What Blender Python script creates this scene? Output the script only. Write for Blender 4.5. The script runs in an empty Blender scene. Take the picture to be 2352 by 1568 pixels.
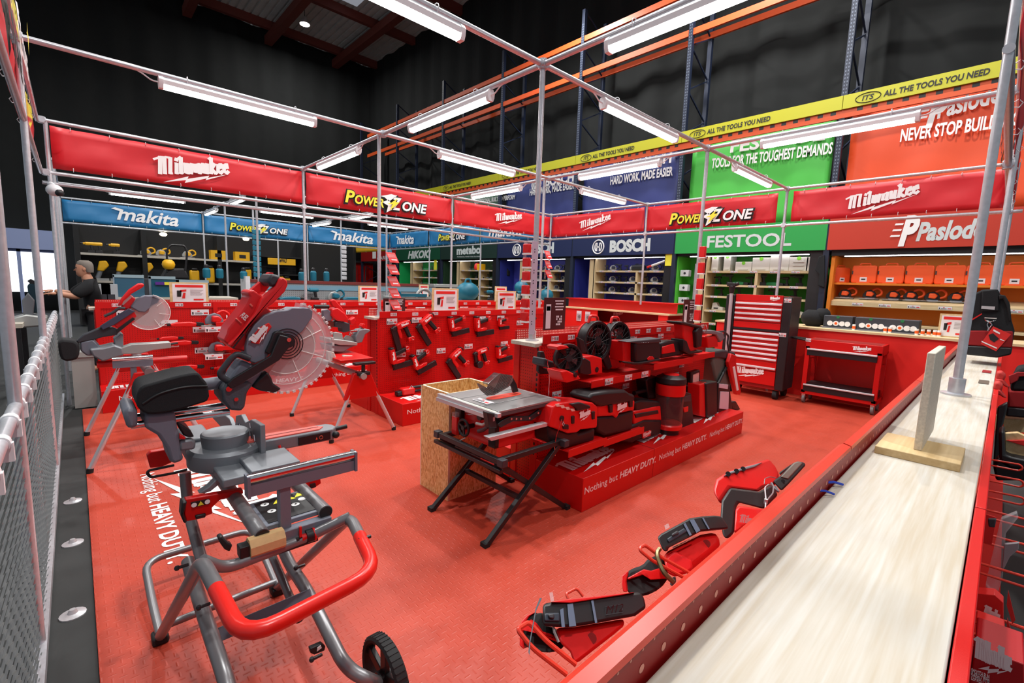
import bpy, bmesh, math, random
from mathutils import Vector, Matrix
random.seed(7)
C = bpy.context.scene.collection
S = bpy.context.scene
PI = math.pi
# ---------------------------------------------------------------- camera
YAW, PIT, ROL, FPX, CH = .813695649, .12379261, .0344029, 1064.17, 1.65
_f0 = Vector((math.cos(YAW), math.sin(YAW), 0)); _r0 = Vector((math.sin(YAW), -math.cos(YAW), 0)); _z = Vector((0, 0, 1))
FW = _f0*math.cos(PIT)-_z*math.sin(PIT); _u = _z*math.cos(PIT)+_f0*math.sin(PIT)
RT = _r0*math.cos(ROL)+_u*math.sin(ROL); UP = _u*math.cos(ROL)-_r0*math.sin(ROL)
cd = bpy.data.cameras.new('camera'); cam = bpy.data.objects.new('camera', cd); C.objects.link(cam)
cd.sensor_width = 36; cd.lens = FPX/2352*36; cd.clip_start = .05; cd.clip_end = 200
m = Matrix((RT, UP, -FW)).transposed().to_4x4(); m.translation = (0, 0, CH); cam.matrix_world = m
S.camera = cam
# ---------------------------------------------------------------- world, exposure
w = bpy.data.worlds.new('world'); S.world = w; w.use_nodes = True
w.node_tree.nodes['Background'].inputs[0].default_value = (.82, .9, 1, 1)
w.node_tree.nodes['Background'].inputs[1].default_value = .5
S.view_settings.view_transform = 'Standard'; S.view_settings.look = 'None'
S.view_settings.exposure = -.7; S.view_settings.gamma = 1; S.view_settings.use_curve_mapping = False
TUBE = 22.0      # brightness of the batten diffusers
BAY = 250.0      # watts of one high-bay lamp


def ray(x, y): return FW+RT*((x-1176)/FPX)-UP*((y-784)/FPX)
def on(x, y, ax, v):
    d = ray(x, y); o = Vector((0, 0, CH)); return o+d*((v-o[ax])/d[ax])
def fl(x, y, z=0): return on(x, y, 2, z)


# ---------------------------------------------------------------- materials
def lin(c): return tuple(((v/255)/12.92 if v <= 10 else ((v/255+.055)/1.055)**2.4) for v in c)+(1,)
_mc = {}
def mat(name, rgb, rough=.5, metal=0, noise=0, nscale=30, bump=0, bscale=200, emit=0, alpha=1, spec=.5, coat=0):
    if name in _mc: return _mc[name]
    m = bpy.data.materials.new(name); m.use_nodes = True; nt = m.node_tree; b = nt.nodes['Principled BSDF']
    b.inputs['Base Color'].default_value = lin(rgb); b.inputs['Roughness'].default_value = rough
    b.inputs['Metallic'].default_value = metal; b.inputs['Specular IOR Level'].default_value = spec
    if coat: b.inputs['Coat Weight'].default_value = coat
    if emit:
        b.inputs['Emission Color'].default_value = lin(rgb); b.inputs['Emission Strength'].default_value = emit
    if alpha < 1: b.inputs['Alpha'].default_value = alpha
    if noise or bump: tc = nt.nodes.new('ShaderNodeTexCoord')
    if noise:
        n = nt.nodes.new('ShaderNodeTexNoise'); n.inputs['Scale'].default_value = nscale; n.inputs['Detail'].default_value = 3
        nt.links.new(tc.outputs['Object'], n.inputs['Vector'])
        mx = nt.nodes.new('ShaderNodeMix'); mx.data_type = 'RGBA'
        l = lin(rgb)
        mx.inputs[6].default_value = tuple(v*(1-noise) for v in l[:3])+(1,); mx.inputs[7].default_value = tuple(min(1, v*(1+noise)) for v in l[:3])+(1,)
        nt.links.new(n.outputs['Fac'], mx.inputs[0]); nt.links.new(mx.outputs[2], b.inputs['Base Color'])
    if bump:
        n2 = nt.nodes.new('ShaderNodeTexNoise'); n2.inputs['Scale'].default_value = bscale
        nt.links.new(tc.outputs['Object'], n2.inputs['Vector'])
        bp = nt.nodes.new('ShaderNodeBump'); bp.inputs['Strength'].default_value = bump; bp.inputs['Distance'].default_value = .01
        nt.links.new(n2.outputs['Fac'], bp.inputs['Height']); nt.links.new(bp.outputs[0], b.inputs['Normal'])
    _mc[name] = m
    return m
class NT:
    """tiny math-node builder"""
    def __init__(s, m): s.nt = m.node_tree; s.b = s.nt.nodes['Principled BSDF']
    def n(s, t, **k):
        x = s.nt.nodes.new(t)
        for a, v in k.items(): setattr(x, a, v)
        return x
    def put(s, sock, v):
        if isinstance(v, (int, float)): sock.default_value = v
        elif isinstance(v, tuple): sock.default_value = v
        else: s.nt.links.new(v, sock)
    def ma(s, op, a, b=0, c=None):
        x = s.n('ShaderNodeMath', operation=op); s.put(x.inputs[0], a); s.put(x.inputs[1], b)
        if c is not None: s.put(x.inputs[2], c)
        return x.outputs[0]
    def xyz(s):
        t = s.n('ShaderNodeTexCoord'); x = s.n('ShaderNodeSeparateXYZ'); s.nt.links.new(t.outputs['Object'], x.inputs[0]); return x.outputs
    def mix(s, f, a, b):
        x = s.n('ShaderNodeMix', data_type='RGBA'); s.put(x.inputs[0], f); s.put(x.inputs[6], a); s.put(x.inputs[7], b); return x.outputs[2]
    def comb(s, a, b, c):
        x = s.n('ShaderNodeCombineXYZ'); s.put(x.inputs[0], a); s.put(x.inputs[1], b); s.put(x.inputs[2], c); return x.outputs[0]
    def noise(s, vec, sc, det=3, dist=0):
        x = s.n('ShaderNodeTexNoise'); s.put(x.inputs['Vector'], vec); x.inputs['Scale'].default_value = sc; x.inputs['Detail'].default_value = det; x.inputs['Distortion'].default_value = dist
        return x.outputs['Fac']
    def ramp(s, f, *stops):
        x = s.n('ShaderNodeValToRGB'); e = x.color_ramp.elements
        while len(e) < len(stops): e.new(.5)
        for el, (p, c) in zip(e, stops): el.position = p; el.color = c
        s.put(x.inputs[0], f); return x.outputs[0]
    def bump(s, h, st=.5, d=.01):
        x = s.n('ShaderNodeBump'); x.inputs['Strength'].default_value = st; x.inputs['Distance'].default_value = d
        s.put(x.inputs['Height'], h); s.nt.links.new(x.outputs[0], s.b.inputs['Normal'])

def peg_mat(name, rgb, pitch=.025, r=.16, hole=(60, 4, 4), rough=.42, ax=(0, 2)):
    m = mat(name, rgb, rough); k = NT(m); x = k.xyz()
    f = [k.ma('SUBTRACT', k.ma('FRACT', k.ma('DIVIDE', x[a], pitch)), .5) for a in ax]
    d = k.ma('SQRT', k.ma('ADD', k.ma('MULTIPLY', f[0], f[0]), k.ma('MULTIPLY', f[1], f[1])))
    k.put(k.b.inputs['Base Color'], k.mix(k.ma('LESS_THAN', d, r), lin(rgb), lin(hole)))
    return m
def wood_mat(name, c1, c2, ax, sc=1.0, rough=.6):
    """grain runs along axis ax"""
    m = mat(name, c1, rough); k = NT(m); x = k.xyz()
    o = [x[0], x[1], x[2]]; o[ax] = k.ma('MULTIPLY', o[ax], .045)
    v = k.comb(*o)
    n1 = k.noise(v, 38*sc, 4, 1.2); n2 = k.noise(k.comb(x[0], x[1], x[2]), 7, 3); n3 = k.noise(v, 190*sc, 2)
    s = k.ma('ADD', k.ma('MULTIPLY', n1, .65), k.ma('MULTIPLY', n3, .35))
    col = k.mix(k.ramp(s, (.36, (0, 0, 0, 1)), (.66, (1, 1, 1, 1))), lin(c2), lin(c1))
    col = k.mix(k.ma('MULTIPLY', k.ramp(n2, (.5, (0, 0, 0, 1)), (.75, (1, 1, 1, 1))), .25), col, lin(tuple(v*.86 for v in c1)))
    k.put(k.b.inputs['Base Color'], col); k.bump(n3, .15, .002)
    return m
def osb_mat(name):
    m = mat(name, (196, 146, 84), .65); k = NT(m); t = k.n('ShaderNodeTexCoord')
    vo = k.n('ShaderNodeTexVoronoi'); mp = k.n('ShaderNodeMapping'); mp.inputs['Scale'].default_value = (26, 26, 9); mp.inputs['Rotation'].default_value = (.2, .3, .1)
    k.nt.links.new(t.outputs['Object'], mp.inputs[0]); k.nt.links.new(mp.outputs[0], vo.inputs['Vector'])
    sx = k.n('ShaderNodeSeparateColor'); k.nt.links.new(vo.outputs['Color'], sx.inputs[0])
    n = k.noise(t.outputs['Object'], 55, 3)
    s = k.ma('ADD', k.ma('MULTIPLY', sx.outputs[0], .6), k.ma('MULTIPLY', n, .4))
    k.put(k.b.inputs['Base Color'], k.ramp(s, (.08, lin((176, 120, 62))), (.35, lin((222, 172, 104))), (.75, lin((246, 212, 150)))))
    k.bump(s, .3, .003)
    return m
RED = mat('red powder coat', (200, 8, 6), .38, bump=.06, bscale=900)
REDP = mat('red plastic', (214, 24, 24), .36)
REDL = mat('bright red print', (220, 38, 34), .5)
REDD = mat('dark red fabric', (150, 20, 24), .85)
PEG = peg_mat('red pegboard', (200, 9, 7))
PEGX = peg_mat('red pegboard end', (196, 9, 7), ax=(1, 2))
PEGB = peg_mat('red strip with large holes', (198, 16, 12), .02, .22, (235, 200, 190))
BLK = mat('black plastic', (26, 26, 29), .45)
BLKR = mat('black rubber', (22, 22, 24), .75)
BLKC = mat('black nylon cloth', (24, 25, 28), .9, bump=.2, bscale=300)
DKG = mat('charcoal plastic', (52, 54, 60), .5)
GRY = mat('blue grey painted metal', (112, 116, 128), .45)
GRYL = mat('light cast aluminium', (168, 170, 168), .42, .35)
GRYM = mat('mid grey cast metal', (130, 134, 140), .45, .3)
TUBG = mat('grey stand tube', (134, 134, 137), .35, .55)
GALV = mat('galvanised steel', (204, 206, 212), .3, .5, noise=.18, nscale=40)
CHR = mat('polished steel', (212, 214, 218), .14, 1)
ALU = mat('brushed aluminium', (206, 208, 212), .32, .5)
WHT = mat('white plastic', (232, 233, 236), .4)
WPR = mat('white print', (240, 240, 240), .6)
PAP = mat('white ticket paper', (226, 222, 226), .6)
BPR = mat('black print', (18, 18, 18), .6)
YPR = mat('yellow print', (236, 226, 60), .55)
YEL = mat('yellow plastic', (240, 180, 20), .45)
ORA = mat('orange plastic', (240, 96, 26), .45)
ORB = mat('orange rack paint', (214, 84, 34), .5)
TEAL = mat('teal plastic', (22, 110, 134), .45)
GRN = mat('green plastic', (30, 120, 70), .5)
PINE = wood_mat('planed pine along x', (206, 203, 195), (190, 178, 158), 0, .8)
PINEY = wood_mat('planed pine along y', (226, 206, 164), (204, 176, 128), 1)
PINEZ = wood_mat('planed pine upright', (226, 204, 164), (206, 178, 130), 2)
OSB = osb_mat('oriented strand board')
PLY = wood_mat('plywood', (222, 196, 148), (200, 168, 116), 0, .5)
CHIP = mat('raw chipboard edge', (214, 206, 190), .8, noise=.25, nscale=220)
CLR = mat('clear plastic', (225, 225, 228), .06, alpha=.22, spec=.9)
CLRD = mat('smoked clear plastic', (70, 66, 68), .08, alpha=.55, spec=.9)
LED = mat('lit batten diffuser', (255, 252, 247), .5, emit=TUBE)
SKIN = mat('skin', (196, 140, 112), .55)
HAIR = mat('grey hair', (120, 112, 104), .8)


# ---------------------------------------------------------------- mesh helpers
class MB:
    def __init__(s): s.bm = bmesh.new(); s.m = 0
    def _f(s, vs):
        try: f = s.bm.faces.new(vs); f.material_index = s.m; return f
        except ValueError: return None
    def pts(s, ps): return [s.bm.verts.new(p) for p in ps]
    def box(s, x0, x1, y0, y1, z0, z1, mx=None):
        v = [Vector((x, y, z)) for z in (z0, z1) for y in (y0, y1) for x in (x0, x1)]
        if mx is not None: v = [mx @ p for p in v]
        v = s.pts(v)
        for q in ((0, 2, 3, 1), (4, 5, 7, 6), (0, 1, 5, 4), (2, 6, 7, 3), (0, 4, 6, 2), (1, 3, 7, 5)): s._f([v[i] for i in q])
        return s
    def bar(s, p, q, w, h, up=(0, 0, 1)):
        """box beam from p to q, w sideways, h along up"""
        p, q = Vector(p), Vector(q); d = (q-p); l = d.length; d.normalize(); u = Vector(up)
        if abs(d.dot(u)) > .98: u = Vector((1, 0, 0))
        r = d.cross(u).normalized(); u = r.cross(d)
        mx = Matrix((d, r, u)).transposed().to_4x4(); mx.translation = p
        return s.box(0, l, -w/2, w/2, -h/2, h/2, mx)
    def ring(s, c, d, r, n, ref=None):
        d = Vector(d).normalized(); ref = Vector(ref) if ref is not None else (Vector((0, 0, 1)) if abs(d.z) < .9 else Vector((1, 0, 0)))
        a = d.cross(ref).normalized(); b = d.cross(a)
        return [Vector(c)+a*(r*math.cos(2*PI*i/n))+b*(r*math.sin(2*PI*i/n)) for i in range(n)]
    def loft(s, rings, cap=True, closed=False):
        R = [s.pts(r) for r in rings]; n = len(R[0])
        pairs = list(zip(R, R[1:]))+([(R[-1], R[0])] if closed else [])
        for a, b in pairs:
            for i in range(n): s._f([a[i], a[(i+1) % n], b[(i+1) % n], b[i]])
        if cap and not closed: s._f(R[0][::-1]); s._f(R[-1])
        return s
    def cyl(s, p, q, r, r2=None, n=14, cap=True):
        p, q = Vector(p), Vector(q); d = q-p
        return s.loft([s.ring(p, d, r, n), s.ring(q, d, r if r2 is None else r2, n)], cap)
    def tube(s, ps, r, n=10, rad=0, closed=False):
        """round tube along a polyline; rad rounds its corners"""
        ps = [Vector(p) for p in ps]
        if rad:
            o = [ps[0]]
            for a, b, c in zip(ps, ps[1:], ps[2:]):
                k = min(rad, (a-b).length*.48, (c-b).length*.48); p0 = b+(a-b).normalized()*k; p1 = b+(c-b).normalized()*k
                for i in range(6):
                    t = i/5; o.append(p0*(1-t)**2+b*2*t*(1-t)+p1*t*t)
            o.append(ps[-1]); ps = o
        L = len(ps); rings = []; a = None
        for i in range(L):
            if closed: d = (ps[(i+1) % L]-ps[i-1])
            else: d = (ps[min(i+1, L-1)]-ps[max(i-1, 0)])
            d = d.normalized() if d.length > 1e-9 else Vector((0, 0, 1))
            if a is None: a = d.cross(Vector((0, 0, 1)) if abs(d.z) < .9 else Vector((1, 0, 0)))
            a = (a-d*a.dot(d)).normalized(); b = d.cross(a)
            rings.append([ps[i]+a*(r*math.cos(2*PI*k/n))+b*(r*math.sin(2*PI*k/n)) for k in range(n)])
        return s.loft(rings, True, closed)
    def lathe(s, prof, c=(0, 0, 0), ax=(0, 0, 1), n=20, cap=True):
        """prof: (radius, height along ax)"""
        ax = Vector(ax).normalized(); c = Vector(c)
        return s.loft([s.ring(c+ax*h, ax, max(r, 1e-4), n) for r, h in prof], cap)
    def poly(s, ps, ext):
        """polygon of 3D points extruded by vector ext"""
        a = s.pts(ps); e = Vector(ext); b = s.pts([Vector(p)+e for p in ps]); n = len(a)
        s._f(a); s._f(b[::-1])
        for i in range(n): s._f([a[i], b[i], b[(i+1) % n], a[(i+1) % n]])
        return s
    def sheet(s, ps): s._f(s.pts(ps)); return s
    def sph(s, c, r, sc=(1, 1, 1), n=12):
        c = Vector(c); R = []
        for i in range(1, n//2):
            t = PI*i/(n//2); R.append([c+Vector((r*sc[0]*math.sin(t)*math.cos(2*PI*k/n), r*sc[1]*math.sin(t)*math.sin(2*PI*k/n), r*sc[2]*math.cos(t))) for k in range(n)])
        return s.loft(R)
    def mesh(s, me, mx):
        off = [mx @ v.co for v in me.vertices]; vs = s.pts(off)
        for p in me.polygons: s._f([vs[i] for i in p.vertices])
        return s
    def text(s, body, A, B=None, h=.1, up=(0, 0, 1), bold=.0, shear=0, lift=.002, right=None, fit=True):
        """writing whose baseline runs from A to B (world points); h = capital height"""
        me = tmesh(body, bold, shear); A = Vector(A)
        xs = [v.co.x for v in me.vertices]; x0, x1 = min(xs), max(xs)
        if B is not None: r = Vector(B)-A; W = r.length; r.normalize()
        else: r = Vector(right); W = (x1-x0)*h/.70
        u = Vector(up); u = (u-r*u.dot(r)).normalized(); n = r.cross(u)
        kx = W/(x1-x0); ky = h/.70
        mx = Matrix((r*kx, u*ky, n)).transposed().to_4x4(); mx.translation = A-r*kx*x0+n*lift
        return s.mesh(me, mx)
    def ob(s, name, mats, parent=None, bev=0, seg=2, sub=0, smooth=True, kind=None, label=None, ang=38, solid=0):
        bm = s.bm
        bmesh.ops.recalc_face_normals(bm, faces=bm.faces)
        o_w = None
        if parent is not None: inv = WM[parent.name].inverted()
        else:
            xs = [v.co for v in bm.verts]
            lo = Vector([min(p[i] for p in xs) for i in range(3)]); hi = Vector([max(p[i] for p in xs) for i in range(3)])
            o_w = Vector(((lo.x+hi.x)/2, (lo.y+hi.y)/2, lo.z)); inv = Matrix.Translation(-o_w)
        bm.transform(inv)
        me = bpy.data.meshes.new(name); bm.to_mesh(me); bm.free()
        for m_ in (mats if isinstance(mats, (list, tuple)) else [mats]): me.materials.append(m_)
        if smooth:
            me.polygons.foreach_set('use_smooth', [True]*len(me.polygons)); me.set_sharp_from_angle(angle=math.radians(ang))
        o = bpy.data.objects.new(name, me); C.objects.link(o)
        if parent is not None: o.parent = parent; WM[o.name] = WM[parent.name]
        else: o.location = o_w; WM[o.name] = Matrix.Translation(o_w)
        if solid:
            q = o.modifiers.new('thick', 'SOLIDIFY'); q.thickness = solid; q.offset = 0
        if bev:
            q = o.modifiers.new('bevel', 'BEVEL'); q.width = bev; q.segments = seg; q.limit_method = 'ANGLE'; q.angle_limit = math.radians(35)
        if sub:
            q = o.modifiers.new('subsurf', 'SUBSURF'); q.levels = sub; q.render_levels = sub
        if kind: o['kind'] = kind
        if label: o['label'] = label
        return o
WM = {}
_tc = {}
def tmesh(body, bold, shear):
    k = (body, bold, shear)
    if k not in _tc:
        c = bpy.data.curves.new('lettering', 'FONT'); c.body = body; c.size = 1; c.offset = bold; c.shear = shear; c.resolution_u = 3
        o = bpy.data.objects.new('lettering', c); me = bpy.data.meshes.new_from_object(o)
        bpy.data.objects.remove(o); bpy.data.curves.remove(c); _tc[k] = me
    return _tc[k]
def thing(name, label, cat, loc, rz=0, group=None, rot=None):
    o = bpy.data.objects.new(name, None); C.objects.link(o); o.location = loc; o.empty_display_size = .1
    o.rotation_euler = rot if rot else (0, 0, rz)
    WM[o.name] = Matrix.LocRotScale(Vector(loc), o.rotation_euler, None)
    o['label'] = label; o['category'] = cat
    if group: o['group'] = group
    return o
def tag(o, label, cat, group=None, kind=None):
    o['label'] = label; o['category'] = cat
    if group: o['group'] = group
    if kind: o['kind'] = kind
    return o
def struct(o): o['kind'] = 'structure'; return o
def dup(root, loc, rot=None, label=None, group=None):
    r = root.copy(); C.objects.link(r); r.location = loc
    if rot is not None: r.rotation_euler = rot
    if label: r['label'] = label
    if group: r['group'] = group
    def kids(a, b):
        for ch in [q for q in a.children]:
            c = ch.copy(); C.objects.link(c); c.parent = b; kids(ch, c)
    kids(root, r)
    WM[r.name] = Matrix.LocRotScale(Vector(loc), r.rotation_euler, None)
    return r
def chaik(ps, n=1):
    for _ in range(n):
        o = []
        for i in range(len(ps)):
            a, b = ps[i], ps[(i+1) % len(ps)]
            o += [(a[0]*.75+b[0]*.25, a[1]*.75+b[1]*.25), (a[0]*.25+b[0]*.75, a[1]*.25+b[1]*.75)]
        ps = o
    return ps
def trace(mb, px, ax, v, t, ch=0):
    """solid of thickness t on the plane (axis ax at v), its outline given as photo pixels"""
    if ch: px = chaik(px, ch)
    e = [0, 0, 0]; e[ax] = t
    return mb.poly([on(x, y, ax, v) for x, y in px], e)
ORD = ['first', 'second', 'third', 'fourth', 'fifth', 'sixth', 'seventh', 'eighth', 'ninth', 'tenth', 'eleventh', 'twelfth', 'thirteenth', 'fourteenth', 'fifteenth', 'sixteenth']

# script logo: pen strokes on a slanted baseline, with the lightning bolt under it
_GL = {
 'M': (1.15, [[(-.35, .86), (.12, 1.0), (.05, 0)], [(.42, .98), (.40, .0)], [(.16, 1.0), (.42, .98)], [(.5, 1.0), (.86, .96), (.80, 0), (.95, 0)]]),
 'i': (.34, [[(.05, .62), (.16, .62), (.12, 0), (.26, .03)], [(.14, .82), (.18, .92)]]),
 'l': (.34, [[(.02, .92), (.16, 1.0), (.12, 0), (.26, .03)]]),
 'w': (.8, [[(.02, .62), (.12, .62), (.12, .05), (.3, .0), (.38, .6)], [(.38, .6), (.38, .05), (.56, 0), (.66, .6)]]),
 'a': (.62, [[(.46, .6), (.14, .55), (.1, .08), (.4, .1), (.46, .6), (.44, .0), (.56, .03)]]),
 'u': (.64, [[(.02, .62), (.12, .62), (.12, .05), (.34, .02), (.44, .6), (.42, 0), (.56, .03)]]),
 'k': (.58, [[(.0, .92), (.14, 1.0), (.1, 0)], [(.4, .62), (.14, .3), (.46, 0), (.52, .04)]]),
 'e': (.5, [[(.1, .32), (.38, .36), (.32, .62), (.12, .55), (.1, .08), (.3, 0), (.46, .12)]])}
def logo(mb, A, B, up, h, lift=.003, rise=.18, bolt=True, word='Milwaukee'):
    A, B, up = Vector(A), Vector(B), Vector(up); r = B-A; W = r.length; r.normalize(); up = (up-r*up.dot(r)).normalized(); n = r.cross(up)
    tot = sum(_GL[c][0] for c in word)
    def P(u, v):   # u in 0..1 along, v in letter heights
        return A+r*(u*W)+up*((v+u*rise*W/h)*h)+n*lift
    x = .0; wd = .11; e_ = 0
    for c in word:
        a, st = _GL[c]; k = 1.0 if c == 'M' else .98
        for s_ in st:
            q = [P((x+px)/tot, py*k) for px, py in s_]
            for p0, p1 in zip(q, q[1:]):
                d = (p1-p0); L = d.length
                if L < 1e-6: continue
                d.normalize(); ww = h*wd*(1.0 if abs(d.dot(up)) > .6 else .6); sd = n.cross(d)*ww; e = d*ww*.5
                mb.sheet([v+n*e_ for v in (p0-sd-e, p1-sd+e, p1+sd+e, p0+sd-e)]); e_ += 4e-5
        x += a
    if bolt:
        for poly in ([(.06, -.62), (.42, -.28), (.40, -.42), (.70, -.36)], [(.06, -.62), (.40, -.50), (.38, -.42), (.42, -.28)], [(.34, -.64), (.66, -.30), (.64, -.44), (.44, -.50)], [(.44, -.50), (.64, -.46), (.66, -.30), (.98, .0), (.60, -.52)]):
            pass
        b = [(.04, -.55), (.40, -.20), (.38, -.36), (.70, -.16), (.68, -.30), (1.0, -.06), (.64, -.46), (.66, -.34), (.34, -.62), (.36, -.44)]
        tri = [(0, 1, 9), (1, 2, 9), (2, 8, 9), (2, 3, 7), (2, 7, 8), (3, 4, 7), (4, 6, 7), (4, 5, 6)]
        for t in tri: mb.sheet([P(b[i][0], b[i][1]) for i in t])
    return mb
def powerzone(mb, A, B, up, h, mi, lift=.003):
    """two-colour italic wordmark with a lightning bolt; mi = material indices (yellow, white, black)"""
    A, B = Vector(A), Vector(B); r = (B-A); W = r.length; r.normalize(); up = Vector(up); up = (up-r*up.dot(r)).normalized(); n = r.cross(up)
    def L(u, v, l=lift): return A+r*(u*W)+up*(v*h)+n*l
    for s_, u0, u1, v0, k, c in (('P', .01, .115, 0, 1.0, 0), ('OWER', .115, .44, 0, .72, 0), ('Z', .53, .655, -.05, 1.08, 1), ('ONE', .665, .985, 0, .8, 1)):
        mb.m = mi[2]; mb.text(s_, L(u0-.012, v0-.07), L(u1+.016, v0-.07), h*k+.1*h, up, .075, .2, lift)
        mb.m = mi[c]; mb.text(s_, L(u0, v0), L(u1, v0), h*k, up, .03, .2, lift*2)
    mb.m = mi[2]; mb.sheet([L(.46, -.5, lift*1.5), L(.60, .1, lift*1.5), L(.63, 1.3, lift*1.5), L(.38, 1.0, lift*1.5)])
    mb.m = mi[1]; mb.sheet([L(.40, .95, lift*3), L(.53, 1.28, lift*3), L(.60, 1.22, lift*3), L(.50, .6, lift*3), L(.45, .9, lift*3)])
    mb.sheet([L(.42, .45, lift*3), L(.50, .75, lift*3), L(.56, .0, lift*3), L(.47, -.42, lift*3), L(.49, .2, lift*3)])
    mb.m = mi[0]
    b = [(.52, .5), (.60, 1.0), (.57, .62), (.62, .62), (.50, -.22), (.535, .36), (.47, .36)]
    for t in ((0, 1, 2), (0, 2, 3), (0, 3, 5), (3, 4, 5), (0, 5, 6)): mb.sheet([L(b[i][0], b[i][1], lift*4) for i in t])
    return mb
# ================================================================ the hall
CONC = mat('dark painted concrete', (44, 46, 46), .7, noise=.3, nscale=6)
FLR = mat('red rubber tread floor', (204, 78, 54), .46); k = NT(FLR); x = k.xyz(); P_ = .034
u, v = k.ma('DIVIDE', x[0], P_), k.ma('DIVIDE', x[1], P_)
par = k.ma('FLOORED_MODULO', k.ma('ADD', k.ma('FLOOR', u), k.ma('FLOOR', v)), 2)
fu, fv = k.ma('ABSOLUTE', k.ma('SUBTRACT', k.ma('FRACT', u), .5)), k.ma('ABSOLUTE', k.ma('SUBTRACT', k.ma('FRACT', v), .5))
def _pill(a, b): return k.ma('MULTIPLY', k.ma('SMOOTH_MIN', k.ma('MULTIPLY', k.ma('MAXIMUM', k.ma('SUBTRACT', .13, a), 0), 8), 1, .2), k.ma('LESS_THAN', b, .42))
hh = k.ma('ADD', k.ma('MULTIPLY', _pill(fu, fv), par), k.ma('MULTIPLY', _pill(fv, fu), k.ma('SUBTRACT', 1, par)))
k.bump(hh, .3, .004)
sc_ = k.noise(k.comb(x[0], x[1], 0), 1.3, 3); k.put(k.b.inputs['Base Color'], k.mix(sc_, lin((172, 56, 37)), lin((190, 68, 46))))
k.put(k.b.inputs['Roughness'], k.ma('ADD', k.ma('MULTIPLY', k.noise(k.comb(x[0], x[1], 0), 6, 4), .25), .34))
CURT = mat('black curtain', (22, 24, 24), .95, noise=.25, nscale=3)
ROOF = mat('grey roof sheeting', (196, 194, 190), .7, noise=.2, nscale=2)
BEAM = mat('oxide red steel', (110, 48, 38), .6)
NAVY = mat('navy rack paint', (22, 32, 54), .5)

struct(MB().box(-7, 14, -5, 27, -.2, 0).ob('floor', CONC))
fm = MB().box(-.02, 8.52, -.04, 7.3, 0, .012).ob('floor_mat', FLR); tag(fm, 'red rubber tread-plate matting laid over the dark floor of the stand', 'floor mat')
fm['kind'] = 'structure'
def curtain(name, p, q, z1, step=.16):
    mb = MB(); p, q = Vector(p), Vector(q); L = (q-p).length; d = (q-p)/L; nrm = Vector((-d.y, d.x, 0)); n = int(L/step); rows = []
    for i in range(n+1):
        t = i/n; a = .05*math.sin(i*.9)+.05*math.sin(i*.37+1)+random.uniform(-.02, .02); rows.append(p+d*(L*t)+nrm*a)
    lo = mb.pts([(r.x, r.y, 0) for r in rows]); mid = mb.pts([(r.x+nrm.x*.03*math.sin(i*.21), r.y+nrm.y*.03*math.sin(i*.21), z1*.5) for i, r in enumerate(rows)]); hi = mb.pts([(r.x, r.y, z1) for r in rows])
    for i in range(n):
        mb._f([lo[i], lo[i+1], mid[i+1], mid[i]]); mb._f([mid[i], mid[i+1], hi[i+1], hi[i]])
    o = mb.ob(name, CURT, ang=80, solid=.02); struct(o); return o
curtain('wall_back', (-7, 25.5, 0), (12.7, 25.5, 0), 13.2)
curtain('wall_right', (12.6, 25.5, 0), (12.6, -5, 0), 13.2)
mb = MB()
for i in range(70):
    x0 = -7+i*.3; mb.poly([(x0, -5, 13.2), (x0+.2, -5, 13.2), (x0+.23, -5, 13.26), (x0+.3, -5, 13.26), (x0+.3, -5, 13.3), (x0, -5, 13.3)], (0, 32, 0))
struct(mb.ob('ceiling', ROOF, smooth=False))
for i, y in enumerate((13.5, 17.2, 20.9, 24.6)): struct(MB().box(-7, 13, y-.1, y+.1, 12.85, 13.2).ob('trim_%d' % (i+1), BEAM))
for i, xx in enumerate((4.2, 7.4, 10.6)): struct(MB().box(xx-.16, xx+.16, -5, 25.4, 12.5, 12.86).ob('trim_%d' % (i+5), BEAM))

SKY = mat('daylit roof sheet', (206, 214, 226), .5, emit=.5)
for i, (xx, yy) in enumerate(((5.8, 16), (9.0, 13), (9.0, 19), (2.4, 19))): struct(MB().box(xx-.5, xx+.5, yy-1.4, yy+1.4, 13.14, 13.19).ob('window_%d' % (i+2), SKY))
def high_bay(p, label, wat=1.0, group=None):
    t = thing('high_bay_lamp', label, 'lamp', (p[0], p[1], p[2]), group=group)
    z = p[2]; c = (p[0], p[1], z)
    MB().lathe([(.06, .3), (.09, .22), (.22, .02), (.22, 0)], c, n=20).ob('reflector', ALU, t)
    MB().lathe([(.19, -.012), (.19, -.004)], c, n=20).ob('lens', mat('lit lamp lens', (255, 250, 235), .5, emit=40), t)
    MB().cyl((c[0], c[1], z+.3), (c[0], c[1], 13.2), .012, n=6).ob('hanger', BLK, t)
    l = bpy.data.lights.new('lamp_light', 'AREA'); l.shape = 'DISK'; l.size = .36; l.energy = BAY*wat; l.color = (1, .985, .96)
    o = bpy.data.objects.new('lamp_light', l); C.objects.link(o); o.parent = t; o.location = (0, 0, -.03)
high_bay((8.0, 22.3, 12.55), 'bright round high-bay lamp under the roof, at the top of the picture', 2)
for nm, px, py in (('over the mitre saws', 2.2, 3.6), ('over the island display', 5.2, 3.9), ('over the tool chest aisle', 8.2, 1.2), ('over the entrance side', -1.6, 7), ('over the blue zone', 3.2, 12.4), ('over the brand wall', 9.6, 9), ('behind the camera', .5, -2.5), ('over the far yellow wall', 1.5, 18.5), ('over the green wall', 9.7, 4.5)):  # unseen lamps added to fill the hall with light
    high_bay((px, py, 9.6), 'added round high-bay fill lamp hung from the roof '+nm, 2.1, 'added high-bay fill lamps')

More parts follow.
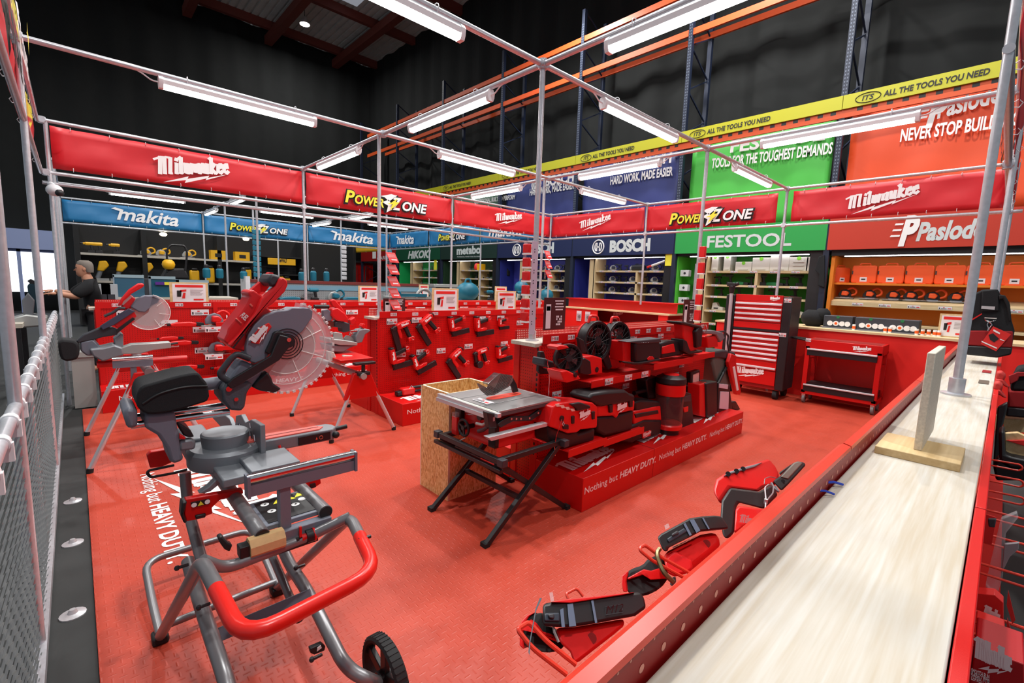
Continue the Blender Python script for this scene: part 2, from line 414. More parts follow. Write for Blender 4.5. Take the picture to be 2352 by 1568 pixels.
# ================================================================ scaffold frames
PR = .0212; ZT = 3.3; ZB = 2.78
def clamp(mb, c, d=None, r=.034, l=.07):
    c = Vector(c)
    for dd in (d or ((1, 0, 0), (0, 1, 0), (0, 0, 1))):
        dd = Vector(dd); mb.cyl(c-dd*l*.5, c+dd*l*.5, r, n=12)
def frame(name, label, posts, rails, nodes, flanges):
    t = thing(name, label, 'scaffold frame', (4, posts[0][1], 0))
    for x, y, z0, z1 in posts: MB().cyl((x, y, z0), (x, y, z1), .0178 if x == 3.02 else PR, n=20).ob('post', GALV, t)
    for p, q in rails: MB().cyl(p, q, PR, n=14).ob('rail', GALV, t)
    for c in nodes:
        mb = MB(); clamp(mb, c); mb.ob('clamp', GALV, t)
    for x, y, z in flanges:
        mb = MB(); mb.cyl((x, y, z), (x, y, z+.08), .03, n=18); mb.lathe([(.055, 0), (.055, .008), (.03, .012)], (x, y, z), n=20); mb.ob('base_flange', GALV, t)
    return t
GX = (-.13, 2.68, 5.5, 8.38); GY = (.12, 2.6, 5.1, 7.66)
posts = [(-.2, 2.65, 0, ZT), (-.2, 5.1, 0, ZT), (-.13, 7.66, 0, ZT), (2.68, 2.6, 1.2, ZT), (2.68, 5.2, 1.2, ZT), (2.68, 7.66, 1.24, ZT), (5.5, 7.66, 1.24, ZT), (8.38, 7.66, 0, ZT),
         (5.5, 2.6, 1.28, ZT), (5.5, 5.2, 1.28, ZT), (8.38, 5.1, 1.32, ZT), (8.38, 2.6, 0, ZT), (8.38, .1, 0, ZT), (3.02, .12, 1.2, ZT), (5.5, .09, 1.2, ZT)]
rails = []
for y in (2.6, 5.1, 7.66): rails.append(((-.2, y, ZT), (8.42, y, ZT)))
rails.append(((3.0, .12, ZT), (8.42, .12, ZT)))
for x in (-.2, 2.68, 5.5, 8.38): rails.append(((x, .12 if x > 0 else 2.6, ZT), (x, 7.7, ZT)))
rails += [((-.2, 7.66, ZB-.05), (8.42, 7.66, ZB-.05)), ((8.38, 0, ZB-.05), (8.38, 7.7, ZB-.05)), ((-.2, 2.6, ZB-.05), (-.2, 7.7, ZB-.05)), ((3.0, .12, ZB-.05), (8.42, .12, ZB-.05)), ((-.2, 7.72, 2.62), (8.4, 7.72, 2.62))]
nodes = [(x, y, ZT) for x in (2.68, 5.5, 8.38) for y in (2.6, 5.1, 7.66)]+[(-.2, 2.65, ZT), (-.2, 5.1, ZT), (-.16, 7.66, ZT), (-.16, 7.66, ZB-.05), (2.68, 7.66, ZB-.05), (5.5, 7.66, ZB-.05), (8.38, 7.66, ZB-.05), (8.38, 5.1, ZB-.05), (8.38, 2.6, ZB-.05), (8.38, .12, ZB-.05), (3.02, .12, 3.02), (3.02, .12, ZT), (5.5, .12, ZT), (5.5, .12, ZB-.05)]
frame('scaffold_frame', 'galvanised scaffold tube frame carrying the red banners and battens over the red stand', posts, rails, nodes, [(3.02, .12, 1.2), (2.68, 2.6, 1.2), (2.68, 5.2, 1.2)])
MY = (7.9, 10.3, 12.9, 15.46)
posts = [(-.13, y, 0, ZT) for y in (10.3, 12.9, 15.46)]+[(x, y, 0, ZT) for x in (2.7, 5.5) for y in (10.3, 12.9, 15.46)]+[(8.4, y, 0, ZT) for y in (10.3, 12.9, 15.46)]+[(3.3, 12.9, 0, ZT), (4.6, 15.4, 0, 2.72)]
rails = [((-.2, y, ZT), (8.45, y, ZT)) for y in (10.3, 12.9, 15.46)]+[((x, 10.2, ZT), (x, 15.5, ZT)) for x in (-.13, 2.7, 5.5, 8.4)]+[((-.2, 15.46, 2.72), (8.45, 15.46, 2.72)), ((8.4, 7.9, 2.72), (8.4, 15.5, 2.72))]
frame('scaffold_frame', 'galvanised scaffold tube frame carrying the blue banners over the teal tools behind the red stand', posts, rails, [(x, y, ZT) for x in (2.7, 5.5, 8.4) for y in (12.9, 15.46)], [])

def batten(c, ax, label, L=1.28):
    c = Vector(c); d = Vector((1, 0, 0)) if ax == 'x' else Vector((0, 1, 0)); s = d.cross(Vector((0, 0, 1)))
    t = thing('batten_light', label, 'light', tuple(c), group=None)
    a, b = c-d*L/2, c+d*L/2
    def sec(p, pts): return [p+s*u+Vector((0, 0, v)) for u, v in pts]
    top = [(-.032, -.004), (-.036, .03), (-.02, .052), (.02, .052), (.036, .03), (.032, -.004)]
    MB().loft([sec(a, top), sec(b, top)]).ob('housing', WHT, t)
    low = [(-.031, -.004), (-.031, -.022), (-.02, -.036), (.02, -.036), (.031, -.022), (.031, -.004)]
    MB().loft([sec(a+d*.02, low), sec(b-d*.02, low)]).ob('diffuser', LED, t)
    for p, q in ((a-d*.012, a+d*.02), (b-d*.02, b+d*.012)):
        cap = [(-.036, -.01), (-.04, .03), (-.022, .056), (.022, .056), (.04, .03), (.036, -.01), (.024, -.038), (-.024, -.038)]
        MB().loft([sec(p, cap), sec(q, cap)]).ob('end_cap', WHT, t)
    MB().tube([a-d*.01+Vector((0, 0, .01)), a-d*.06+Vector((0, 0, .01)), a-d*.12+Vector((0, 0, .05)), a-d*.2+Vector((0, 0, .075))], .006, 6, .04).ob('cable', WHT, t)
    for f in (.15, .85):
        p = a*(1-f)+b*f; mb = MB(); r_ = [p+Vector((0, 0, .055))+s*(.032*math.cos(i*PI/5))+Vector((0, 0, .028+.03*math.sin(i*PI/5))) for i in range(10)]; mb.tube(r_, .003, 5, closed=True); mb.ob('cable_tie', WHT, t)
    return t
ZL = ZT-.076
for xx, lb in ((1.27, 'lit white batten at the top centre-left of the picture, cut by the top edge'), (4.09, 'lit white batten running right from the middle post above the island display'), (6.94, 'short-looking lit batten before the green hanging banner, nearest the right red banner')):
    batten((xx, 2.6, ZL), 'x', lb)
for xx, lb in ((1.27, 'long lit batten at upper left above the left script-logo banner'), (4.09, 'lit batten right of the second post, above the right end of the left banner row'), (6.94, 'lit batten in front of the navy banners, left of the right banner row')):
    batten((xx, 5.1, ZL), 'x', lb)
for yy, lb in ((1.36, 'lit white batten at the top right of centre, cut by the top edge'), (3.85, 'bright lit batten between the middle post and the second post'), (6.38, 'lit batten running down to the junction of two left red banners')):
    batten((2.68, yy, ZL), 'y', lb)
for yy, lb in ((1.36, 'long lit batten across the green and orange hanging banners'), (3.85, 'lit batten in front of the navy banner that reads hard work made easier'), (6.38, 'lit batten above the small right-hand script-logo banner of the back row')):
    batten((5.5, yy, ZL), 'y', lb)
for xx, lb in ((1.28, 'lit batten above the left blue banner'), (4.1, 'lit batten above the middle blue banner'), (6.95, 'lit batten above the right end of the blue banners')):
    batten((xx, 12.9, ZL), 'x', lb)
for xx, yy, lb in ((2.7, 14.4, 'small lit batten beyond the left blue banner junction, farther one'), (2.7, 11.8, 'small lit batten near the left blue banner junction, nearer one'), (5.5, 14.3, 'small lit batten above the second blue banner junction, farther one'), (5.5, 11.7, 'small lit batten above the second blue banner junction, nearer one')):
    batten((xx, yy, ZL), 'y', lb)

t = thing('security_camera', 'small white dome camera on the corner scaffold post at upper left', 'camera', (-.1, 7.55, 2.5))
mb = MB(); mb.sph((-.1, 7.5, 2.52), .075, (1, 1, .9), 14); mb.cyl((-.1, 7.5, 2.56), (-.13, 7.64, 2.6), .03, n=10); mb.ob('dome', WHT, t); mb = MB(); mb.sph((-.06, 7.44, 2.49), .04); mb.ob('lens', BLK, t)
for px, py, y, nm in ((375, 538, 15.46, 'left'), (565, 549, 15.46, 'right')):
    p = on(px, py, 1, y); t = thing('spot_lamp', 'small glowing spot lamp above the far yellow shelves, %s one' % nm, 'lamp', p)
    mb = MB(); mb.sph(p, .085, (1, 1, .6), 12); mb.ob('bulb', mat('lit spot bulb', (255, 236, 200), .5, emit=12), t); MB().cyl(p, Vector((p.x, p.y, 2.72)), .02, n=6).ob('stem', BLK, t)
# ================================================================ banners on the frames
BRD = mat('red banner vinyl', (206, 34, 44), .45); BBL = mat('blue banner vinyl', (34, 118, 172), .45)
def vinyl(name, p, q, z0, z1, m, label, parent_cat='banner', amp=.012, group=None, thick=.004, nx=24, back=None):
    """hung sheet between ground points p and q with soft creases"""
    p, q = Vector((p[0], p[1], 0)), Vector((q[0], q[1], 0)); d = q-p; nrm = Vector((-d.y, d.x, 0)).normalized()
    t = thing(name, label, parent_cat, ((p.x+q.x)/2, (p.y+q.y)/2, z0), group=group)
    mb = MB(); nz = 6; g = []; ph = random.random()*6
    for j in range(nz+1):
        row = []
        for i in range(nx+1):
            s, v = i/nx, j/nz; e = math.sin(PI*v)*.6+.4
            a = amp*(math.sin(9*s+5*v+ph)+.6*math.sin(23*s-7*v+ph*2)+.4*math.sin(41*s+9*v))*e
            sag = .008*abs(math.sin(s*PI*7))*(1 if j == nz else 0)
            r = p+d*s+nrm*a; row.append((r.x, r.y, z0+(z1-z0)*v-sag))
        g.append(mb.pts(row))
    for j in range(nz):
        for i in range(nx): mb._f([g[j][i], g[j][i+1], g[j+1][i+1], g[j+1][i]])
    mb.ob('sheet', m, t, ang=70, solid=thick)
    for i in range(8):
        s = (i+.5)/8
        for zz in (z0+.012, z1-.012):
            mb = MB(); r = p+d*s; mb.tube([r+Vector((0, 0, zz))+nrm*(.02*math.cos(a))+Vector((0, 0, (.03 if zz > z0+.1 else -.03)*math.sin(a)*.8)) for a in (0, 1.2, 2.4, 3.6, 4.8)], .003, 4, closed=True); mb.ob('cable_tie', WHT, t)
    return t
Z0, Z1 = ZB, ZT-.05
def milw_banner(p, q, a, b, h, label, up=(0, 0, 1)):
    t = vinyl('banner', p, q, Z0, Z1, BRD, label)
    mb = MB(); logo(mb, a, b, up, h, lift=.03); mb.ob('printed_logo', WPR, t); return t
def pz_banner(p, q, a, b, h, m, label, z0=None, z1=None):
    t = vinyl('banner', p, q, z0 or Z0, z1 or Z1, m, label)
    mb = MB(); powerzone(mb, a, b, (0, 0, 1), h, (0, 1, 2), lift=.028); mb.ob('printed_wordmark', [YPR, WPR, BPR], t); return t
Yb, Xb = 7.64, 8.36
milw_banner((-.1, Yb), (2.65, Yb), (.88, Yb, 2.90), (1.66, Yb, 2.90), .2, 'red banner with white script logo and bolt, leftmost of the back row')
pz_banner((2.71, Yb), (5.47, Yb), (3.28, Yb, 2.885), (4.88, Yb, 2.885), .19, BRD, 'red banner reading power zone, middle of the back row')
milw_banner((5.53, Yb), (8.33, Yb), (6.62, Yb, 2.97), (7.36, Yb, 2.97), .14, 'red banner with small script logo, right end of the back row by the corner')
milw_banner((Xb, 7.6), (Xb, 5.13), (Xb, 6.70, 2.94), (Xb, 5.92, 2.94), .14, 'red banner with script logo, left end of the right row by the corner')
pz_banner((Xb, 5.07), (Xb, 2.72), (Xb, 4.56, 2.87), (Xb, 3.03, 2.87), .19, BRD, 'red banner reading power zone, middle of the right row')
milw_banner((Xb, 2.5), (Xb, .14), (Xb, 1.74, 2.91), (Xb, .98, 2.91), .17, 'red banner with large script logo, right end of the right row')
t = vinyl('banner', (-.23, 2.7), (-.23, 7.6), Z0, Z1, BRD, 'red banner seen almost edge-on along the left side of the stand')
mb = MB(); powerzone(mb, (-.23, 3.2, 2.88), (-.23, 4.7, 2.88), (0, 0, 1), .19, (0, 1, 2), lift=.03); logo(mb, (-.23, 5.7, 2.9), (-.23, 6.6, 2.9), (0, 0, 1), .17, lift=.03); mb.ob('printed_wordmark', [YPR, WPR, BPR], t)
t = vinyl('banner', (8.3, .09), (3.1, .09), Z0, Z1, BRD, 'dark red banner seen edge-on at the right edge above the tool bags')
mb = MB(); powerzone(mb, (6.9, .09, 2.88), (5.4, .09, 2.88), (0, 0, 1), .19, (0, 1, 2), lift=.03); mb.ob('printed_wordmark', [YPR, WPR, BPR], t)

def makita_banner(p, q, a, b, h, label):
    t = vinyl('banner', p, q, 2.76, 3.26, BBL, label)
    mb = MB(); mb.text('makita', a, b, h, (0, 0, 1), .022, .25, .03); A, B = Vector(a), Vector(b); d = (B-A).normalized(); U = Vector((0, 0, 1)); n = d.cross(U)
    mb.sheet([A-d*.1+U*h*.8+n*.03, A+d*.12+U*h*.62+n*.03, A+d*.14+U*h*.8+n*.03, A-d*.02+U*h*.92+n*.03])
    mb.ob('lettering', WPR, t); return t
Ym, Xm = 15.42, 8.36
makita_banner((-.1, Ym), (2.66, Ym), (.87, Ym, 2.91), (2.13, Ym, 2.87), .31, 'blue banner with white brand lettering, leftmost of the far row')
pz_banner((2.72, Ym), (5.46, Ym), (3.3, Ym, 2.91), (4.9, Ym, 2.91), .19, BBL, 'blue banner reading power zone, in the far row over the yellow shelves', 2.76, 3.26)
makita_banner((5.52, Ym), (8.34, Ym), (6.3, Ym, 2.90), (7.7, Ym, 2.86), .31, 'blue banner with white brand lettering, right end of the far row')
makita_banner((Xm, 15.4), (Xm, 12.93), (Xm, 14.85, 2.9), (Xm, 13.75, 2.87), .29, 'blue banner with white brand lettering above the dark green sign')
pz_banner((Xm, 12.87), (Xm, 10.33), (Xm, 12.25, 2.89), (Xm, 10.85, 2.89), .19, BBL, 'blue banner reading power zone above the metal-tool sign', 2.76, 3.26)
makita_banner((Xm, 10.27), (Xm, 7.95), (Xm, 9.9, 2.9), (Xm, 8.6, 2.87), .29, 'blue banner half hidden behind the right end of the red back row')

# ================================================================ expanded-metal fence along the left
t = thing('mesh_fence', 'expanded metal fence panel on a scaffold rail along the left edge', 'fence', (-.2, 6, 0))
MESH = mat('galvanised mesh', (176, 172, 168), .35, .6, noise=.2, nscale=20)
mb = MB(); hp, vp, hs = .085, .046, .02
nz = int(1.0/vp)
for j in range(nz+1):
    z = .06+j*vp
    for i in range(int(6.9/hp)*2):
        y0 = 1.2+i*hp/2; s = 1 if (i+j) % 2 else -1
        a = (-.2-.004*s, y0, z-s*vp*.25); b = (-.2+.004*s, y0+hp/2, z+s*vp*.25)
        mb.sheet([(a[0], a[1], a[2]-.004), (b[0], b[1], b[2]-.004), (b[0]+.009, b[1], b[2]+.006), (a[0]+.009, a[1], a[2]+.006)])
mb.ob('mesh', MESH, t, smooth=False)
MB().cyl((-.2, .9, 1.1), (-.2, 8.2, 1.1), PR, n=14).ob('rail', GALV, t)
MB().box(-.215, -.175, 1.2, 8.1, .02, .07).ob('bottom_channel', GALV, t)
for yy in (1.3, 3.6, 5.9, 8.1): MB().cyl((-.215, yy, 0), (-.215, yy, 1.1), .016, n=10).ob('stanchion', GALV, t)
for yy in [1.5+i*.3 for i in range(22)]:
    mb = MB(); mb.cyl((-.2, yy-.02, 1.1), (-.2, yy+.02, 1.1), .026, n=12); mb.box(-.198, -.17, yy-.012, yy+.012, 1.04, 1.1); mb.ob('clip', WHT, t)
for yy in (2.9, 3.7, 4.4): 
    mb = MB(); mb.lathe([(.05, 0), (.05, .006), (.02, .012), (.012, .03)], (-.1, yy, 0), n=16); tag(mb.ob('floor_anchor', ALU), 'round steel floor anchor beside the mesh fence, '+('nearest' if yy < 3 else 'middle' if yy < 4 else 'farthest')+' one', 'anchor', 'floor anchors along the fence')
# ================================================================ peg-board display units
def labelmesh(mb, c, r, u, w=.11, h=.052, lift=.004):
    """shelf-edge ticket: paper 0, black 1, red 2; c = centre, r = right, u = up"""
    c, r, u = Vector(c), Vector(r), Vector(u); n = r.cross(u)
    def q(a, b, c0, d, l): mb.sheet([c+r*(w*a)+u*(h*c0)+n*l, c+r*(w*b)+u*(h*c0)+n*l, c+r*(w*b)+u*(h*d)+n*l, c+r*(w*a)+u*(h*d)+n*l])
    mb.m = 0; q(-.5, .5, -.5, .5, lift)
    mb.m = 1; q(-.44, -.36, -.38, .1, lift+.001)
    for i in range(3): q(-.3, .1+.06*(i % 2), -.1-.13*i, -.04-.13*i, lift+.001)
    mb.m = 2; q(-.15, -.02, .12, .3, lift+.001); q(.2, .44, -.3, -.02, lift+.001)
def price(t, c, r=(1, 0, 0), u=(0, 0, 1), w=.11, h=.052):
    mb = MB(); labelmesh(mb, c, r, u, w, h); return mb.ob('price_label', [PAP, BPR, REDL], t)
def brandstrip(t, x0, x1, y, z, txt, step, h=.024, w=None, r=1):
    """row of small white tabs along a header strip"""
    n = min(25, max(1, int((x1-x0)/step)))
    for i in range(n):
        mb = MB(); c = x0+step*(i+.5); W = w or .085
        mb.m = 0; mb.sheet([(c-W/2, y-.003, z-h*.8), (c+W/2, y-.003, z-h*.8), (c+W/2, y-.003, z+h*.8), (c-W/2, y-.003, z+h*.8)])
        mb.m = 1; mb.text(txt[0], (c-W*.44, y, z-h*.5), (c-W*.02, y, z-h*.5), h, bold=0, lift=.005)
        mb.m = 2; mb.text(txt[1], (c+W*.02, y, z-h*.5), (c+W*.44, y, z-h*.5), h, bold=0, lift=.005)
        mb.ob('header_tab', [PAP, REDL, BPR], t)
def gondola(label, x0, x1, yf, yb, ypf, ypb=None, hd=('M', '18'), step=.2, xl=None, top=1.27, name='display_unit', xp=None):
    t = thing(name, label, 'display unit', ((x0+x1)/2, (yf+yb)/2, 0))
    for xx in (x0, x1-.05):
        for ya, yc in ((yf+.005, yf+.07), (yb-.07, yb-.005)):
            MB().box(xx, xx+.05, ya, yc, .012, 1.18).ob('upright', RED, t, bev=.003)
        mb = MB()
        for i in range(22):
            z = .3+i*.04; mb.box(xx-.002, xx+.002, yf+.018, yf+.032, z, z+.022)
        mb.ob('slot_row', BLK, t)
        MB().box(xx+.01, xx+.02, yf+.07, yb-.07, .012, 1.17).ob('end_panel', PEGX, t)
    MB().box(x0+.02, x1, yf, yf+.006, .27, 1.2).ob('back_panel', PEG, t)
    MB().box(x0+.02, x1, yb-.006, yb, .27, 1.2).ob('back_panel', PEG, t)
    MB().box(x0+.02, x1, yf-.012, yf, 1.19, top).ob('header_strip', RED, t, bev=.002)
    MB().box(x0+.02, x1, yb, yb+.012, 1.19, top).ob('header_strip', RED, t, bev=.002)
    MB().box(x0+.02, x1, yb-.012, yb-.008, 1.2, top+.015).ob('perforated_strip', PEGB, t)
    brandstrip(t, x0+.05, x1, yf-.012, 1.232, hd, step)
    MB().box(x0-.045, x1, yf+.012, yb-.014, 1.17, 1.2).ob('top_plank', PINE, t, bev=.002)
    xl = xl or x0
    m_ = MB().box(xl, xp or x1, ypf, yf, .012, .27); m_.ob('base_platform', RED, t, bev=.004)
    if ypb: MB().box(xl, xp or x1, yb, ypb, .012, .27).ob('base_platform', RED, t, bev=.004)
    return t
def plat_text(t, ya, spans, z=.145, h=.052):
    for a, b in spans:
        mb = MB(); w = b-a
        mb.text('Nothing but', (a, ya, z), (a+w*.42, ya, z), h, bold=.006); mb.text('HEAVY DUTY.', (a+w*.45, ya, z), (b, ya, z), h, bold=.028, shear=.12)
        mb.ob('slogan_lettering', WPR, t)
def plat_logo(t, xs, y, z=.272, w=.62, h=.15):
    for a in xs:
        mb = MB(); logo(mb, (a, y, z), (a+w, y+.02, z), (0, 1, 0), h, rise=.06, lift=.002); mb.ob('printed_logo', WPR, t)

isl = gondola('red double-sided pegboard island unit in the middle with fans and vacuums', 2.6, 5.52, 2.43, 2.73, 1.95, 3.2, xp=5.58)
plat_text(isl, 1.95, [(2.62, 3.62), (3.68, 4.62), (4.70, 5.56)])
plat_logo(isl, (2.66, 3.66, 4.66), 2.1)
mb = MB(); mb.box(3.585, 3.588, 1.949, 2.43, .02, .272); mb.ob('platform_joint', mat('dark joint line', (90, 8, 8), .6), isl)
for px, py in ((1278, 791), (1455, 771), (1517, 771), (1555, 766), (1278, 905), (1367, 886), (1437, 886), (1482, 857), (1553, 860), (1585, 858), (1565, 838)):
    p = on(px, py, 1, 2.425); price(isl, p)
def tray(t, x0, x1, y0, y1, z, lips=True):
    mb = MB(); mb.box(x0, x1, y0, y1, z-.008, z); mb.box(x0, x1, y0-.004, y0+.004, z-.045, z+.012); mb.ob('shelf_tray', RED, t, bev=.002)
tray(isl, 2.86, 3.72, 2.12, 2.43, .915); tray(isl, 3.74, 4.5, 2.1, 2.43, .97); tray(isl, 4.5, 5.0, 2.1, 2.43, .985)
tray(isl, 2.5, 2.96, 2.02, 2.43, .475); tray(isl, 2.97, 3.56, 2.05, 2.43, .44)
for x_ in (3.08, 3.36, 3.62): price(isl, (x_, 2.115, .9))

g2 = gondola('red pegboard unit of nail guns behind the wooden box', 2.6, 5.75, 5.08, 5.36, 4.5, 5.85, hd=('M18', 'FUEL'), step=.3)
plat_text(g2, 4.5, [(2.66, 3.75), (3.85, 4.9)]); plat_logo(g2, (2.75, 3.9), 4.6)
for px, py in ((900, 738), (957, 734), (1110, 732), (1150, 730), (1194, 741), (920, 813), (967, 808), (1013, 805), (1076, 795), (1158, 789)):
    price(g2, on(px, py, 1, 5.074), w=.14, h=.07)
g3 = gondola('long red pegboard unit of saws and drills along the back of the stand', .15, 8.2, 7.35, 7.62, 6.95, None, hd=('M', '18'), step=.31)
plat_text(g3, 6.95, [(.3, 1.4), (1.5, 2.6), (2.7, 3.8)]); plat_logo(g3, (.25, 1.5, 2.75), 7.05)
for x_ in (.16, 1.35, 2.55, 3.75): MB().box(x_, x_+.05, 7.33, 7.36, .27, 1.27).ob('upright', RED, g3)
for x_, z_ in ((1.2, 1.13), (1.21, .9), (1.22, .62), (.85, 1.0), (.85, .72), (1.6, 1.05), (1.62, .72), (2.1, 1.12), (2.5, 1.12), (2.9, 1.12), (3.3, 1.1), (3.7, 1.12), (4.2, 1.13), (4.6, 1.13), (5.1, 1.12), (5.6, 1.13), (6.1, 1.12), (6.6, 1.13), (.45, 1.13), (2.4, .6), (3.1, .6)):
    price(g3, (x_, 7.345, z_), w=.2, h=.075)

REDC = mat('brightened counter red', (226, 34, 26), .5)  # lighter red holds the extra light falling on the counters
# red counters along the right side
def counter(label, y0, y1, zt, niche=False, xr=9.3):
    t = thing('sales_counter', label, 'counter', (8.9, (y0+y1)/2, 0))
    MB().box(8.5, 8.52, y0, y1, .012, zt-.035).ob('front_panel', REDC, t)
    for y in (y0, y1-.02): MB().box(8.5, xr, y, y+.02, .012, zt-.035).ob('side_panel', RED, t)
    MB().box(8.47, xr, y0-.03, y1, zt-.035, zt).ob('counter_top', PINEY, t, bev=.003)
    return t
ct = counter('red-fronted counter with pale timber top behind the tool trolley', -.55, 3.6, 1.125)
ct2 = thing('sales_counter', 'red counter with recessed shelf left of the tool chest, in front of the navy sign', 'counter', (8.9, 5.4, 0))
a0 = on(1503, 740, 0, 8.5); z1 = 1.16
MB().box(8.5, 9.2, 4.55, 7.3, .012, .86).ob('front_panel', REDC, ct2)
MB().box(8.5, 8.53, 4.55, 4.75, .86, z1-.03).ob('front_panel', REDC, ct2); MB().box(8.5, 8.53, 6.25, 7.3, .86, z1-.03).ob('front_panel', REDC, ct2)
MB().box(9.0, 9.2, 4.55, 7.3, .86, z1-.03).ob('niche_back', mat('deep red board', (150, 14, 14), .5), ct2)
MB().box(8.47, 9.2, 4.5, 7.3, z1-.03, z1).ob('counter_top', PINEY, ct2)
MB().box(8.75, 8.78, 4.5, 7.3, z1, 1.35).ob('back_board', REDC, ct2); MB().box(8.62, 9.2, 4.5, 7.3, 1.35, 1.365).ob('upper_ledge', RED, ct2)
mb = MB(); logo(mb, (8.99, 6.15, 1.02), (8.99, 5.9, 1.02), (0, 0, 1), .05); mb.ob('printed_logo', WPR, ct2)
for yy, zz in ((6.75, 1.0), (6.5, 1.0)):
    t = thing('blister_pack', 'clear hanging blister pack on the red counter front, %s one' % ('left' if yy > 6.6 else 'right'), 'pack', (8.48, yy, .9))
    MB().box(8.482, 8.486, yy-.07, yy+.07, .85, 1.08).ob('backing_card', PAP, t); MB().box(8.46, 8.482, yy-.055, yy+.055, .87, 1.02).ob('blister', CLR, t); MB().cyl((8.475, yy-.02, .95), (8.465, yy-.02, .95), .035).ob('accessory', DKG, t)

# near unit on the right: plank, perforated red strip, back strip
nr = thing('display_unit', 'red display unit with scaffold-board top running along the right foreground', 'display unit', (3, .12, 0))
MB().box(.30, 5.55, .0, .236, 1.165, 1.2).ob('top_plank', PINE, nr, bev=.003)
HOL = mat('shaded red inner strip', (150, 10, 9), .45)  # shade of the inward face is put into this darker red
MB().box(.2, 5.5, .2405, .2435, 1.0, 1.252).ob('perforated_strip', HOL, nr)
mb = MB()
for i in range(100):
    x = .3+i*.05; mb.sheet([(x+.0055*math.cos(a*PI/5), .24, 1.216+.0055*math.sin(a*PI/5)) for a in range(10)])
    for q in (.0, .025): mb.sheet([(x+q+.002*math.cos(a*PI/3), .24, 1.24+.002*math.sin(a*PI/3)) for a in range(6)])
mb.ob('hole_row', mat('hole showing red floor', (226, 150, 132), .6), nr)
for a, b, dy in ((.15, 1.462, 0), (1.47, 2.9, -.004), (2.908, 5.5, -.004)):
    y = .2435
    MB().poly([(a, y-.007, 1.248), (a, y-.005, 1.256), (a, y+.012, 1.26), (a, y+.021+dy, 1.254), (a, y+.021+dy, 1.12), (a, y+.018+dy, 1.12), (a, y+.018+dy, 1.25), (a, y, 1.252)], (b-a, 0, 0)).ob('header_lip', mat('pale red enamel', (216, 58, 40), .32), nr)
MB().box(.2, 5.5, .25, .258, .1, 1.12).ob('back_panel', PEG, nr)
for a, b in ((.2, 1.41), (1.415, 3.2), (3.205, 5.5)):
    MB().box(a, b, -.02, -.002, 1.0, 1.2).ob('back_strip', RED, nr, bev=.002)
MB().box(.2, 5.5, -.016, -.008, .1, 1.0).ob('back_panel', mat('dark red board', (96, 10, 10), .6), nr)
for x_ in (.4, 1.44, 2.9, 5.45):
    MB().box(x_, x_+.05, .02, .22, .012, 1.16).ob('upright', RED, nr)
MB().box(.2, 5.5, .258, .62, .012, .27).ob('base_platform', RED, nr)
MB().box(.2, 5.5, -.14, -.02, .012, .2).ob('base_platform', RED, nr)
mb = MB(); mb.tube([(1.27, .243, 1.21), (1.28, .232, 1.212), (1.3, .218, 1.205)], .003, 6); mb.tube([(1.2, .243, 1.21), (1.205, .232, 1.212), (1.22, .218, 1.205)], .0025, 6)
tag(mb.ob('cable_end', mat('blue cable', (40, 70, 190), .5)), 'two short blue wire ends by the near red strip on the plank', 'cable')
# board sign holder lying on the plank: upright chipboard on a square base
t = thing('sign_stand', 'upright bare chipboard on a square base standing on the plank, seen from its edge', 'sign stand', (1.72, .12, 1.2))
MB().box(1.66, 1.86, .035, .215, 1.2, 1.222).ob('base_board', [PLY], t, bev=.002)
mb = MB(); mb.box(1.712, 2.02, .118, .136, 1.222, 1.5); mb.ob('upright_board', mat('whitish chipboard', (216, 206, 188), .6, noise=.3, nscale=160), t, bev=.002)
mb = MB()
for x_, m_ in ((3.55, 0), (4.1, 1)): mb.m = m_; mb.sheet([(x_, .02, 1.203), (x_+.16, .02, 1.203), (x_+.16, .06, 1.203), (x_, .06, 1.203)])
tag(mb.ob('tape_mark', [mat('dark tape', (96, 84, 72), .6), REDD]), 'two small dark stuck-on squares on the plank behind the flange', 'tape')

# show cards standing on the units
def showcard(p, w, h, d, label, pic=True, frame=PLY):
    """card facing along d (unit vector pointing at the viewer)"""
    d = Vector(d); r = Vector((0, 0, 1)).cross(d).normalized(); c = Vector(p)
    t = thing('show_card', label, 'sign', p)
    def bx(a0, a1, z0, z1, l0, l1):
        ps = [c+r*a0+Vector((0, 0, z0))+d*l0, c+r*a1+Vector((0, 0, z0))+d*l0, c+r*a1+Vector((0, 0, z1))+d*l0, c+r*a0+Vector((0, 0, z1))+d*l0]
        return MB().poly(ps, d*(l1-l0))
    bx(-w/2, w/2, 0, h, 0, .012).ob('board', frame, t, bev=.002)
    bx(-w*.43, w*.43, h*.05, h*.93, .012, .014).ob('paper', PAP, t)
    mb = MB()
    def qd(a0, a1, z0, z1, m_): mb.m = m_; mb.sheet([c+r*(w*a0)+Vector((0, 0, h*z0))+d*.016, c+r*(w*a1)+Vector((0, 0, h*z0))+d*.016, c+r*(w*a1)+Vector((0, 0, h*z1))+d*.016, c+r*(w*a0)+Vector((0, 0, h*z1))+d*.016])
    qd(-.36, .36, .76, .88, 0)
    for i in range(5): qd(.02, .36-.04*(i % 3), .62-.06*i, .645-.06*i, 2)
    qd(.1, .36, .12, .2, 0)
    mb.ob('print', [REDL, BPR, mat('grey print', (170, 165, 165), .6)], t)
    mb = MB()
    def pt(a, z): return c+r*(w*a)+Vector((0, 0, h*z))+d*.017
    mb.m = 0; mb.sheet([pt(-.32, .3), pt(-.22, .3), pt(-.2, .6), pt(-.32, .6)]); mb.m = 1; mb.sheet([pt(-.24, .52), pt(-.08, .56), pt(-.08, .66), pt(-.24, .62)]); mb.sheet([pt(-.2, .22), pt(-.12, .22), pt(-.1, .5), pt(-.16, .5)])
    mb.ob('picture', [BPR, REDL], t)
    return t
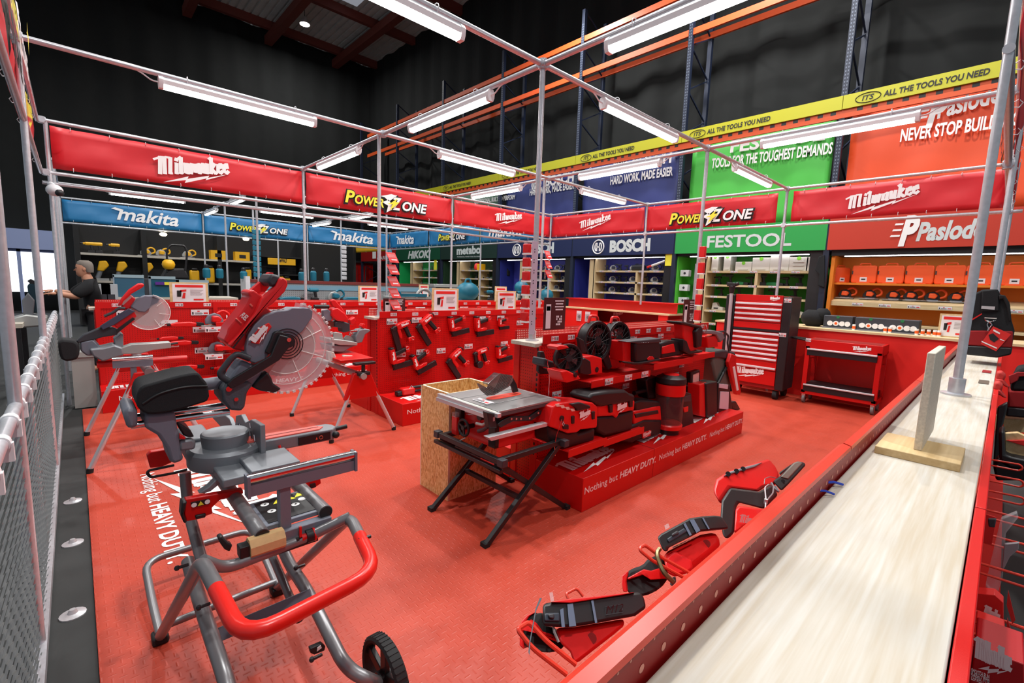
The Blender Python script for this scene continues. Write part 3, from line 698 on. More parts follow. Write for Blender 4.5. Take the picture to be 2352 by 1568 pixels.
def card_at(px, py, y, w, h, label, z=None):
    p = on(px, py, 1, y); showcard((p.x, y, z or p.z), w, h, (0, -1, 0), label)
card_at(436, 695, 7.5, .43, .27, 'white show card in a wooden frame above the left mitre saw')
card_at(847, 694, 7.5, .38, .28, 'white show card left of the hanging strip of red packs')
card_at(1022, 715, 5.2, .43, .31, 'large white show card with a nail gun picture, on the nail gun unit')
card_at(1161, 712, 5.2, .40, .29, 'white show card with a charger picture, right card on the nail gun unit')
card_at(1149, 692, 7.5, .34, .32, 'white show card partly hidden behind another on the back unit')
def poster(px, py, y, w, h, label):
    p = on(px, py, 1, y); t = thing('poster', label, 'poster', p); c = p
    MB().box(c.x-w/2, c.x+w/2, y, y+.006, c.z, c.z+h).ob('board', mat('dark maroon print', (70, 22, 24), .5), t)
    mb = MB()
    def q(a, b, z0, z1, m_): mb.m = m_; mb.sheet([(c.x+w*a, y-.002, c.z+h*z0), (c.x+w*b, y-.002, c.z+h*z0), (c.x+w*b, y-.002, c.z+h*z1), (c.x+w*a, y-.002, c.z+h*z1)])
    q(-.42, -.2, .05, .8, 0); q(-.4, -.22, .6, .74, 1)
    for i in range(4): q(-.02+.03*(i % 2), .4-.04*(i % 2), .88-.09*i, .92-.09*i, 0)
    for i in range(4):
        for j in range(4):
            if (i*3+j*5) % 4 != 1: q(.06+.07*i, .12+.07*i, .14+.08*j, .2+.08*j, 0)
    mb.ob('print', [PAP, REDL], t)
poster(1273, 757, 2.5, .26, .26, 'dark maroon poster with white print behind the middle post on the island unit')
poster(1581, 745, 2.6, .3, .3, 'dark maroon poster at the far right end of the island unit')
t = poster(906, 722, 5.2, .3, .2, 'dark box-like poster with white print on the nail gun unit behind the hanging packs')
# ================================================================ the big mitre saw and its wheeled stand
def z420(*ps): return [(420+x/6.533, 620+y/6.533) for x, y in ps]
def z280(*ps): return [(280+x/3.92, 600+y/3.92) for x, y in ps]
def z270(*ps): return [(270+x/5.227, 820+y/5.227) for x, y in ps]
def zb(*ps): return [(280+x/3.92, 950+y/3.92) for x, y in ps]
def part(t, name, px, y, th, m, bev=.006, ch=0, ax=1, label=None):
    mb = MB(); trace(mb, px, ax, y, th, ch); return mb.ob(name, m, t, bev=bev, label=label)
saw = thing('mitre_saw', 'large red and grey sliding mitre saw with raised head on the wheeled stand in front', 'mitre saw', (.45, 2.2, .85))
HR = mat('saw red housing', (216, 28, 32), .32); GD = mat('guard grey', (114, 117, 130), .5); PIV = mat('dark cast pivot', (70, 76, 84), .5, bump=.2, bscale=160)
body = part(saw, 'motor_housing', z420((1050, 290), (1190, 385), (1260, 320), (1240, 470), (1270, 560), (1365, 660), (1180, 720), (1010, 870), (960, 960), (950, 1230), (860, 1210), (770, 1190), (700, 1140), (610, 1060), (660, 960), (680, 880), (870, 640), (960, 510), (1010, 400), (975, 340)), 2.16, .13, HR, .018)
part(saw, 'handle', z420((1450, 130), (1510, 108), (1570, 160), (1578, 230), (1530, 330), (1350, 510), (1230, 590), (1000, 830), (730, 1160), (690, 1130), (860, 960), (1100, 640), (1190, 440), (1400, 240)), 2.12, .045, HR, .016)
part(saw, 'handle', z420((1300, 30), (1365, 45), (1290, 130), (1300, 250), (1190, 385), (1050, 290), (985, 330), (1200, 150)), 2.24, .04, HR, .014)
part(saw, 'grip', z420((1330, 45), (1480, 95), (1410, 240), (1330, 265), (1255, 165)), 2.135, .135, DKG, .02)
mb = MB()
for i in range(7):
    a = (905-i*26, 1010+i*0); q = z420((900-i*24, 960+i*31), (930-i*24, 955+i*31), (915-i*24, 985+i*31), (885-i*24, 990+i*31)); mb.poly([on(x, y, 1, 2.117) for x, y in q], (0, .004, 0))
mb.ob('vent', BLK, saw)
for q in (((1000, 520), (1020, 500), (1060, 540), (1040, 560)), ((790, 730), (810, 722), (890, 795), (870, 805))): part(saw, 'rib_highlight', z420(*q), 2.153, .012, mat('pink red highlight rib', (232, 110, 100), .4), .002)  # pink colour paints the highlight on the housing ribs
mb = MB(); mb.text('FUEL', on(*z420((850, 690))[0], 1, 2.155), on(*z420((935, 760))[0], 1, 2.155), .022, tuple(on(*z420((880, 650))[0], 1, 2.155)-on(*z420((850, 690))[0], 1, 2.155)), .03, .1, .003); mb.ob('lettering', WPR, saw)
part(saw, 'upper_guard', z420((1640, 565), (1900, 570), (1955, 615), (1940, 720), (1800, 920), (1690, 1010), (1540, 1050), (1420, 920), (1390, 930), (1240, 1240), (1290, 1270), (1250, 1330), (1090, 1400), (1000, 1370), (950, 1250), (950, 1150), (990, 970), (1080, 820), (1230, 680), (1400, 620), (1570, 600)), 2.13, .085, GD, .012)
bd = part(saw, 'badge', z420((1290, 790), (1335, 850), (1150, 1110), (1025, 1095), (1070, 960), (1160, 860)), 2.124, .008, REDL, .002)
def Pz(x, y, yy=2.12): return on(420+x/6.533, 620+y/6.533, 1, yy)
mb = MB(); A, B = Pz(1085, 1085), Pz(1255, 850); logo(mb, A, B, tuple(Pz(1000, 1030)-A), .028, rise=-.05, lift=.003); mb.ob('printed_logo', WPR, bd)
part(saw, 'arm_bracket', z420((1400, 920), (1490, 925), (1560, 960), (1480, 1090), (1300, 1270), (1240, 1230), (1330, 1040), (1360, 950)), 2.11, .02, BLK, .004)
# blade, clear lower guard, hub
def circ(c, r, a0=0, a1=360, n=40): return [(c[0]+r*math.cos(math.radians(a0+(a1-a0)*i/n)), c[1]+r*math.sin(math.radians(a0+(a1-a0)*i/n))) for i in range(n+1)]
bc = on(647, 787, 1, 2.165); lc = on(655, 795, 1, 2.165)
mb = MB(); n = 96; R_ = .15
rim = [(R_*(1 if i % 2 else .965)) for i in range(n)]
mb.poly([(bc.x+r*math.cos(2*PI*i/n), 2.164, bc.z+r*math.sin(2*PI*i/n)) for i, r in enumerate(rim)], (0, .0025, 0)); mb.ob('blade', mat('saw blade steel with red reflection', (206, 176, 170), .35, .6), saw, smooth=False)  # pinkish tint puts the red floor's reflection into the steel
mb = MB()
ang0, ang1 = -125, 72
out = [(lc.x+.202*math.cos(math.radians(ang0+(ang1-ang0)*i/36)), lc.z+.202*math.sin(math.radians(ang0+(ang1-ang0)*i/36))) for i in range(37)]
inn = [(lc.x+.06*math.cos(math.radians(ang1-(ang1-ang0)*i/18)), lc.z+.06*math.sin(math.radians(ang1-(ang1-ang0)*i/18))) for i in range(19)]
mb.poly([(x, 2.14, z) for x, z in out+inn], (0, .003, 0)); mb.poly([(x, 2.205, z) for x, z in out+inn], (0, .003, 0))
for i in range(36):
    (xa, za), (xb, zb_) = out[i], out[i+1]; mb.sheet([(xa, 2.14, za), (xb, 2.14, zb_), (xb, 2.208, zb_), (xa, 2.208, za)])
mb.ob('clear_guard', CLR, saw)
mb = MB()
for i in range(26):
    a = math.radians(ang0+4+(ang1-ang0-8)*i/25); mb.bar((lc.x+.197*math.cos(a), 2.136, lc.z+.197*math.sin(a)), (lc.x+.207*math.cos(a), 2.136, lc.z+.207*math.sin(a)), .012, .008, (0, 1, 0))
for r in (.118, .165): mb.tube([(lc.x+r*math.cos(math.radians(ang0+(ang1-ang0)*i/30)), 2.137, lc.z+r*math.sin(math.radians(ang0+(ang1-ang0)*i/30))) for i in range(31)], .0018, 5)
for a in (-70, -20, 25): mb.tube([(lc.x+r*math.cos(math.radians(a)), 2.137, lc.z+r*math.sin(math.radians(a))) for r in (.06, .165)], .002, 5)
mb.ob('guard_rib', mat('clear rib edge', (236, 230, 226), .15), saw)
hc = on(662, 784, 1, 2.115)
mb = MB()
for r in (.03, .042, .054, .066): mb.tube([(hc.x+r*math.cos(a*PI/12), 2.128, hc.z-.012+r*math.sin(a*PI/12)) for a in range(24)], .0022, 5, closed=True)
mb.cyl((hc.x, 2.105, hc.z), (hc.x, 2.16, hc.z), .026, n=20); mb.ob('hub', BLK, saw)
mb = MB(); mb.cyl((hc.x-.004, 2.09, hc.z+.01), (hc.x-.004, 2.106, hc.z+.01), .009, n=12); mb.ob('bolt', CHR, saw)
part(saw, 'link_arm', z280((1500, 680), (1420, 660), (1340, 850), (1000, 1050), (945, 1110), (985, 1150), (1075, 1105), (1420, 890), (1520, 760)), 2.095, .014, BLK, .004)
part(saw, 'head_arm', z280((1080, 890), (1200, 940), (1290, 960), (1200, 1110), (1110, 1190), (1000, 1150), (960, 1080), (1000, 1000)), 2.14, .1, GD, .01)
part(saw, 'dust_chute', z280((1230, 1060), (1310, 990), (1350, 1050), (1365, 1100), (1440, 1150), (1380, 1190), (1240, 1165), (1170, 1130)), 2.13, .07, BLK, .008)
part(saw, 'pivot_block', z280((900, 1150), (960, 1090), (1080, 1070), (1180, 1100), (1130, 1190), (1110, 1310), (1080, 1350), (970, 1340), (910, 1260)), 2.11, .17, PIV, .01)
mb = MB(); c = on(*z280((965, 1150))[0], 1, 2.1); mb.cyl(c, c+Vector((0, .02, 0)), .011, n=12); c = on(*z280((1030, 1243))[0], 1, 2.1); mb.cyl(c, c+Vector((0, .02, 0)), .008, n=12); mb.ob('bolt', CHR, saw)
mb = MB(); mb.tube([on(x, y, 1, 2.13) for x, y in z280((1150, 875), (1040, 830), (985, 870), (885, 1000), (892, 1035), (965, 1085))], .0125, 12, .03); mb.ob('carry_handle', DKG, saw)
mb = MB(); mb.cyl(on(462, 884, 1, 2.2), on(522, 876, 1, 2.2), .026, n=16); mb.ob('dust_pipe', GD, saw)
bag = part(saw, 'dust_bag', z270((230, 450), (280, 350), (420, 310), (700, 230), (900, 190), (990, 195), (1010, 240), (1090, 330), (1110, 520), (1000, 560), (700, 650), (450, 690), (330, 680), (250, 620), (225, 560)), 2.1, .2, BLKC, .035, 1)
mb = MB(); mb.tube([on(x, y, 1, 2.098) for x, y in z270((300, 560), (480, 440), (800, 350), (1080, 345))], .004, 6, .05); mb.ob('seam', BLK, bag)
for y, a, b in ((2.15, (330, 770), (1340, 632)), (2.27, (210, 668), (1290, 545))):
    p, q = on(*z270(a)[0], 1, y), on(*z270(b)[0], 1, y); q.z = p.z = 1.085
    MB().cyl((.12, y, 1.085), (q.x, y, 1.085), .014, n=16).ob('slide_rail', CHR, saw)
part(saw, 'rail_end_cap', z270((60, 640), (130, 610), (215, 610), (240, 650), (245, 850), (120, 870), (80, 740)), 2.11, .2, GRY, .014)
part(saw, 'support_neck', z270((320, 695), (500, 680), (695, 655), (712, 800), (740, 950), (760, 1100), (800, 1240), (680, 1290), (630, 1250), (590, 1100), (480, 940), (325, 850)), 2.125, .17, GD, .012)
part(saw, 'bevel_scale', z270((710, 790), (760, 800), (880, 880), (925, 960), (860, 970), (790, 940)), 2.14, .13, BLK, .01)
part(saw, 'bevel_lever', z270((745, 920), (820, 965), (820, 990), (745, 990)), 2.12, .02, REDP, .004)
part(saw, 'bevel_scale', z270((745, 1010), (900, 985), (945, 1020), (930, 1110), (750, 1130)), 2.13, .04, GRYM, .008)
bs = on(503, 1052, 1, 2.1); cx, cy = .43, 2.21
MB().lathe([(.135, 0), (.14, .01), (.14, .065), (.128, .078), (0, .08)], (cx, cy, .855), n=36).ob('base', GRYM, saw)
MB().lathe([(.085, .0), (.09, .05), (.083, .056), (.07, .052)], (cx, cy, .932), n=32).ob('turntable', GRYM, saw)
# base wings and fence
MB().box(.36, .62, 1.93, 2.5, .85, .885).ob('base_wing', GRYM, saw, bev=.006)
mb = MB(); mb.box(.45, .63, 1.9, 2.1, .885, .905); mb.ob('base_table', GRYM, saw, bev=.004)
mb = MB(); mb.tube([(.47, 1.84, .9), (.66, 1.84, .9), (.68, 1.86, .9)], .011, 8, .02); mb.ob('extension_bar', GRYL, saw)
part(saw, 'fence', z270((1420, 700), (1480, 690), (1530, 785), (1600, 750), (1712, 820), (1722, 1190), (1640, 1230), (1560, 1120), (1400, 930)), .53, .02, GRYM, .003, ax=0)
part(saw, 'fence', z270((1130, 720), (1270, 680), (1340, 740), (1375, 830), (1240, 840)), .53, .02, GRYM, .003, ax=0)
mb = MB()
for a, b in (((1440, 790), (1450, 860)), ((1465, 800), (1480, 890)), ((1495, 820), (1512, 915)), ((1590, 790), (1596, 850)), ((1600, 890), (1612, 990)), ((1640, 930), (1650, 1010))):
    mb.tube([on(*z270(a)[0], 0, .527), on(*z270(b)[0], 0, .527)], .0025, 5)
mb.ob('scale_mark', CHR, saw)
MB().poly([(.52, 2.14, .935), (.86, 2.13, .935), (.885, 2.16, .935), (.885, 2.2, .935), (.86, 2.23, .935), (.52, 2.25, .935)], (0, 0, -.055)).ob('mitre_arm', GRYM, saw, bev=.006)
MB().poly([(.5, 2.155, .94), (.8, 2.15, .94), (.83, 2.18, .94), (.8, 2.21, .94), (.5, 2.23, .94)], (0, 0, -.006)).ob('kerf_insert', mat('pale red plastic insert', (236, 96, 84), .4), saw)
mb = MB(); mb.box(.52, .81, 2.183, 2.189, .9402, .941); mb.ob('kerf_slot', mat('dark joint line', (90, 8, 8), .6), saw)
pl = MB().box(.70, .845, 2.126, 2.134, .888, .925); pl.ob('label_plate', BLK, saw)
mb = MB(); mb.cyl((.885, 2.18, .915), (.945, 2.175, .92), .011, n=12); mb.sph((.87, 2.125, .905), .017); mb.ob('mitre_knob', BLK, saw)
mb = MB(); mb.tube([(.615, 2.12, .91), (.62, 2.11, .885), (.65, 2.115, .88)], .006, 6, .01); mb.ob('lock_lever', REDP, saw)
mb = MB(); mb.sheet([(.775, 2.1255, .9), (.785, 2.1255, .9), (.78, 2.1255, .912)]); mb.tube([(.80+.008*math.cos(i*PI/6), 2.1255, .906+.008*math.sin(i*PI/6)) for i in range(12)], .0012, 4, closed=True); mb.ob('warning_sign', mat('orange red print', (236, 92, 60), .5), saw)
mb = MB(); mb.box(.3, .4, 2.3, 2.52, .855, .95); mb.ob('base_wing', GRYM, saw, bev=.01)

# ---------------------------------------------------------------- the stand
st = thing('saw_stand', 'grey tubular wheeled saw stand with a red handle loop in the left foreground', 'saw stand', (.45, 2.1, 0))
for x0, y1, y2, z in ((.42, 1.66, 2.75, .76), (.645, 1.68, 2.75, .765)):
    MB().cyl((x0, y1, z), (x0, y2, z), .026, n=20).ob('main_beam', TUBG, st)
    mb = MB(); mb.cyl((x0, y1-.004, z), (x0, y1+.01, z), .0235, n=20); mb.ob('end_cap', BLK, st)
MB().box(.44, .63, 1.70, 1.92, .752, .77).ob('cross_plate', GRY, st, bev=.003)
pl = MB().box(.455, .62, 1.715, 1.9, .77, .7725).ob('label_plate', BLK, st)
mb = MB(); zz = .7735
def disc(mb, x, y, r): mb.sheet([(x+r*math.cos(i*PI/8), y+r*math.sin(i*PI/8), zz) for i in range(16)])
mb.m = 0
for x_, y_ in ((.485, 1.87), (.49, 1.8), (.535, 1.80), (.575, 1.80), (.61, 1.83)): disc(mb, x_, y_, .015)
mb.m = 1
for x_, y_ in ((.53, 1.865), (.575, 1.865), (.612, 1.875)): mb.sheet([(x_-.02, y_-.014, zz), (x_+.02, y_-.014, zz), (x_, y_+.02, zz)])
zz = .775; mb.m = 2; disc(mb, .535, 1.8, .007)
mb.m = 3
for x_, y_ in ((.485, 1.87), (.49, 1.8), (.575, 1.8)): mb.sheet([(x_-.006, y_-.006, zz), (x_+.006, y_-.002, zz), (x_+.002, y_+.006, zz)])
mb.ob('warning_sign', [WPR, YPR, REDL, BPR], pl)
MB().box(.40, .66, 1.66, 1.70, .70, .75).ob('front_crossmember', GRY, st, bev=.003)
# handle loop with legs (A pair)
aL, aR = (.238, 1.62, .765), (.705, 1.6, .76)
cL, cR = (.257, 1.22, .735), (.635, 1.25, .745)
def lerp(a, b, t): return tuple(Vector(a)*(1-t)+Vector(b)*t)
MB().tube([(.185, 2.41, .04), aL, lerp(aL, cL, .45)], .0215, 14, .07).ob('rear_leg', TUBG, st)
MB().tube([(.675, 2.43, .04), aR, lerp(aR, cR, .45)], .0205, 14, .07).ob('rear_leg', TUBG, st)
MB().tube([lerp(aL, cL, .4), cL, cR, lerp(aR, cR, .4)], .0225, 16, .09).ob('red_handle', mat('glossy red grip sleeve', (226, 36, 28), .28), st)
MB().tube([aL, (.30, 1.64, .70), (.56, 1.66, .70), aR], .019, 12, .05).ob('top_crossbar', TUBG, st)
for p in ((.185, 2.42, .0), (.675, 2.43, 0)):
    MB().box(p[0]-.03, p[0]+.03, p[1]-.035, p[1]+.035, .012, .05).ob('rubber_foot', BLKR, st, bev=.008)
MB().tube([(.185, 2.42, .05), (.18, 2.62, .09), (.18, 2.92, .15), (.68, 2.92, .15), (.68, 2.62, .09), (.675, 2.43, .05)], .0175, 12, .09).ob('floor_frame', TUBG, st)
MB().cyl((.2, 2.42, .075), (.67, 2.43, .075), .0165, n=12).ob('floor_crossbar', TUBG, st)
# wheel legs (B pair)
def Q(px, py, x): return on(px, py, 0, x)
MB().tube([Q(425, 1085, .30), Q(432, 1170, .30), Q(470, 1310, .30)], .021, 14, .08).ob('strut', TUBG, st)
MB().tube([Q(432, 1288, .285), Q(450, 1350, .285), Q(482, 1450, .285), Q(520, 1560, .29), (.30, 1.5, .17), (.30, 1.42, .15)], .0255, 14, .08).ob('front_leg', TUBG, st)
MB().tube([Q(640, 1240, .61), Q(668, 1300, .61), Q(702, 1350, .61), Q(745, 1435, .62), Q(785, 1515, .63), Q(810, 1543, .655), Q(850, 1562, .70), (.74, 1.45, .15)], .0235, 14, .06).ob('front_leg', TUBG, st)
MB().tube([Q(610, 1240, .58), Q(678, 1400, .58)], .017, 12).ob('strut', TUBG, st)
e = Q(678, 1400, .58); MB().cyl(e, e+Vector((.0, -.05, -.015)), .018, n=12).ob('end_cap', BLK, st)
p, q = Q(478, 1468, .29), Q(716, 1366, .61); MB().bar(p, q, .008, .05, (0, .5, 1)).ob('flat_brace', GRY, st, bev=.002)
MB().cyl((.28, 1.46, .15), (.80, 1.46, .15), .011, n=10).ob('axle', TUBG, st)
def wheel(x):
    c = Vector((x, 1.46, .15)); X = (1, 0, 0)
    w = MB(); n = 44; rings = []
    for dx, r in ((-.022, .128), (-.026, .14), (-.02, .149), (0, .15), (.02, .149), (.026, .14), (.022, .128)): rings.append(w.ring(c+Vector((dx, 0, 0)), X, r, n))
    w.loft(rings, False, True)
    for i in range(n):
        a = 2*PI*i/n; w.bar(c+Vector((-.02, .149*math.cos(a), .149*math.sin(a))), c+Vector((.02, .149*math.cos(a), .149*math.sin(a))), .006, .006, (0, math.cos(a), math.sin(a)))
    wo = w.ob('wheel', BLKR, st)
    h = MB(); h.cyl(c+Vector((-.03, 0, 0)), c+Vector((.03, 0, 0)), .03, n=18)
    for i in range(5):
        a = 2*PI*i/5+.3; d = Vector((0, math.cos(a), math.sin(a))); h.bar(c+d*.02, c+d*.132, .04, .02, (1, 0, 0))
    h.ob('spokes', BLK, wo, bev=.003)
wheel(.775); wheel(.255)
# brackets, knobs, pedal
bk = MB(); trace(bk, zb((570, 770), (860, 720), (1090, 680), (1095, 720), (880, 780), (810, 850), (820, 900), (650, 960), (580, 970), (560, 900)), 1, 2.02, .03); bk.ob('red_bracket', RED, st, bev=.004, label='red saw mounting bracket')
mb = MB(); trace(mb, zb((620, 800), (790, 765), (790, 810), (640, 845)), 1, 2.015, .004); mb.ob('label_plate', BLK, st)
mb = MB(); mb.m = 0
for (x_, y_) in ((650, 822), (770, 792)):
    c = on(*zb((x_, y_))[0], 1, 2.012); mb.sheet([(c.x+.009*math.cos(i*PI/6), c.y, c.z+.009*math.sin(i*PI/6)) for i in range(12)])
mb.m = 1; c = on(*zb((710, 808))[0], 1, 2.012); mb.sheet([(c.x-.01, c.y, c.z-.007), (c.x+.01, c.y, c.z-.007), (c.x, c.y, c.z+.01)]); mb.ob('warning_sign', [WPR, YPR], st)
mb = MB(); trace(mb, zb((540, 800), (590, 790), (560, 900), (590, 980), (560, 990), (530, 920)), 1, 2.0, .05); mb.ob('lever', BLK, st, bev=.006)
mb = MB(); trace(mb, zb((660, 920), (760, 900), (755, 935), (670, 955)), 1, 2.01, .03); mb.ob('lever', BLK, st, bev=.004)
part(st, 'red_bracket', [(337, 1046), (345, 1038), (392, 1030), (395, 1062), (372, 1072), (345, 1075)], 2.5, .03, RED, .004)
part(st, 'red_bracket', [(690, 1108), (735, 1092), (738, 1110), (720, 1122), (694, 1126)], 2.1, .05, RED, .004)
mb = MB(); trace(mb, [(713, 1113), (725, 1110), (726, 1118), (714, 1122)], 1, 2.09, .03); mb.ob('lever', BLK, st)
mb = MB(); mb.tube([on(x, y, 1, 2.25) for x, y in ((400, 1068), (342, 1080), (338, 1086), (346, 1096), (400, 1086), (430, 1078))], .0055, 8, .01); mb.ob('wire_loop', BLK, st)
part(st, 'arm_support', zb((690, 720), (780, 660), (940, 500), (1100, 470), (1110, 520), (900, 620), (800, 700), (740, 720)), 2.05, .04, GRYM, .004)
# near roller support with its square post
rp, rq = on(567, 1098, 1, 1.68), on(816, 1046, 1, 1.68); zt_ = (rp.z+rq.z)/2
rl = MB(); rl.cyl((rp.x, 1.68, zt_), (rq.x, 1.68, zt_), .0165, n=20); rl.ob('roller', CHR, st)
MB().box(rp.x, rq.x, 1.672, 1.70, zt_-.062, zt_-.02).ob('roller_channel', GRY, st, bev=.002)
for xx in (rp.x, rq.x-.006): MB().box(xx-.003, xx+.006, 1.66, 1.705, zt_-.062, zt_+.014).ob('roller_bracket', GRY, st)
pc = on(653, 1150, 1, 1.69); MB().box(pc.x-.018, pc.x+.02, 1.68, 1.715, .70, zt_-.06).ob('roller_post', GRY, st, bev=.003)
mb = MB(); h = [(math.cos(a*PI/4+PI/8)*.036, math.sin(a*PI/4+PI/8)*.036) for a in range(8)]
mb.loft([[(x_, 1.655+a, .735+b) for a, b in h] for x_ in (.375, .485)]); mb.ob('timber_sleeve', mat('bare pine block', (216, 178, 124), .7, noise=.15, nscale=60), st, label='bare pine sleeve clamped to the stand end')
MB().box(.345, .378, 1.635, 1.675, .715, .755).ob('square_cap', BLK, st, bev=.002)
MB().box(.37, .60, 1.64, 1.67, .685, .70).ob('extension_tube', BLK, st)
mb = MB(); mb.cyl((.525, 1.65, .71), (.57, 1.65, .71), .01, n=8); mb.cyl((.56, 1.65, .71), (.585, 1.65, .71), .024, n=14); mb.ob('clamp_knob', BLK, st)
mb = MB(); mb.cyl((.545, 1.65, .71), (.562, 1.65, .71), .014, n=10); mb.cyl((.582, 1.65, .71), (.592, 1.65, .71), .024, n=14); mb.bar((.54, 1.645, .72), (.54, 1.645, .76), .008, .008); mb.ob('clamp_knob', REDP, st, label='red part of the clamp knob')
mb = MB(); trace(mb, [(500, 1236), (510, 1230), (524, 1246), (535, 1252), (528, 1268), (516, 1262), (506, 1248)], 1, 1.72, .03); mb.ob('lever', BLK, st, bev=.005)
mb = MB(); trace(mb, [(712, 1490), (740, 1478), (748, 1484), (746, 1494), (722, 1504), (714, 1500)], 1, 1.6, .02); mb.ob('foot_pedal', BLK, st, bev=.003)
mb = MB(); c = on(733, 1489, 1, 1.595); mb.poly([(c.x-.008, c.y, c.z-.008), (c.x+.01, c.y, c.z-.003), (c.x+.006, c.y, c.z+.01), (c.x-.006, c.y, c.z+.006)], (0, .002, 0)); mb.ob('pedal_print', WPR, st)
for px, py, y in ((840, 1235, 1.42), (470, 1390, 1.9), (728, 1508, 1.55), (420, 1300, 2.0), (690, 1300, 1.9)):
    mb = MB(); c = on(px, py, 1, y); mb.cyl(c-Vector((.018, 0, .0)), c+Vector((.018, 0, 0)), .006, n=8); mb.sph(c-Vector((.018, 0, 0)), .01, n=8); mb.ob('bolt', BLK, st)
# ================================================================ floor print
mb = MB(); a, b = fl(276, 1100, .013), fl(318, 1318, .013)
u_ = (1, 0, 0); d_ = Vector((0, -1, 0)); Lf = abs(a.y-b.y)
mb.text('Nothing but', (.295, a.y, .0125), (.295, a.y-Lf*.40, .0125), .095, u_, .006); mb.text('HEAVY DUTY.', (.295, a.y-Lf*.43, .0125), (.295, b.y, .0125), .095, u_, .03)
lg = MB(); logo(lg, (.52, 4.55, .0125), (.52, 3.2, .0125), u_, .3, rise=.2, lift=.003)
for q in (mb, lg): struct(q.ob('trim_9' if q is mb else 'trim_10', WPR))

# ================================================================ OSB box
t = thing('wooden_box', 'open-topped tall box of oriented strand board beside the table saw', 'box', (2.19, 2.9, 0))
x0, x1, y0, y1, h = 1.95, 2.43, 2.71, 3.09, .835
for nm, b in (('side_panel', (x0, x0+.018, y0, y1)), ('side_panel', (x1-.018, x1, y0, y1)), ('side_panel', (x0+.018, x1-.018, y0, y0+.018)), ('side_panel', (x0+.018, x1-.018, y1-.018, y1))):
    MB().box(b[0], b[1], b[2], b[3], .012, h).ob(nm, OSB, t)
MB().box(x0+.018, x1-.018, y0+.018, y1-.018, .012, .03).ob('bottom_panel', OSB, t)
EDG = mat('pale cut board edge', (236, 220, 186), .7)
for b in ((x0, x0+.018, y0, y1), (x1-.018, x1, y0, y1), (x0, x1, y0, y0+.018), (x0, x1, y1-.018, y1)): MB().box(b[0], b[1], b[2], b[3], h, h+.002).ob('cut_edge', EDG, t)
MB().box(x0-.001, x0+.017, y0-.0015, y0, .012, h).ob('cut_edge', EDG, t)
MB().box(x0-.0015, x0, y1-.012, y1, .012, h).ob('cut_edge', EDG, t)

# ================================================================ table saw on folding stand
ts = thing('table_saw', 'grey-topped red table saw with clear blade guard in front of the wooden box', 'table saw', (2.17, 2.38, .55))
TOPM = mat('grey coated saw table', (150, 150, 150), .35, .4)
TX0, TX1, TY0, TY1, TZ = 1.90, 2.44, 2.11, 2.68, .85
ys = (TY0, 2.265, 2.275, 2.508, 2.518, TY1)
for a, b in ((TY0, 2.265), (2.275, 2.508), (2.518, TY1)): MB().box(TX0, TX1, a, b, TZ-.016, TZ).ob('table_top', TOPM, ts, bev=.002)
MB().box(TX0, TX1, TY0, TY1, TZ-.035, TZ-.012).ob('table_frame', mat('dark table edge', (86, 80, 84), .5, .3), ts)
MB().box(TX0-.035, TX0-.004, TY0-.03, TY1+.06, TZ-.03, TZ-.003).ob('front_rail', ALU, ts, bev=.002)
MB().box(TX0-.028, TX0-.010, TY0-.0, TY1-.12, TZ-.003, TZ-.001).ob('scale_strip', mat('cream scale strip', (232, 230, 206), .5), ts)
MB().box(TX0-.045, TX0-.03, TY0, TY1+.06, TZ-.055, TZ-.03).ob('front_rail', ALU, ts)
MB().box(TX1, TX1+.03, TY0-.02, TY1+.05, TZ-.03, TZ-.004).ob('rear_rail', ALU, ts, bev=.002)
mb = MB(); n = 24
mb.poly([(2.2+.16*math.copysign(abs(math.cos(i*2*PI/n))**.6, math.cos(i*2*PI/n)), 2.39+.045*math.copysign(abs(math.sin(i*2*PI/n))**.8, math.sin(i*2*PI/n)), TZ+.0005) for i in range(n)], (0, 0, .002)); mb.ob('throat_plate', mat('orange red insert', (236, 74, 52), .45), ts)
mb = MB(); labelmesh(mb, (1.98, 2.36, TZ), (0, -1, 0), (1, 0, 0), .16, .07); mb.ob('price_label', [PAP, BPR, REDL], ts)
def z930(*ps): return [(930+x/6.273, 840+y/6.273) for x, y in ps]
GUA = mat('smoked guard plastic', (120, 114, 110), .12, alpha=.6, spec=.8)
for yy in (2.355, 2.42):
    part(ts, 'guard_side', z930((1200, 260), (1290, 175), (1370, 108), (1550, 140), (1562, 205), (1500, 300), (1290, 420), (1180, 430), (1090, 350), (1040, 255), (1060, 250), (1190, 320)), yy, .004, GUA, 0)
mb = MB(); trace(mb, z930((1195, 255), (1290, 175), (1365, 112), (1330, 190), (1220, 280)), 1, 2.36, .06); mb.ob('guard_top', CLRD, ts)
mb = MB()
for i in range(7):
    f = i/6; a = z930((1080+150*f, 330-40*f))[0]; b = z930((1190+180*f, 430-60*f))[0]; mb.tube([on(a[0], a[1], 1, 2.352), on(b[0], b[1], 1, 2.352)], .0018, 5)
for i in range(8):
    f = i/7; a = z930((1400+22*i, 120+2*i))[0]; b = z930((1270+28*i, 400-14*i))[0]; mb.tube([on(a[0], a[1], 1, 2.352), on(b[0], b[1], 1, 2.352)], .0018, 5)
mb.ob('guard_rib', mat('dark guard ribs', (66, 60, 58), .3), ts)
part(ts, 'riving_knife', z930((1500, 250), (1560, 170), (1610, 260), (1640, 370), (1570, 390), (1545, 310)), 2.385, .018, BLK, .003)
mb = MB(); trace(mb, z930((1370, 150), (1440, 140), (1520, 150), (1500, 230), (1420, 240)), 1, 2.39, .003); mb.ob('guard_spring', mat('guard metal', (150, 140, 134), .3, .7), ts)
MB().box(1.965, 2.42, 2.2, 2.62, .56, TZ-.035).ob('motor_housing', HR, ts, bev=.01)
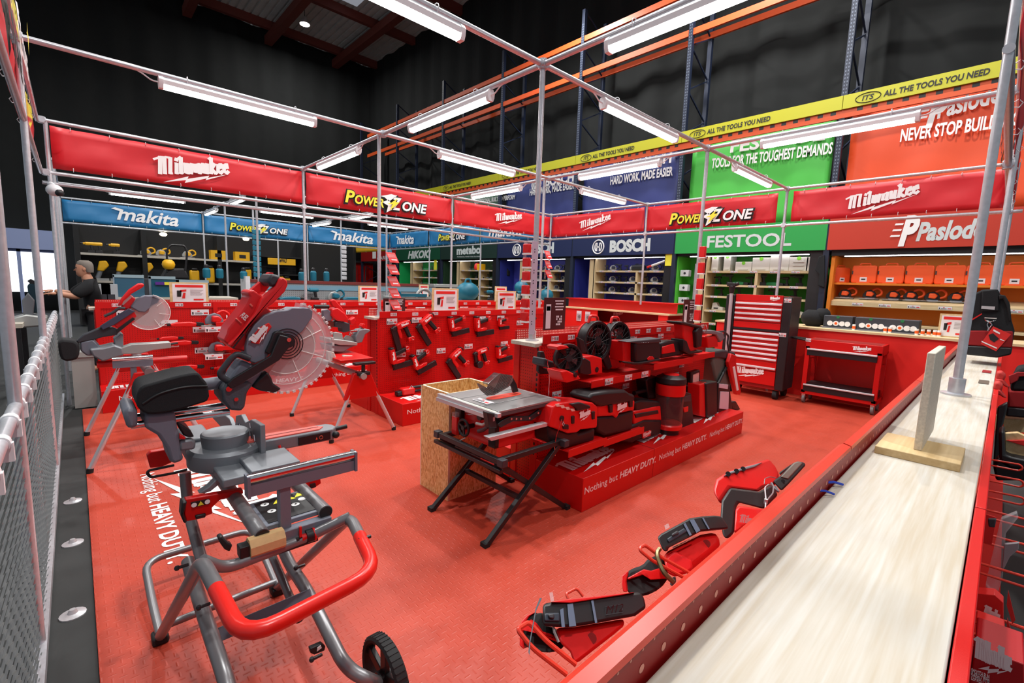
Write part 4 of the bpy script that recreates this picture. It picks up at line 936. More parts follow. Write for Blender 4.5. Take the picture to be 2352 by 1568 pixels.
mb = MB(); mb.m = 0; mb.box(1.955, 1.965, 2.36, 2.52, .70, .79); mb.ob('front_plate', HR, ts, bev=.004)
mb = MB(); logo(mb, (1.953, 2.52, .745), (1.953, 2.40, .745), (0, 0, 1), .028, rise=.1); mb.ob('printed_logo', WPR, ts)
MB().box(1.93, 1.965, 2.54, 2.61, .58, .815).ob('end_bracket', BLK, ts, bev=.004)
MB().box(1.93, 1.965, 2.17, 2.24, .58, .815).ob('end_bracket', BLK, ts, bev=.004)
c = on(1065, 982, 0, 1.88)
mb = MB(); mb.tube([(c.x, c.y+.055*math.cos(i*PI/12), c.z+.055*math.sin(i*PI/12)) for i in range(24)], .009, 8, closed=True)
for i in range(3):
    a = i*2*PI/3+.4; mb.bar(c, (c.x, c.y+.055*math.cos(a), c.z+.055*math.sin(a)), .014, .01, (1, 0, 0))
mb.cyl((c.x-.012, c.y, c.z), (1.97, c.y, c.z), .016, n=12); mb.ob('hand_wheel', BLK, ts)
c = on(1100, 957, 0, 1.87); mb = MB(); mb.cyl(c, (c.x+.035, c.y, c.z), .025, n=16); mb.cyl(c+Vector((.03, 0, 0)), (1.96, c.y, c.z), .012, n=10); mb.ob('lock_knob', BLK, ts)
c = on(1046, 975, 0, 1.9); MB().box(c.x-.012, c.x+.012, c.y-.03, c.y+.03, c.z-.07, c.z+.06).ob('switch_box', REDP, ts, bev=.005)
MB().box(c.x-.015, c.x+.015, c.y-.022, c.y+.022, c.z+.06, c.z+.09).ob('switch_clip', CLR, ts)
mb = MB(); mb.tube([on(x, y, 0, 1.86) for x, y in z930((1030, 830), (1120, 850), (1190, 815))], .01, 8); mb.ob('bevel_scale', GRYL, ts)
mb = MB(); mb.tube([on(x, y, 0, 1.86) for x, y in z930((1060, 940), (1130, 920), (1200, 870))], .013, 8); mb.ob('bevel_scale', DKG, ts)
part(ts, 'stored_fence', z930((1340, 840), (1400, 790), (1520, 730), (1800, 730), (1940, 630), (1975, 650), (1960, 700), (1820, 790), (1560, 800), (1380, 890)), 2.12, .02, BLK, .003)
mb = MB()
for p in ((1540, 765), (1610, 765), (1675, 765), (1800, 755), (1925, 680)):
    c = on(*z930(p)[0], 1, 2.117); mb.cyl(c, c+Vector((0, .004, 0)), .007, n=10)
mb.ob('slot_hole', mat('pale hole', (210, 110, 100), .5), ts)
part(ts, 'fence_bar', z930((1205, 1035), (2060, 820), (2075, 865), (1250, 1085)), 2.06, .05, ALU, .002)
part(ts, 'side_panel', z930((1370, 770), (2040, 600), (2030, 740), (1380, 900)), 2.17, .01, mat('pinkish red panel', (206, 70, 70), .35), .002)
part(ts, 'corner_bracket', z930((1190, 670), (1300, 690), (1330, 900), (1220, 900)), 2.11, .05, BLK, .006)
part(ts, 'corner_bracket', z930((2040, 600), (2130, 570), (2140, 690), (2060, 720)), 2.13, .04, BLK, .006)
mb = MB(); c = on(1052, 1014, 0, 1.85); mb.bar(c, on(1047, 1020, 0, 1.85), .01, .006); mb.bar(c, on(1067, 1006, 0, 1.85), .012, .006); mb.ob('loose_key', GRYL, ts)
sd = thing('saw_stand', 'black folding crossed-leg stand under the table saw', 'saw stand', (2.17, 2.35, 0))
SZ = .565
def sq(p, q, w=.034, h=.034, nm='leg'): return MB().bar(p, q, w, h, (0, 1, .01)).ob(nm, BLK, sd, bev=.003)
for yy in (2.03, 2.63):
    sq((1.84, yy, SZ), (2.42, yy, SZ), nm='top_rail')
    sq((2.42, yy, SZ), (1.78, yy+.03, .02)); sq((1.86, yy+.036, SZ-.03), (2.56, yy+.045, .02))
    for xx in (1.78, 2.56): MB().box(xx-.02, xx+.02, yy+.01, yy+.06, .012, .04).ob('rubber_foot', BLKR, sd)
for xx in (1.84, 2.42): sq((xx, 1.99, SZ+.0), (xx, 2.70, SZ+.0), nm='top_rail')
for xx, zz in ((2.06, .25), (1.97, .45)): sq((xx, 2.05, zz), (xx, 2.64, zz), .03, .03, 'crossbar')
mb = MB(); mb.box(1.953, 1.954, 2.2, 2.34, .44, .465); tag_ = mb.ob('stand_badge', REDL, sd)
for xx, yy in ((1.84, 2.0), (2.42, 2.0), (1.84, 2.69), (2.42, 2.69)): MB().box(xx-.024, xx+.024, yy-.03, yy+.02, SZ-.024, SZ+.024).ob('corner_cap', DKG, sd, bev=.004)
sq((1.84, 2.0, SZ-.06), (1.84, 2.72, SZ-.06), .025, .03, 'lower_rail')

# ================================================================ left mitre saw on its tripod stand (behind the big one)
def zl(*ps): return [(120+x/6.03, 620+y/6.03) for x, y in ps]
YL = 5.35
sl = thing('mitre_saw', 'smaller red and grey mitre saw with black dust bag, far left by the fence', 'mitre saw', (.4, YL, .9))
LT = mat('silver saw label', (200, 190, 190), .4)
part(sl, 'handle', zl((1190, 185), (1260, 180), (1280, 215), (1240, 250), (1100, 330), (990, 430), (960, 490), (900, 500), (950, 400), (1060, 270)), YL-.05, .05, HR, .012)
part(sl, 'motor_housing', zl((960, 470), (1090, 340), (1160, 400), (1140, 470), (1060, 560), (960, 520)), YL, .12, HR, .012)
part(sl, 'badge', zl((950, 460), (1080, 355), (1110, 370), (980, 490)), YL-.006, .006, LT, .001)
part(sl, 'upper_guard', zl((1080, 510), (1160, 400), (1280, 350), (1400, 350), (1500, 400), (1470, 460), (1390, 500), (1290, 590), (1200, 580)), YL-.02, .06, GD, .01)
c = on(*zl((1330, 580))[0], 1, YL); mb = MB(); r = .16
o1 = [(c.x+r*math.cos(math.radians(a)), c.z+r*math.sin(math.radians(a))) for a in range(-140, 81, 8)]
for yy in (YL-.02, YL+.04): mb.poly([(x_, yy, z_) for x_, z_ in o1]+[(c.x, yy, c.z)], (0, .003, 0))
mb.ob('clear_guard', CLR, sl)
mb = MB(); mb.tube([(c.x+r*math.cos(math.radians(a)), YL-.022, c.z+r*math.sin(math.radians(a))) for a in range(-140, 81, 8)], .004, 6)
for a in (-60, -10, 40): mb.tube([(c.x+q*math.cos(math.radians(a)), YL-.022, c.z+q*math.sin(math.radians(a))) for q in (.08, .16)], .002, 5)
mb.ob('guard_rib', mat('clear rib edge', (236, 230, 226), .15), sl)
mb = MB(); mb.cyl((c.x, YL+.01, c.z), (c.x, YL+.013, c.z), .13, n=40); mb.ob('blade', mat('saw blade steel with red reflection', (206, 176, 170), .35, .6), sl)
part(sl, 'arm', zl((660, 780), (1060, 530), (1120, 560), (1150, 570), (860, 760), (700, 830)), YL-.03, .04, mat('dark blue grey arm', (62, 64, 86), .5), .005)
part(sl, 'arm', zl((840, 700), (1120, 550), (1170, 640), (930, 815), (860, 770)), YL-.01, .05, HR, .006)
part(sl, 'link_arm', zl((880, 830), (1120, 650), (1150, 680), (900, 880)), YL-.05, .015, BLK, .003)
mb = MB(); mb.tube([on(x_, y_, 1, YL-.03) for x_, y_ in zl((720, 640), (860, 580), (920, 525), (1010, 530))], .012, 8, .03); mb.ob('carry_handle', DKG, sl)
part(sl, 'dust_pipe', zl((330, 990), (420, 900), (680, 790), (830, 790), (930, 830), (900, 900), (700, 930), (560, 970), (360, 1010)), YL, .08, DKG, .012)
part(sl, 'dust_bag', zl((80, 980), (160, 960), (350, 990), (385, 1080), (370, 1200), (320, 1250), (170, 1270), (110, 1220), (80, 1080)), YL-.06, .2, BLKC, .03, 1)
part(sl, 'support_neck', zl((390, 1000), (560, 960), (650, 1040), (700, 1180), (480, 1190), (390, 1120)), YL, .14, GRY, .012)
part(sl, 'base', zl((520, 1100), (700, 1080), (860, 1040), (980, 1080), (990, 1180), (700, 1270), (560, 1190)), YL-.08, .25, GRYM, .012)
part(sl, 'fence', zl((860, 960), (960, 880), (985, 890), (985, 1090), (880, 1090)), YL+.02, .2, GRYM, .004)
part(sl, 'mitre_arm', zl((860, 1110), (1100, 1030), (1640, 1000), (1650, 1080), (1400, 1110), (1220, 1160), (880, 1170)), YL-.02, .12, GRYL, .006)
mb = MB(); mb.cyl(on(*zl((1640, 1025))[0], 1, YL), on(*zl((1740, 1010))[0], 1, YL), .01, n=8); mb.ob('mitre_knob', BLK, sl)
ss = thing('saw_stand', 'silver-legged trestle stand with roller bar carrying the far left mitre saw', 'saw stand', (.4, 5.4, 0))
a, b = on(*zl((830, 1240))[0], 1, 4.95), on(*zl((1390, 1195))[0], 1, 4.95); zr = (a.z+b.z)/2
MB().cyl((a.x, 4.95, zr), (b.x, 4.95, zr), .019, n=14).ob('roller', CHR, ss)
MB().box(a.x, b.x, 4.94, 4.98, zr-.075, zr-.025).ob('roller_channel', GRY, ss)
MB().box((a.x+b.x)/2-.02, (a.x+b.x)/2+.02, 4.95, 4.98, zr-.3, zr-.07).ob('roller_post', GRY, ss)
MB().cyl((.1, 5.35, .83), (.75, 5.35, .83), .03, n=14).ob('saw_mount', RED, ss)
MB().cyl((.42, 4.9, .80), (.42, 6.15, .80), .035, n=14).ob('main_beam', TUBG, ss)
for yy in (4.93, 6.1):
    MB().poly([(.42-.10, yy, .8), (.42+.10, yy, .8), (.42+.17, yy, .62), (.42-.17, yy, .62)], (0, .04, 0)).ob('leg_bracket', RED, ss, bev=.006)
    for sx in (-1, 1):
        MB().cyl((.42+sx*.12, yy+.02, .7), (.42+sx*.42, yy, .03), .02, n=10).ob('leg', ALU, ss)
        MB().cyl((.42+sx*.42, yy, .012), (.42+sx*.415, yy, .05), .024, n=10).ob('rubber_foot', BLKR, ss)

# ================================================================ right mitre saw on trestle, between the units
def zr_(*ps): return [(720+x/7.125, 660+y/7.125) for x, y in ps]
YR = 5.0
sr = thing('mitre_saw', 'mitre saw seen from its left, on the trestle stand beside the nail gun unit', 'mitre saw', (2.1, YR, .85))
part(sr, 'handle', zr_((280, 220), (320, 190), (360, 200), (440, 300), (470, 330), (540, 440), (480, 440), (400, 340), (330, 320), (300, 280)), YR, .05, HR, .01)
part(sr, 'motor_housing', zr_((300, 350), (400, 330), (520, 420), (580, 510), (500, 560), (390, 545), (290, 460)), YR-.02, .13, HR, .014)
mb = MB(); mb.cyl(on(*zr_((10, 315))[0], 1, YR+.02), on(*zr_((250, 315))[0], 1, YR+.02), .022, n=12); mb.ob('dust_pipe', BLK, sr)
part(sr, 'guard', zr_((160, 380), (250, 360), (320, 440), (300, 540), (220, 560), (160, 480)), YR+.01, .06, GD, .008)
part(sr, 'lower_guard', zr_((150, 490), (240, 520), (340, 560), (340, 650), (290, 660), (200, 600)), YR+.02, .04, mat('brown smoked guard', (120, 60, 54), .2, alpha=.7), .004)
part(sr, 'pivot_block', zr_((350, 570), (440, 540), (600, 590), (600, 720), (490, 740), (470, 660), (360, 650)), YR, .14, DKG, .01)
part(sr, 'motor_end', zr_((600, 530), (680, 480), (700, 540), (660, 610), (610, 610)), YR, .08, HR, .01)
part(sr, 'battery', zr_((780, 640), (810, 590), (850, 600), (830, 680)), YR, .08, REDP, .006)
part(sr, 'slide_rail', zr_((600, 700), (770, 695), (770, 725), (600, 735)), YR+.02, .025, CHR, .004)
part(sr, 'slide_rail', zr_((590, 745), (740, 742), (740, 768), (590, 775)), YR+.05, .025, CHR, .004)
part(sr, 'support_neck', zr_((750, 690), (860, 675), (930, 690), (930, 720), (850, 770), (800, 900), (700, 920), (690, 800)), YR, .13, GRYM, .01)
part(sr, 'fence', zr_((330, 740), (380, 730), (470, 750), (490, 860), (340, 860)), YR-.03, .04, GRYL, .004)
part(sr, 'fence', zr_((510, 830), (550, 790), (600, 790), (690, 870), (650, 900), (520, 880)), YR+.06, .04, GRYL, .004)
part(sr, 'table', zr_((260, 840), (480, 860), (720, 900), (720, 950), (430, 945), (260, 900)), YR-.1, .28, GRYL, .006)
part(sr, 'base', zr_((240, 940), (480, 950), (720, 945), (610, 985), (490, 1060), (280, 1050)), YR-.08, .25, GRYM, .01)
tr = thing('saw_stand', 'red-headed trestle stand with pale telescopic legs left of the nail gun unit', 'saw stand', (2.12, 5, 0))
MB().box(1.9, 2.25, 4.5, 5.3, .80, .83).ob('saw_mount', RED, tr, bev=.004)
c = on(*zr_((745, 1010))[0], 1, 4.5)
mb = MB(); mb.box(2.02, 2.24, 4.42, 4.5, .775, .80); mb.cyl((2.12, 4.46, .69), (2.12, 4.46, .775), .02, n=10); mb.box(2.05, 2.18, 4.42, 4.5, .665, .70); mb.ob('roller_head', BLK, tr, bev=.004)
MB().cyl((2.1, 4.4, .66), (2.1, 5.65, .66), .032, n=14).ob('main_beam', GRYL, tr)
for yy in (4.46, 5.62):
    MB().poly([(2.02, yy, .69), (2.2, yy, .69), (2.31, yy, .42), (1.92, yy, .42)], (0, .05, 0)).ob('leg_bracket', RED, tr, bev=.008)
    for xx, xt in ((1.78, 1.99), (2.47, 2.25)):
        MB().cyl((xt, yy+.02, .5), (xx, yy, .03), .019, n=10).ob('leg', ALU, tr); MB().cyl((xx, yy, .012), (xx, yy, .05), .024, n=10).ob('rubber_foot', BLKR, tr)
part(tr, 'extension_arm', zr_((230, 1040), (340, 1060), (380, 1160), (480, 1190), (500, 1110), (660, 1120), (660, 1160), (500, 1280), (230, 1180)), 4.7, .05, mat('pale grey enamel', (190, 190, 182), .45), .006)
# ================================================================ kinds of tools that repeat
class Kind:
    """first put() builds the thing at the origin (profile in the XZ plane, thickness along Y); the next ones copy it"""
    def __init__(s, f): s.f, s.r = f, None
    def put(s, loc, rot, label, group=None, sc=1.0):
        if s.r is None:
            s.r = s.f(label); r = s.r; r.location = loc; r.rotation_euler = rot
            if group: r['group'] = group
        else: r = dup(s.r, loc, rot, label, group)
        r['label'] = label; r.scale = (sc, sc, sc) if isinstance(sc, (int, float)) else sc
        if group is None and 'group' in r: del r['group']
        return r
def prof(ps, y, th, mb=None): return (mb or MB()).poly([(x, y, z) for x, z in ps], (0, th, 0))
def pp(t, name, ps, y, th, m, bev=.004, ch=0): return prof(chaik(ps, ch) if ch else ps, y, th).ob(name, m, t, bev=bev)
def nailer(coil=False):
    def f(label):
        t = thing('nail_gun', label, 'nail gun', (0, 0, 0))
        b = pp(t, 'body', [(-.085, -.036), (.02, -.04), (.115, -.032), (.13, -.012), (.13, .014), (.115, .032), (.0, .038), (-.06, .034), (-.085, .02)], -.04, .08, REDP, .014)
        mb = MB(); logo(mb, (-.02, -.0415, -.012), (.085, -.0415, -.012), (0, 0, 1), .03, rise=.02, bolt=False, lift=.001); mb.ob('printed_logo', WPR, b)
        pp(t, 'end_cap', [(.122, -.03), (.142, -.022), (.142, .024), (.122, .032)], -.042, .084, BLK, .006)
        pp(t, 'nose', [(-.15, -.03), (-.085, -.035), (-.085, .018), (-.12, .02), (-.155, .0)], -.028, .056, BLK, .006)
        if coil:
            mb = MB(); mb.cyl((-.085, -.05, -.2), (-.085, .05, -.2), .06, n=24); prof([(-.15, -.15), (-.105, -.15), (-.1, .0), (-.145, .0)], -.02, .04, mb); mb.ob('magazine', BLK, t, bev=.005)
        else:
            pp(t, 'magazine', [(-.17, -.31), (-.095, -.31), (-.088, -.02), (-.165, .02)], -.018, .036, BLK, .004)
        pp(t, 'frame', [(-.088, -.15), (-.055, -.17), (-.04, -.12), (-.045, -.03), (-.09, -.03)], -.03, .06, REDP, .008)
        pp(t, 'grip', [(.012, -.03), (.07, -.03), (.095, -.2), (.045, -.21)], -.022, .044, BLKR, .012)
        pp(t, 'battery', [(.02, -.25), (.11, -.25), (.115, -.2), (.03, -.195)], -.036, .072, REDP, .008)
        mb = MB(); mb.tube([(.09+.02*math.cos(i*PI/7), -.045, -.215+.026*math.sin(i*PI/7)) for i in range(12)], .003, 6); mb.ob('hook', CHR, t)
        return t
    return Kind(f)
NA, NC = nailer(), nailer(True)
def drill_f(mbody, mgrip, cat='drill', name='cordless_drill'):
    def f(label):
        t = thing(name, label, cat, (0, 0, 0))
        mb = MB(); mb.lathe([(.012, -.115), (.02, -.11), (.024, -.07), (.034, -.065), (.036, .05), (.03, .075), (.012, .08)], (0, 0, .19), (1, 0, 0), 14); mb.ob('body', mbody, t)
        mb = MB(); mb.lathe([(.007, -.15), (.018, -.145), (.022, -.105), (.02, -.1)], (0, 0, .19), (1, 0, 0), 12); mb.ob('chuck', BLK, t)
        pp(t, 'grip', [(-.005, .17), (.045, .17), (.06, .06), (.02, .055)], -.018, .036, mgrip, .008)
        pp(t, 'battery', [(-.045, 0), (.075, 0), (.08, .05), (.06, .066), (-.04, .066)], -.035, .07, mgrip, .008)
        return t
    return Kind(f)
def circ_f(mbody, mguard, cat='circular saw', name='circular_saw'):
    def f(label):
        t = thing(name, label, cat, (0, 0, 0))
        pp(t, 'guard', [(-.11, .03), (.1, .03), (.1, .08), (.06, .15), (0, .175), (-.07, .15), (-.11, .09)], -.03, .05, mguard, .01)
        pp(t, 'base_plate', [(-.16, .0), (.14, .0), (.14, .014), (-.16, .014)], -.07, .14, GRYL, .003)
        pp(t, 'motor', [(-.05, .06), (.04, .05), (.07, .1), (.03, .14), (-.04, .14)], -.11, .09, mbody, .014)
        mb = MB(); mb.tube([(.03, -.01, .165), (.1, -.01, .21), (.17, -.01, .16), (.17, -.01, .09), (.09, -.01, .06)], .018, 10, .04); mb.ob('handle', mbody, t)
        mb = MB(); mb.cyl((0, -.008, .06), (0, .0, .06), .085, n=30); mb.ob('blade', CHR, t)
        return t
    return Kind(f)
def recip_f(mbody, mgrip, cat='saw', name='reciprocating_saw'):
    def f(label):
        t = thing(name, label, cat, (0, 0, 0))
        pp(t, 'body', [(-.2, .01), (.05, .0), (.12, .01), (.13, .06), (.04, .08), (-.12, .075), (-.2, .05)], -.035, .07, mbody, .014)
        pp(t, 'shoe', [(-.24, .02), (-.2, .02), (-.2, .06), (-.24, .055)], -.025, .05, BLK, .005)
        pp(t, 'handle', [(.11, .01), (.2, .0), (.23, .02), (.22, .06), (.12, .07)], -.02, .04, mgrip, .01)
        mb = MB(); prof([(-.36, .035), (-.24, .03), (-.24, .05), (-.35, .045)], -.002, .003, mb); mb.ob('blade', CHR, t)
        return t
    return Kind(f)
DR = drill_f(REDP, BLK); CS = circ_f(REDP, GRY); RS = recip_f(REDP, BLKR)
# nail guns on the pegboard
YN = 5.035
for px, py, a, kd, sc, lb in (
    (922, 746, 18, NA, .92, 'red nail gun hanging level at the top left of the pegboard, magazine pointing straight down'),
    (976, 736, 36, NA, .95, 'red nail gun second along the top row, tilted with its magazine to lower right'),
    (1037, 748, 100, NA, .9, 'red nail gun third along the top row, standing upright with grip outward'),
    (1096, 748, 96, NA, .95, 'red nail gun fourth along the top row with long magazine pointing right'),
    (1148, 742, 94, NA, .6, 'small red stapler-like nail gun at the right of the top row'),
    (902, 822, 100, NA, .92, 'red nail gun at the lower left of the pegboard with magazine pointing right'),
    (954, 836, 112, NA, .92, 'red nail gun second in the lower row, its black magazine rising to the right'),
    (1044, 815, 38, NA, 1.0, 'red nail gun third in the lower row, long black magazine to lower right'),
    (1104, 806, 14, NC, .88, 'red nail gun with round coil magazine in the lower row'),
    (1145, 812, 98, NA, .85, 'red nail gun at the right of the lower row, behind the post')):
    p = on(px, py, 1, YN); kd.put(p, (0, -math.radians(a), 0), lb, sc=sc)
for px, py, n, lb in ((905, 925, 0, 'red and black tool with long rods lying on the nail gun platform, left one'), ):
    t = thing('framing_tool', lb, 'tool', (2.9, 4.85, .27))
    MB().box(2.78, 2.95, 4.8, 4.92, .275, .36).ob('body', REDP, t, bev=.02); MB().box(2.72, 2.79, 4.82, 4.9, .275, .33).ob('end_block', BLK, t, bev=.01)
    for dz in (.30, .35): MB().cyl((2.93, 4.86, dz), (3.5, 4.86, dz+.01), .018, n=10).ob('rod', BLK, t)
    mb = MB(); mb.tube([(2.86, 4.79, .36), (2.88, 4.78, .40), (2.91, 4.79, .37)], .004, 6); mb.ob('hook', CHR, t)
# tools on the back unit
YB = 7.24
for px, py, kd, a, sc, lb in (
    (428, 740, RS, 0, .85, 'red reciprocating saw on the back unit, uppermost of the stack'),
    (418, 782, RS, 0, .8, 'red reciprocating saw on the back unit, middle of the stack'),
    (432, 838, RS, 0, .8, 'red reciprocating saw on the back unit, lowest of the stack'),
    (392, 770, RS, 0, .6, 'short red saw behind the clear blade guard of the left mitre saw'),
    (493, 738, CS, 0, 1.0, 'grey plunge saw with red badge on the upper red tray'),
    (500, 803, CS, 0, 1.0, 'circular saw with bare steel guard on the lower red tray'),
    (510, 862, DR, 0, .9, 'red drill low down behind the carry handle of the big saw'),
    (1003, 712, DR, 0, .8, 'dark-gripped drill on the back unit left of the large show card'),
    (930, 712, DR, 0, .7, 'red drill just behind the dark poster on the nail gun unit'),
    (1215, 712, RS, 0, .7, 'red tool on the back unit right of the show cards'),
    (1100, 712, DR, 0, .6, 'small drill on the back unit between the two show cards')):
    p = on(px, py, 1, YB); p.z -= .06; kd.put(p, (0, -math.radians(a), 0), lb, sc=sc)
for x0, x1, z, nm in ((1.33, 1.95, 1.0, 'u'), (1.33, 1.95, .68, 'l')): tray(g3, x0, x1, 7.1, 7.35, z)
for px, py in ((492, 728+20), (492, 811)): price(g3, on(px, py+8, 1, 7.09), w=.2, h=.07)
for px, py, kd, lb in ((1215, 735, RS, 'red grinder-like tool behind the middle post on the nail gun unit'),):
    p = on(px, py, 1, YN); kd.put(p, (0, 0, 0), lb, sc=.7)

# ================================================================ things on the island unit
def zi(*ps): return [(1140+x/3.92, 720+y/3.92) for x, y in ps]
t = thing('wall_bracket_tool', 'black hook-shaped bracket at the left end of the island pegboard', 'bracket', (2.6, 2.4, 1.0))
part(t, 'back_plate', zi((395, 340), (430, 340), (445, 390), (440, 470), (420, 490), (500, 500), (540, 540), (400, 545), (380, 520)), 2.36, .03, BLK, .006)
part(t, 'hook', zi((440, 400), (480, 420), (560, 440), (575, 465), (560, 485), (480, 490), (430, 470)), 2.24, .13, DKG, .012)
mb = MB(); mb.tube([on(*zi(q)[0], 1, 2.23) for q in ((465, 410), (460, 450), (475, 500), (480, 600), (470, 740))], .003, 5); mb.ob('cable', CHR, t)
def fan(label, c, r, base, yaw, tilt, loc):
    """round jobsite fan: c = centre of the drum"""
    t = thing('jobsite_fan', label, 'fan', loc)
    c = Vector(c); d = Vector((math.sin(yaw)*math.cos(tilt), -math.cos(yaw)*math.cos(tilt), math.sin(tilt)))
    MB().lathe([(r*.55, -r*.9), (r*.9, -r*.7), (r*1.0, -r*.45)], c, d, 28).ob('red_shroud', REDP, t)
    w = MB(); R_ = [w.ring(c+d*h, d, q, 32) for q, h in ((r*.97, -r*.45), (r*1.0, -r*.3), (r*1.03, r*.02), (r*1.0, r*.12), (r*.9, r*.1), (r*.86, -r*.1), (r*.8, -r*.35))]; w.loft(R_, False); w.ob('front_ring', BLK, t)
    g = MB(); a = d.cross(Vector((0, 0, 1))).normalized(); b = d.cross(a)
    for q in (.25, .45, .65, .85): g.tube([c+d*r*.08+a*(r*q*math.cos(i*PI/14))+b*(r*q*math.sin(i*PI/14)) for i in range(28)], r*.012, 4, closed=True)
    for i in range(16):
        an = i*PI/8; v = a*math.cos(an)+b*math.sin(an); w_ = a*math.cos(an+.5)+b*math.sin(an+.5); g.tube([c+d*r*.09+v*r*.2, c+d*r*.09+w_*r*.88], r*.012, 4)
    g.cyl(c+d*r*.02, c+d*r*.11, r*.22, n=16); g.ob('grille', BLK, t)
    bk_ = MB(); bk_.lathe([(r*.86, -r*.42), (r*.86, -r*.4)], c, d, 28); bk_.ob('dark_interior', BLK, t)
    bl = MB()
    for i in range(5):
        an = i*2*PI/5; v = a*math.cos(an)+b*math.sin(an); u2 = a*math.cos(an+.55)+b*math.sin(an+.55); bl.poly([c-d*r*.2+v*r*.15, c-d*r*.12+v*r*.78, c-d*r*.25+u2*r*.75, c-d*r*.25+u2*r*.15], d*.004)
    bl.ob('blade', mat('dark red blade', (90, 16, 16), .5), t)
    return t
c = on(1306, 823, 1, 2.12); t = fan('small red and black fan on a bent red foot, leftmost on the island shelf', c, .105, None, -.5, .1, (c.x, c.y, .94))
part(t, 'foot', zi((580, 520), (640, 510), (745, 560), (765, 590), (640, 625), (610, 600)), 2.06, .14, REDP, .01)
part(t, 'lamp_block', zi((545, 300), (575, 285), (640, 290), (660, 310), (560, 330)), 2.1, .1, REDP, .006)
mb = MB(); c2 = on(1323, 861, 1, 2.05); mb.cyl(c2, c2+Vector((0, .02, 0)), .018, n=14); mb.ob('dial', BLK, t)
for n, (cx_, cy_, r, yy, base, hand, lb) in enumerate((
    (1371, 783, .165, 2.3, ((765, 390), (870, 375), (955, 400), (960, 545), (850, 555), (760, 540)), ((740, 215), (790, 240), (815, 350), (770, 360)), 'large red and black round fan, left one of the two big fans on the island'),
    (1420, 778, .155, 2.38, ((1000, 400), (1060, 385), (1150, 390), (1165, 480), (1060, 500), (1010, 490)), ((960, 260), (990, 270), (1045, 480), (1010, 510), (960, 400)), 'red and black round fan standing behind the larger fan on the island'))):
    c = on(cx_, cy_, 1, yy); t = fan(lb, c, r, None, -.08, .05, (c.x, c.y, .94))
    part(t, 'base', zi(*base), yy-.08, .14, REDP, .012)
    part(t, 'yoke', zi(*hand), yy-.1, .03, BLK, .006)
    part(t, 'yoke', [(x_+42 if n == 0 else x_+30, y_+2) for x_, y_ in zi(*hand)], yy+.02, .03, BLK, .006)
    mb = MB(); mb.tube([(c.x-.06, c.y+.05, c.z+r*.9), (c.x-.045, c.y+.05, c.z+r*1.25), (c.x+.05, c.y+.05, c.z+r*1.22), (c.x+.07, c.y+.05, c.z+r*.9)], .013, 8, .02); mb.ob('top_handle', REDP, t)
    if n == 0:
        mb = MB(); trace(mb, zi((800, 400), (850, 430), (860, 540), (830, 552), (760, 540), (750, 420)), 1, yy-.1, .03); mb.ob('corner_guard', BLK, t, bev=.006)
    q = on(*zi((908, 505) if n == 0 else (1120, 420))[0], 1, yy-.085); mb = MB(); mb.cyl(q, q+Vector((0, .02, 0)), .022, n=14); mb.ob('dial', BLK, t)
# radios and charger
t = thing('jobsite_radio', 'black-fronted red jobsite radio in a roll cage on the island shelf', 'radio', (3.7, 2.25, .99))
part(t, 'case', zi((1145, 250), (1265, 250), (1275, 440), (1150, 430)), 2.15, .15, REDP, .012)
part(t, 'speaker_front', zi((1255, 265), (1290, 250), (1470, 235), (1485, 390), (1470, 410), (1290, 440), (1255, 440)), 2.1, .16, BLK, .014)
part(t, 'top_panel', zi((1180, 255), (1300, 240), (1480, 222), (1488, 260), (1290, 275)), 2.09, .12, DKG, .008)
mb = MB()
for i in range(5): q = on(*zi((1315+i*14, 262))[0], 1, 2.077); mb.cyl(q, q+Vector((0, .004, 0)), .004, n=6)
mb.ob('button', CHR, t); part(t, 'badge', zi((1360, 405), (1380, 385), (1410, 385), (1425, 405), (1420, 420), (1365, 420)), 2.095, .01, REDP, .002)
part(t, 'roll_bar', zi((1155, 430), (1240, 440), (1300, 440), (1480, 405), (1485, 420), (1300, 460), (1240, 460), (1155, 445)), 2.08, .03, BLK, .005)
t = thing('jobsite_radio', 'small low black and red radio right of the caged radio', 'radio', (4.35, 2.25, .99))
part(t, 'case', zi((1485, 265), (1530, 250), (1640, 245), (1700, 330), (1690, 370), (1490, 405)), 2.15, .13, BLK, .014)
part(t, 'front_panel', zi((1500, 300), (1600, 270), (1615, 345), (1500, 365)), 2.14, .02, REDP, .006)
t = thing('work_light', 'square red-backed work light in a black frame at the right of the island shelf', 'work light', (4.65, 2.25, .98))
part(t, 'lamp_head', zi((1680, 90), (1690, 85), (1830, 125), (1810, 330), (1750, 350), (1685, 230)), 2.12, .1, REDP, .012)
part(t, 'bumper_frame', zi((1665, 75), (1690, 72), (1850, 110), (1862, 140), (1850, 300), (1810, 310), (1800, 160), (1820, 130), (1670, 95)), 2.08, .16, BLK, .014)
part(t, 'stand', zi((1690, 230), (1720, 250), (1750, 340), (1860, 330), (1860, 350), (1740, 370), (1690, 340)), 2.1, .14, BLK, .01)
t = thing('cordless_tool', 'red battery tool with grey grip behind the work light at the end of the island', 'tool', (5.3, 2.4, 1.0))
part(t, 'body', zi((1900, 210), (1990, 190), (2000, 300), (1910, 310)), 2.3, .12, REDP, .012)
part(t, 'neck', zi((1860, 150), (1960, 150), (2040, 170), (2060, 220), (2020, 260), (1980, 190), (1870, 180)), 2.28, .06, GRYM, .01)
mb = MB(); mb.tube([on(*zi(q)[0], 1, 2.27) for q in ((1880, 150), (1865, 110), (1890, 100), (1900, 140), (1870, 170))], .004, 6); mb.ob('hook', CHR, t)
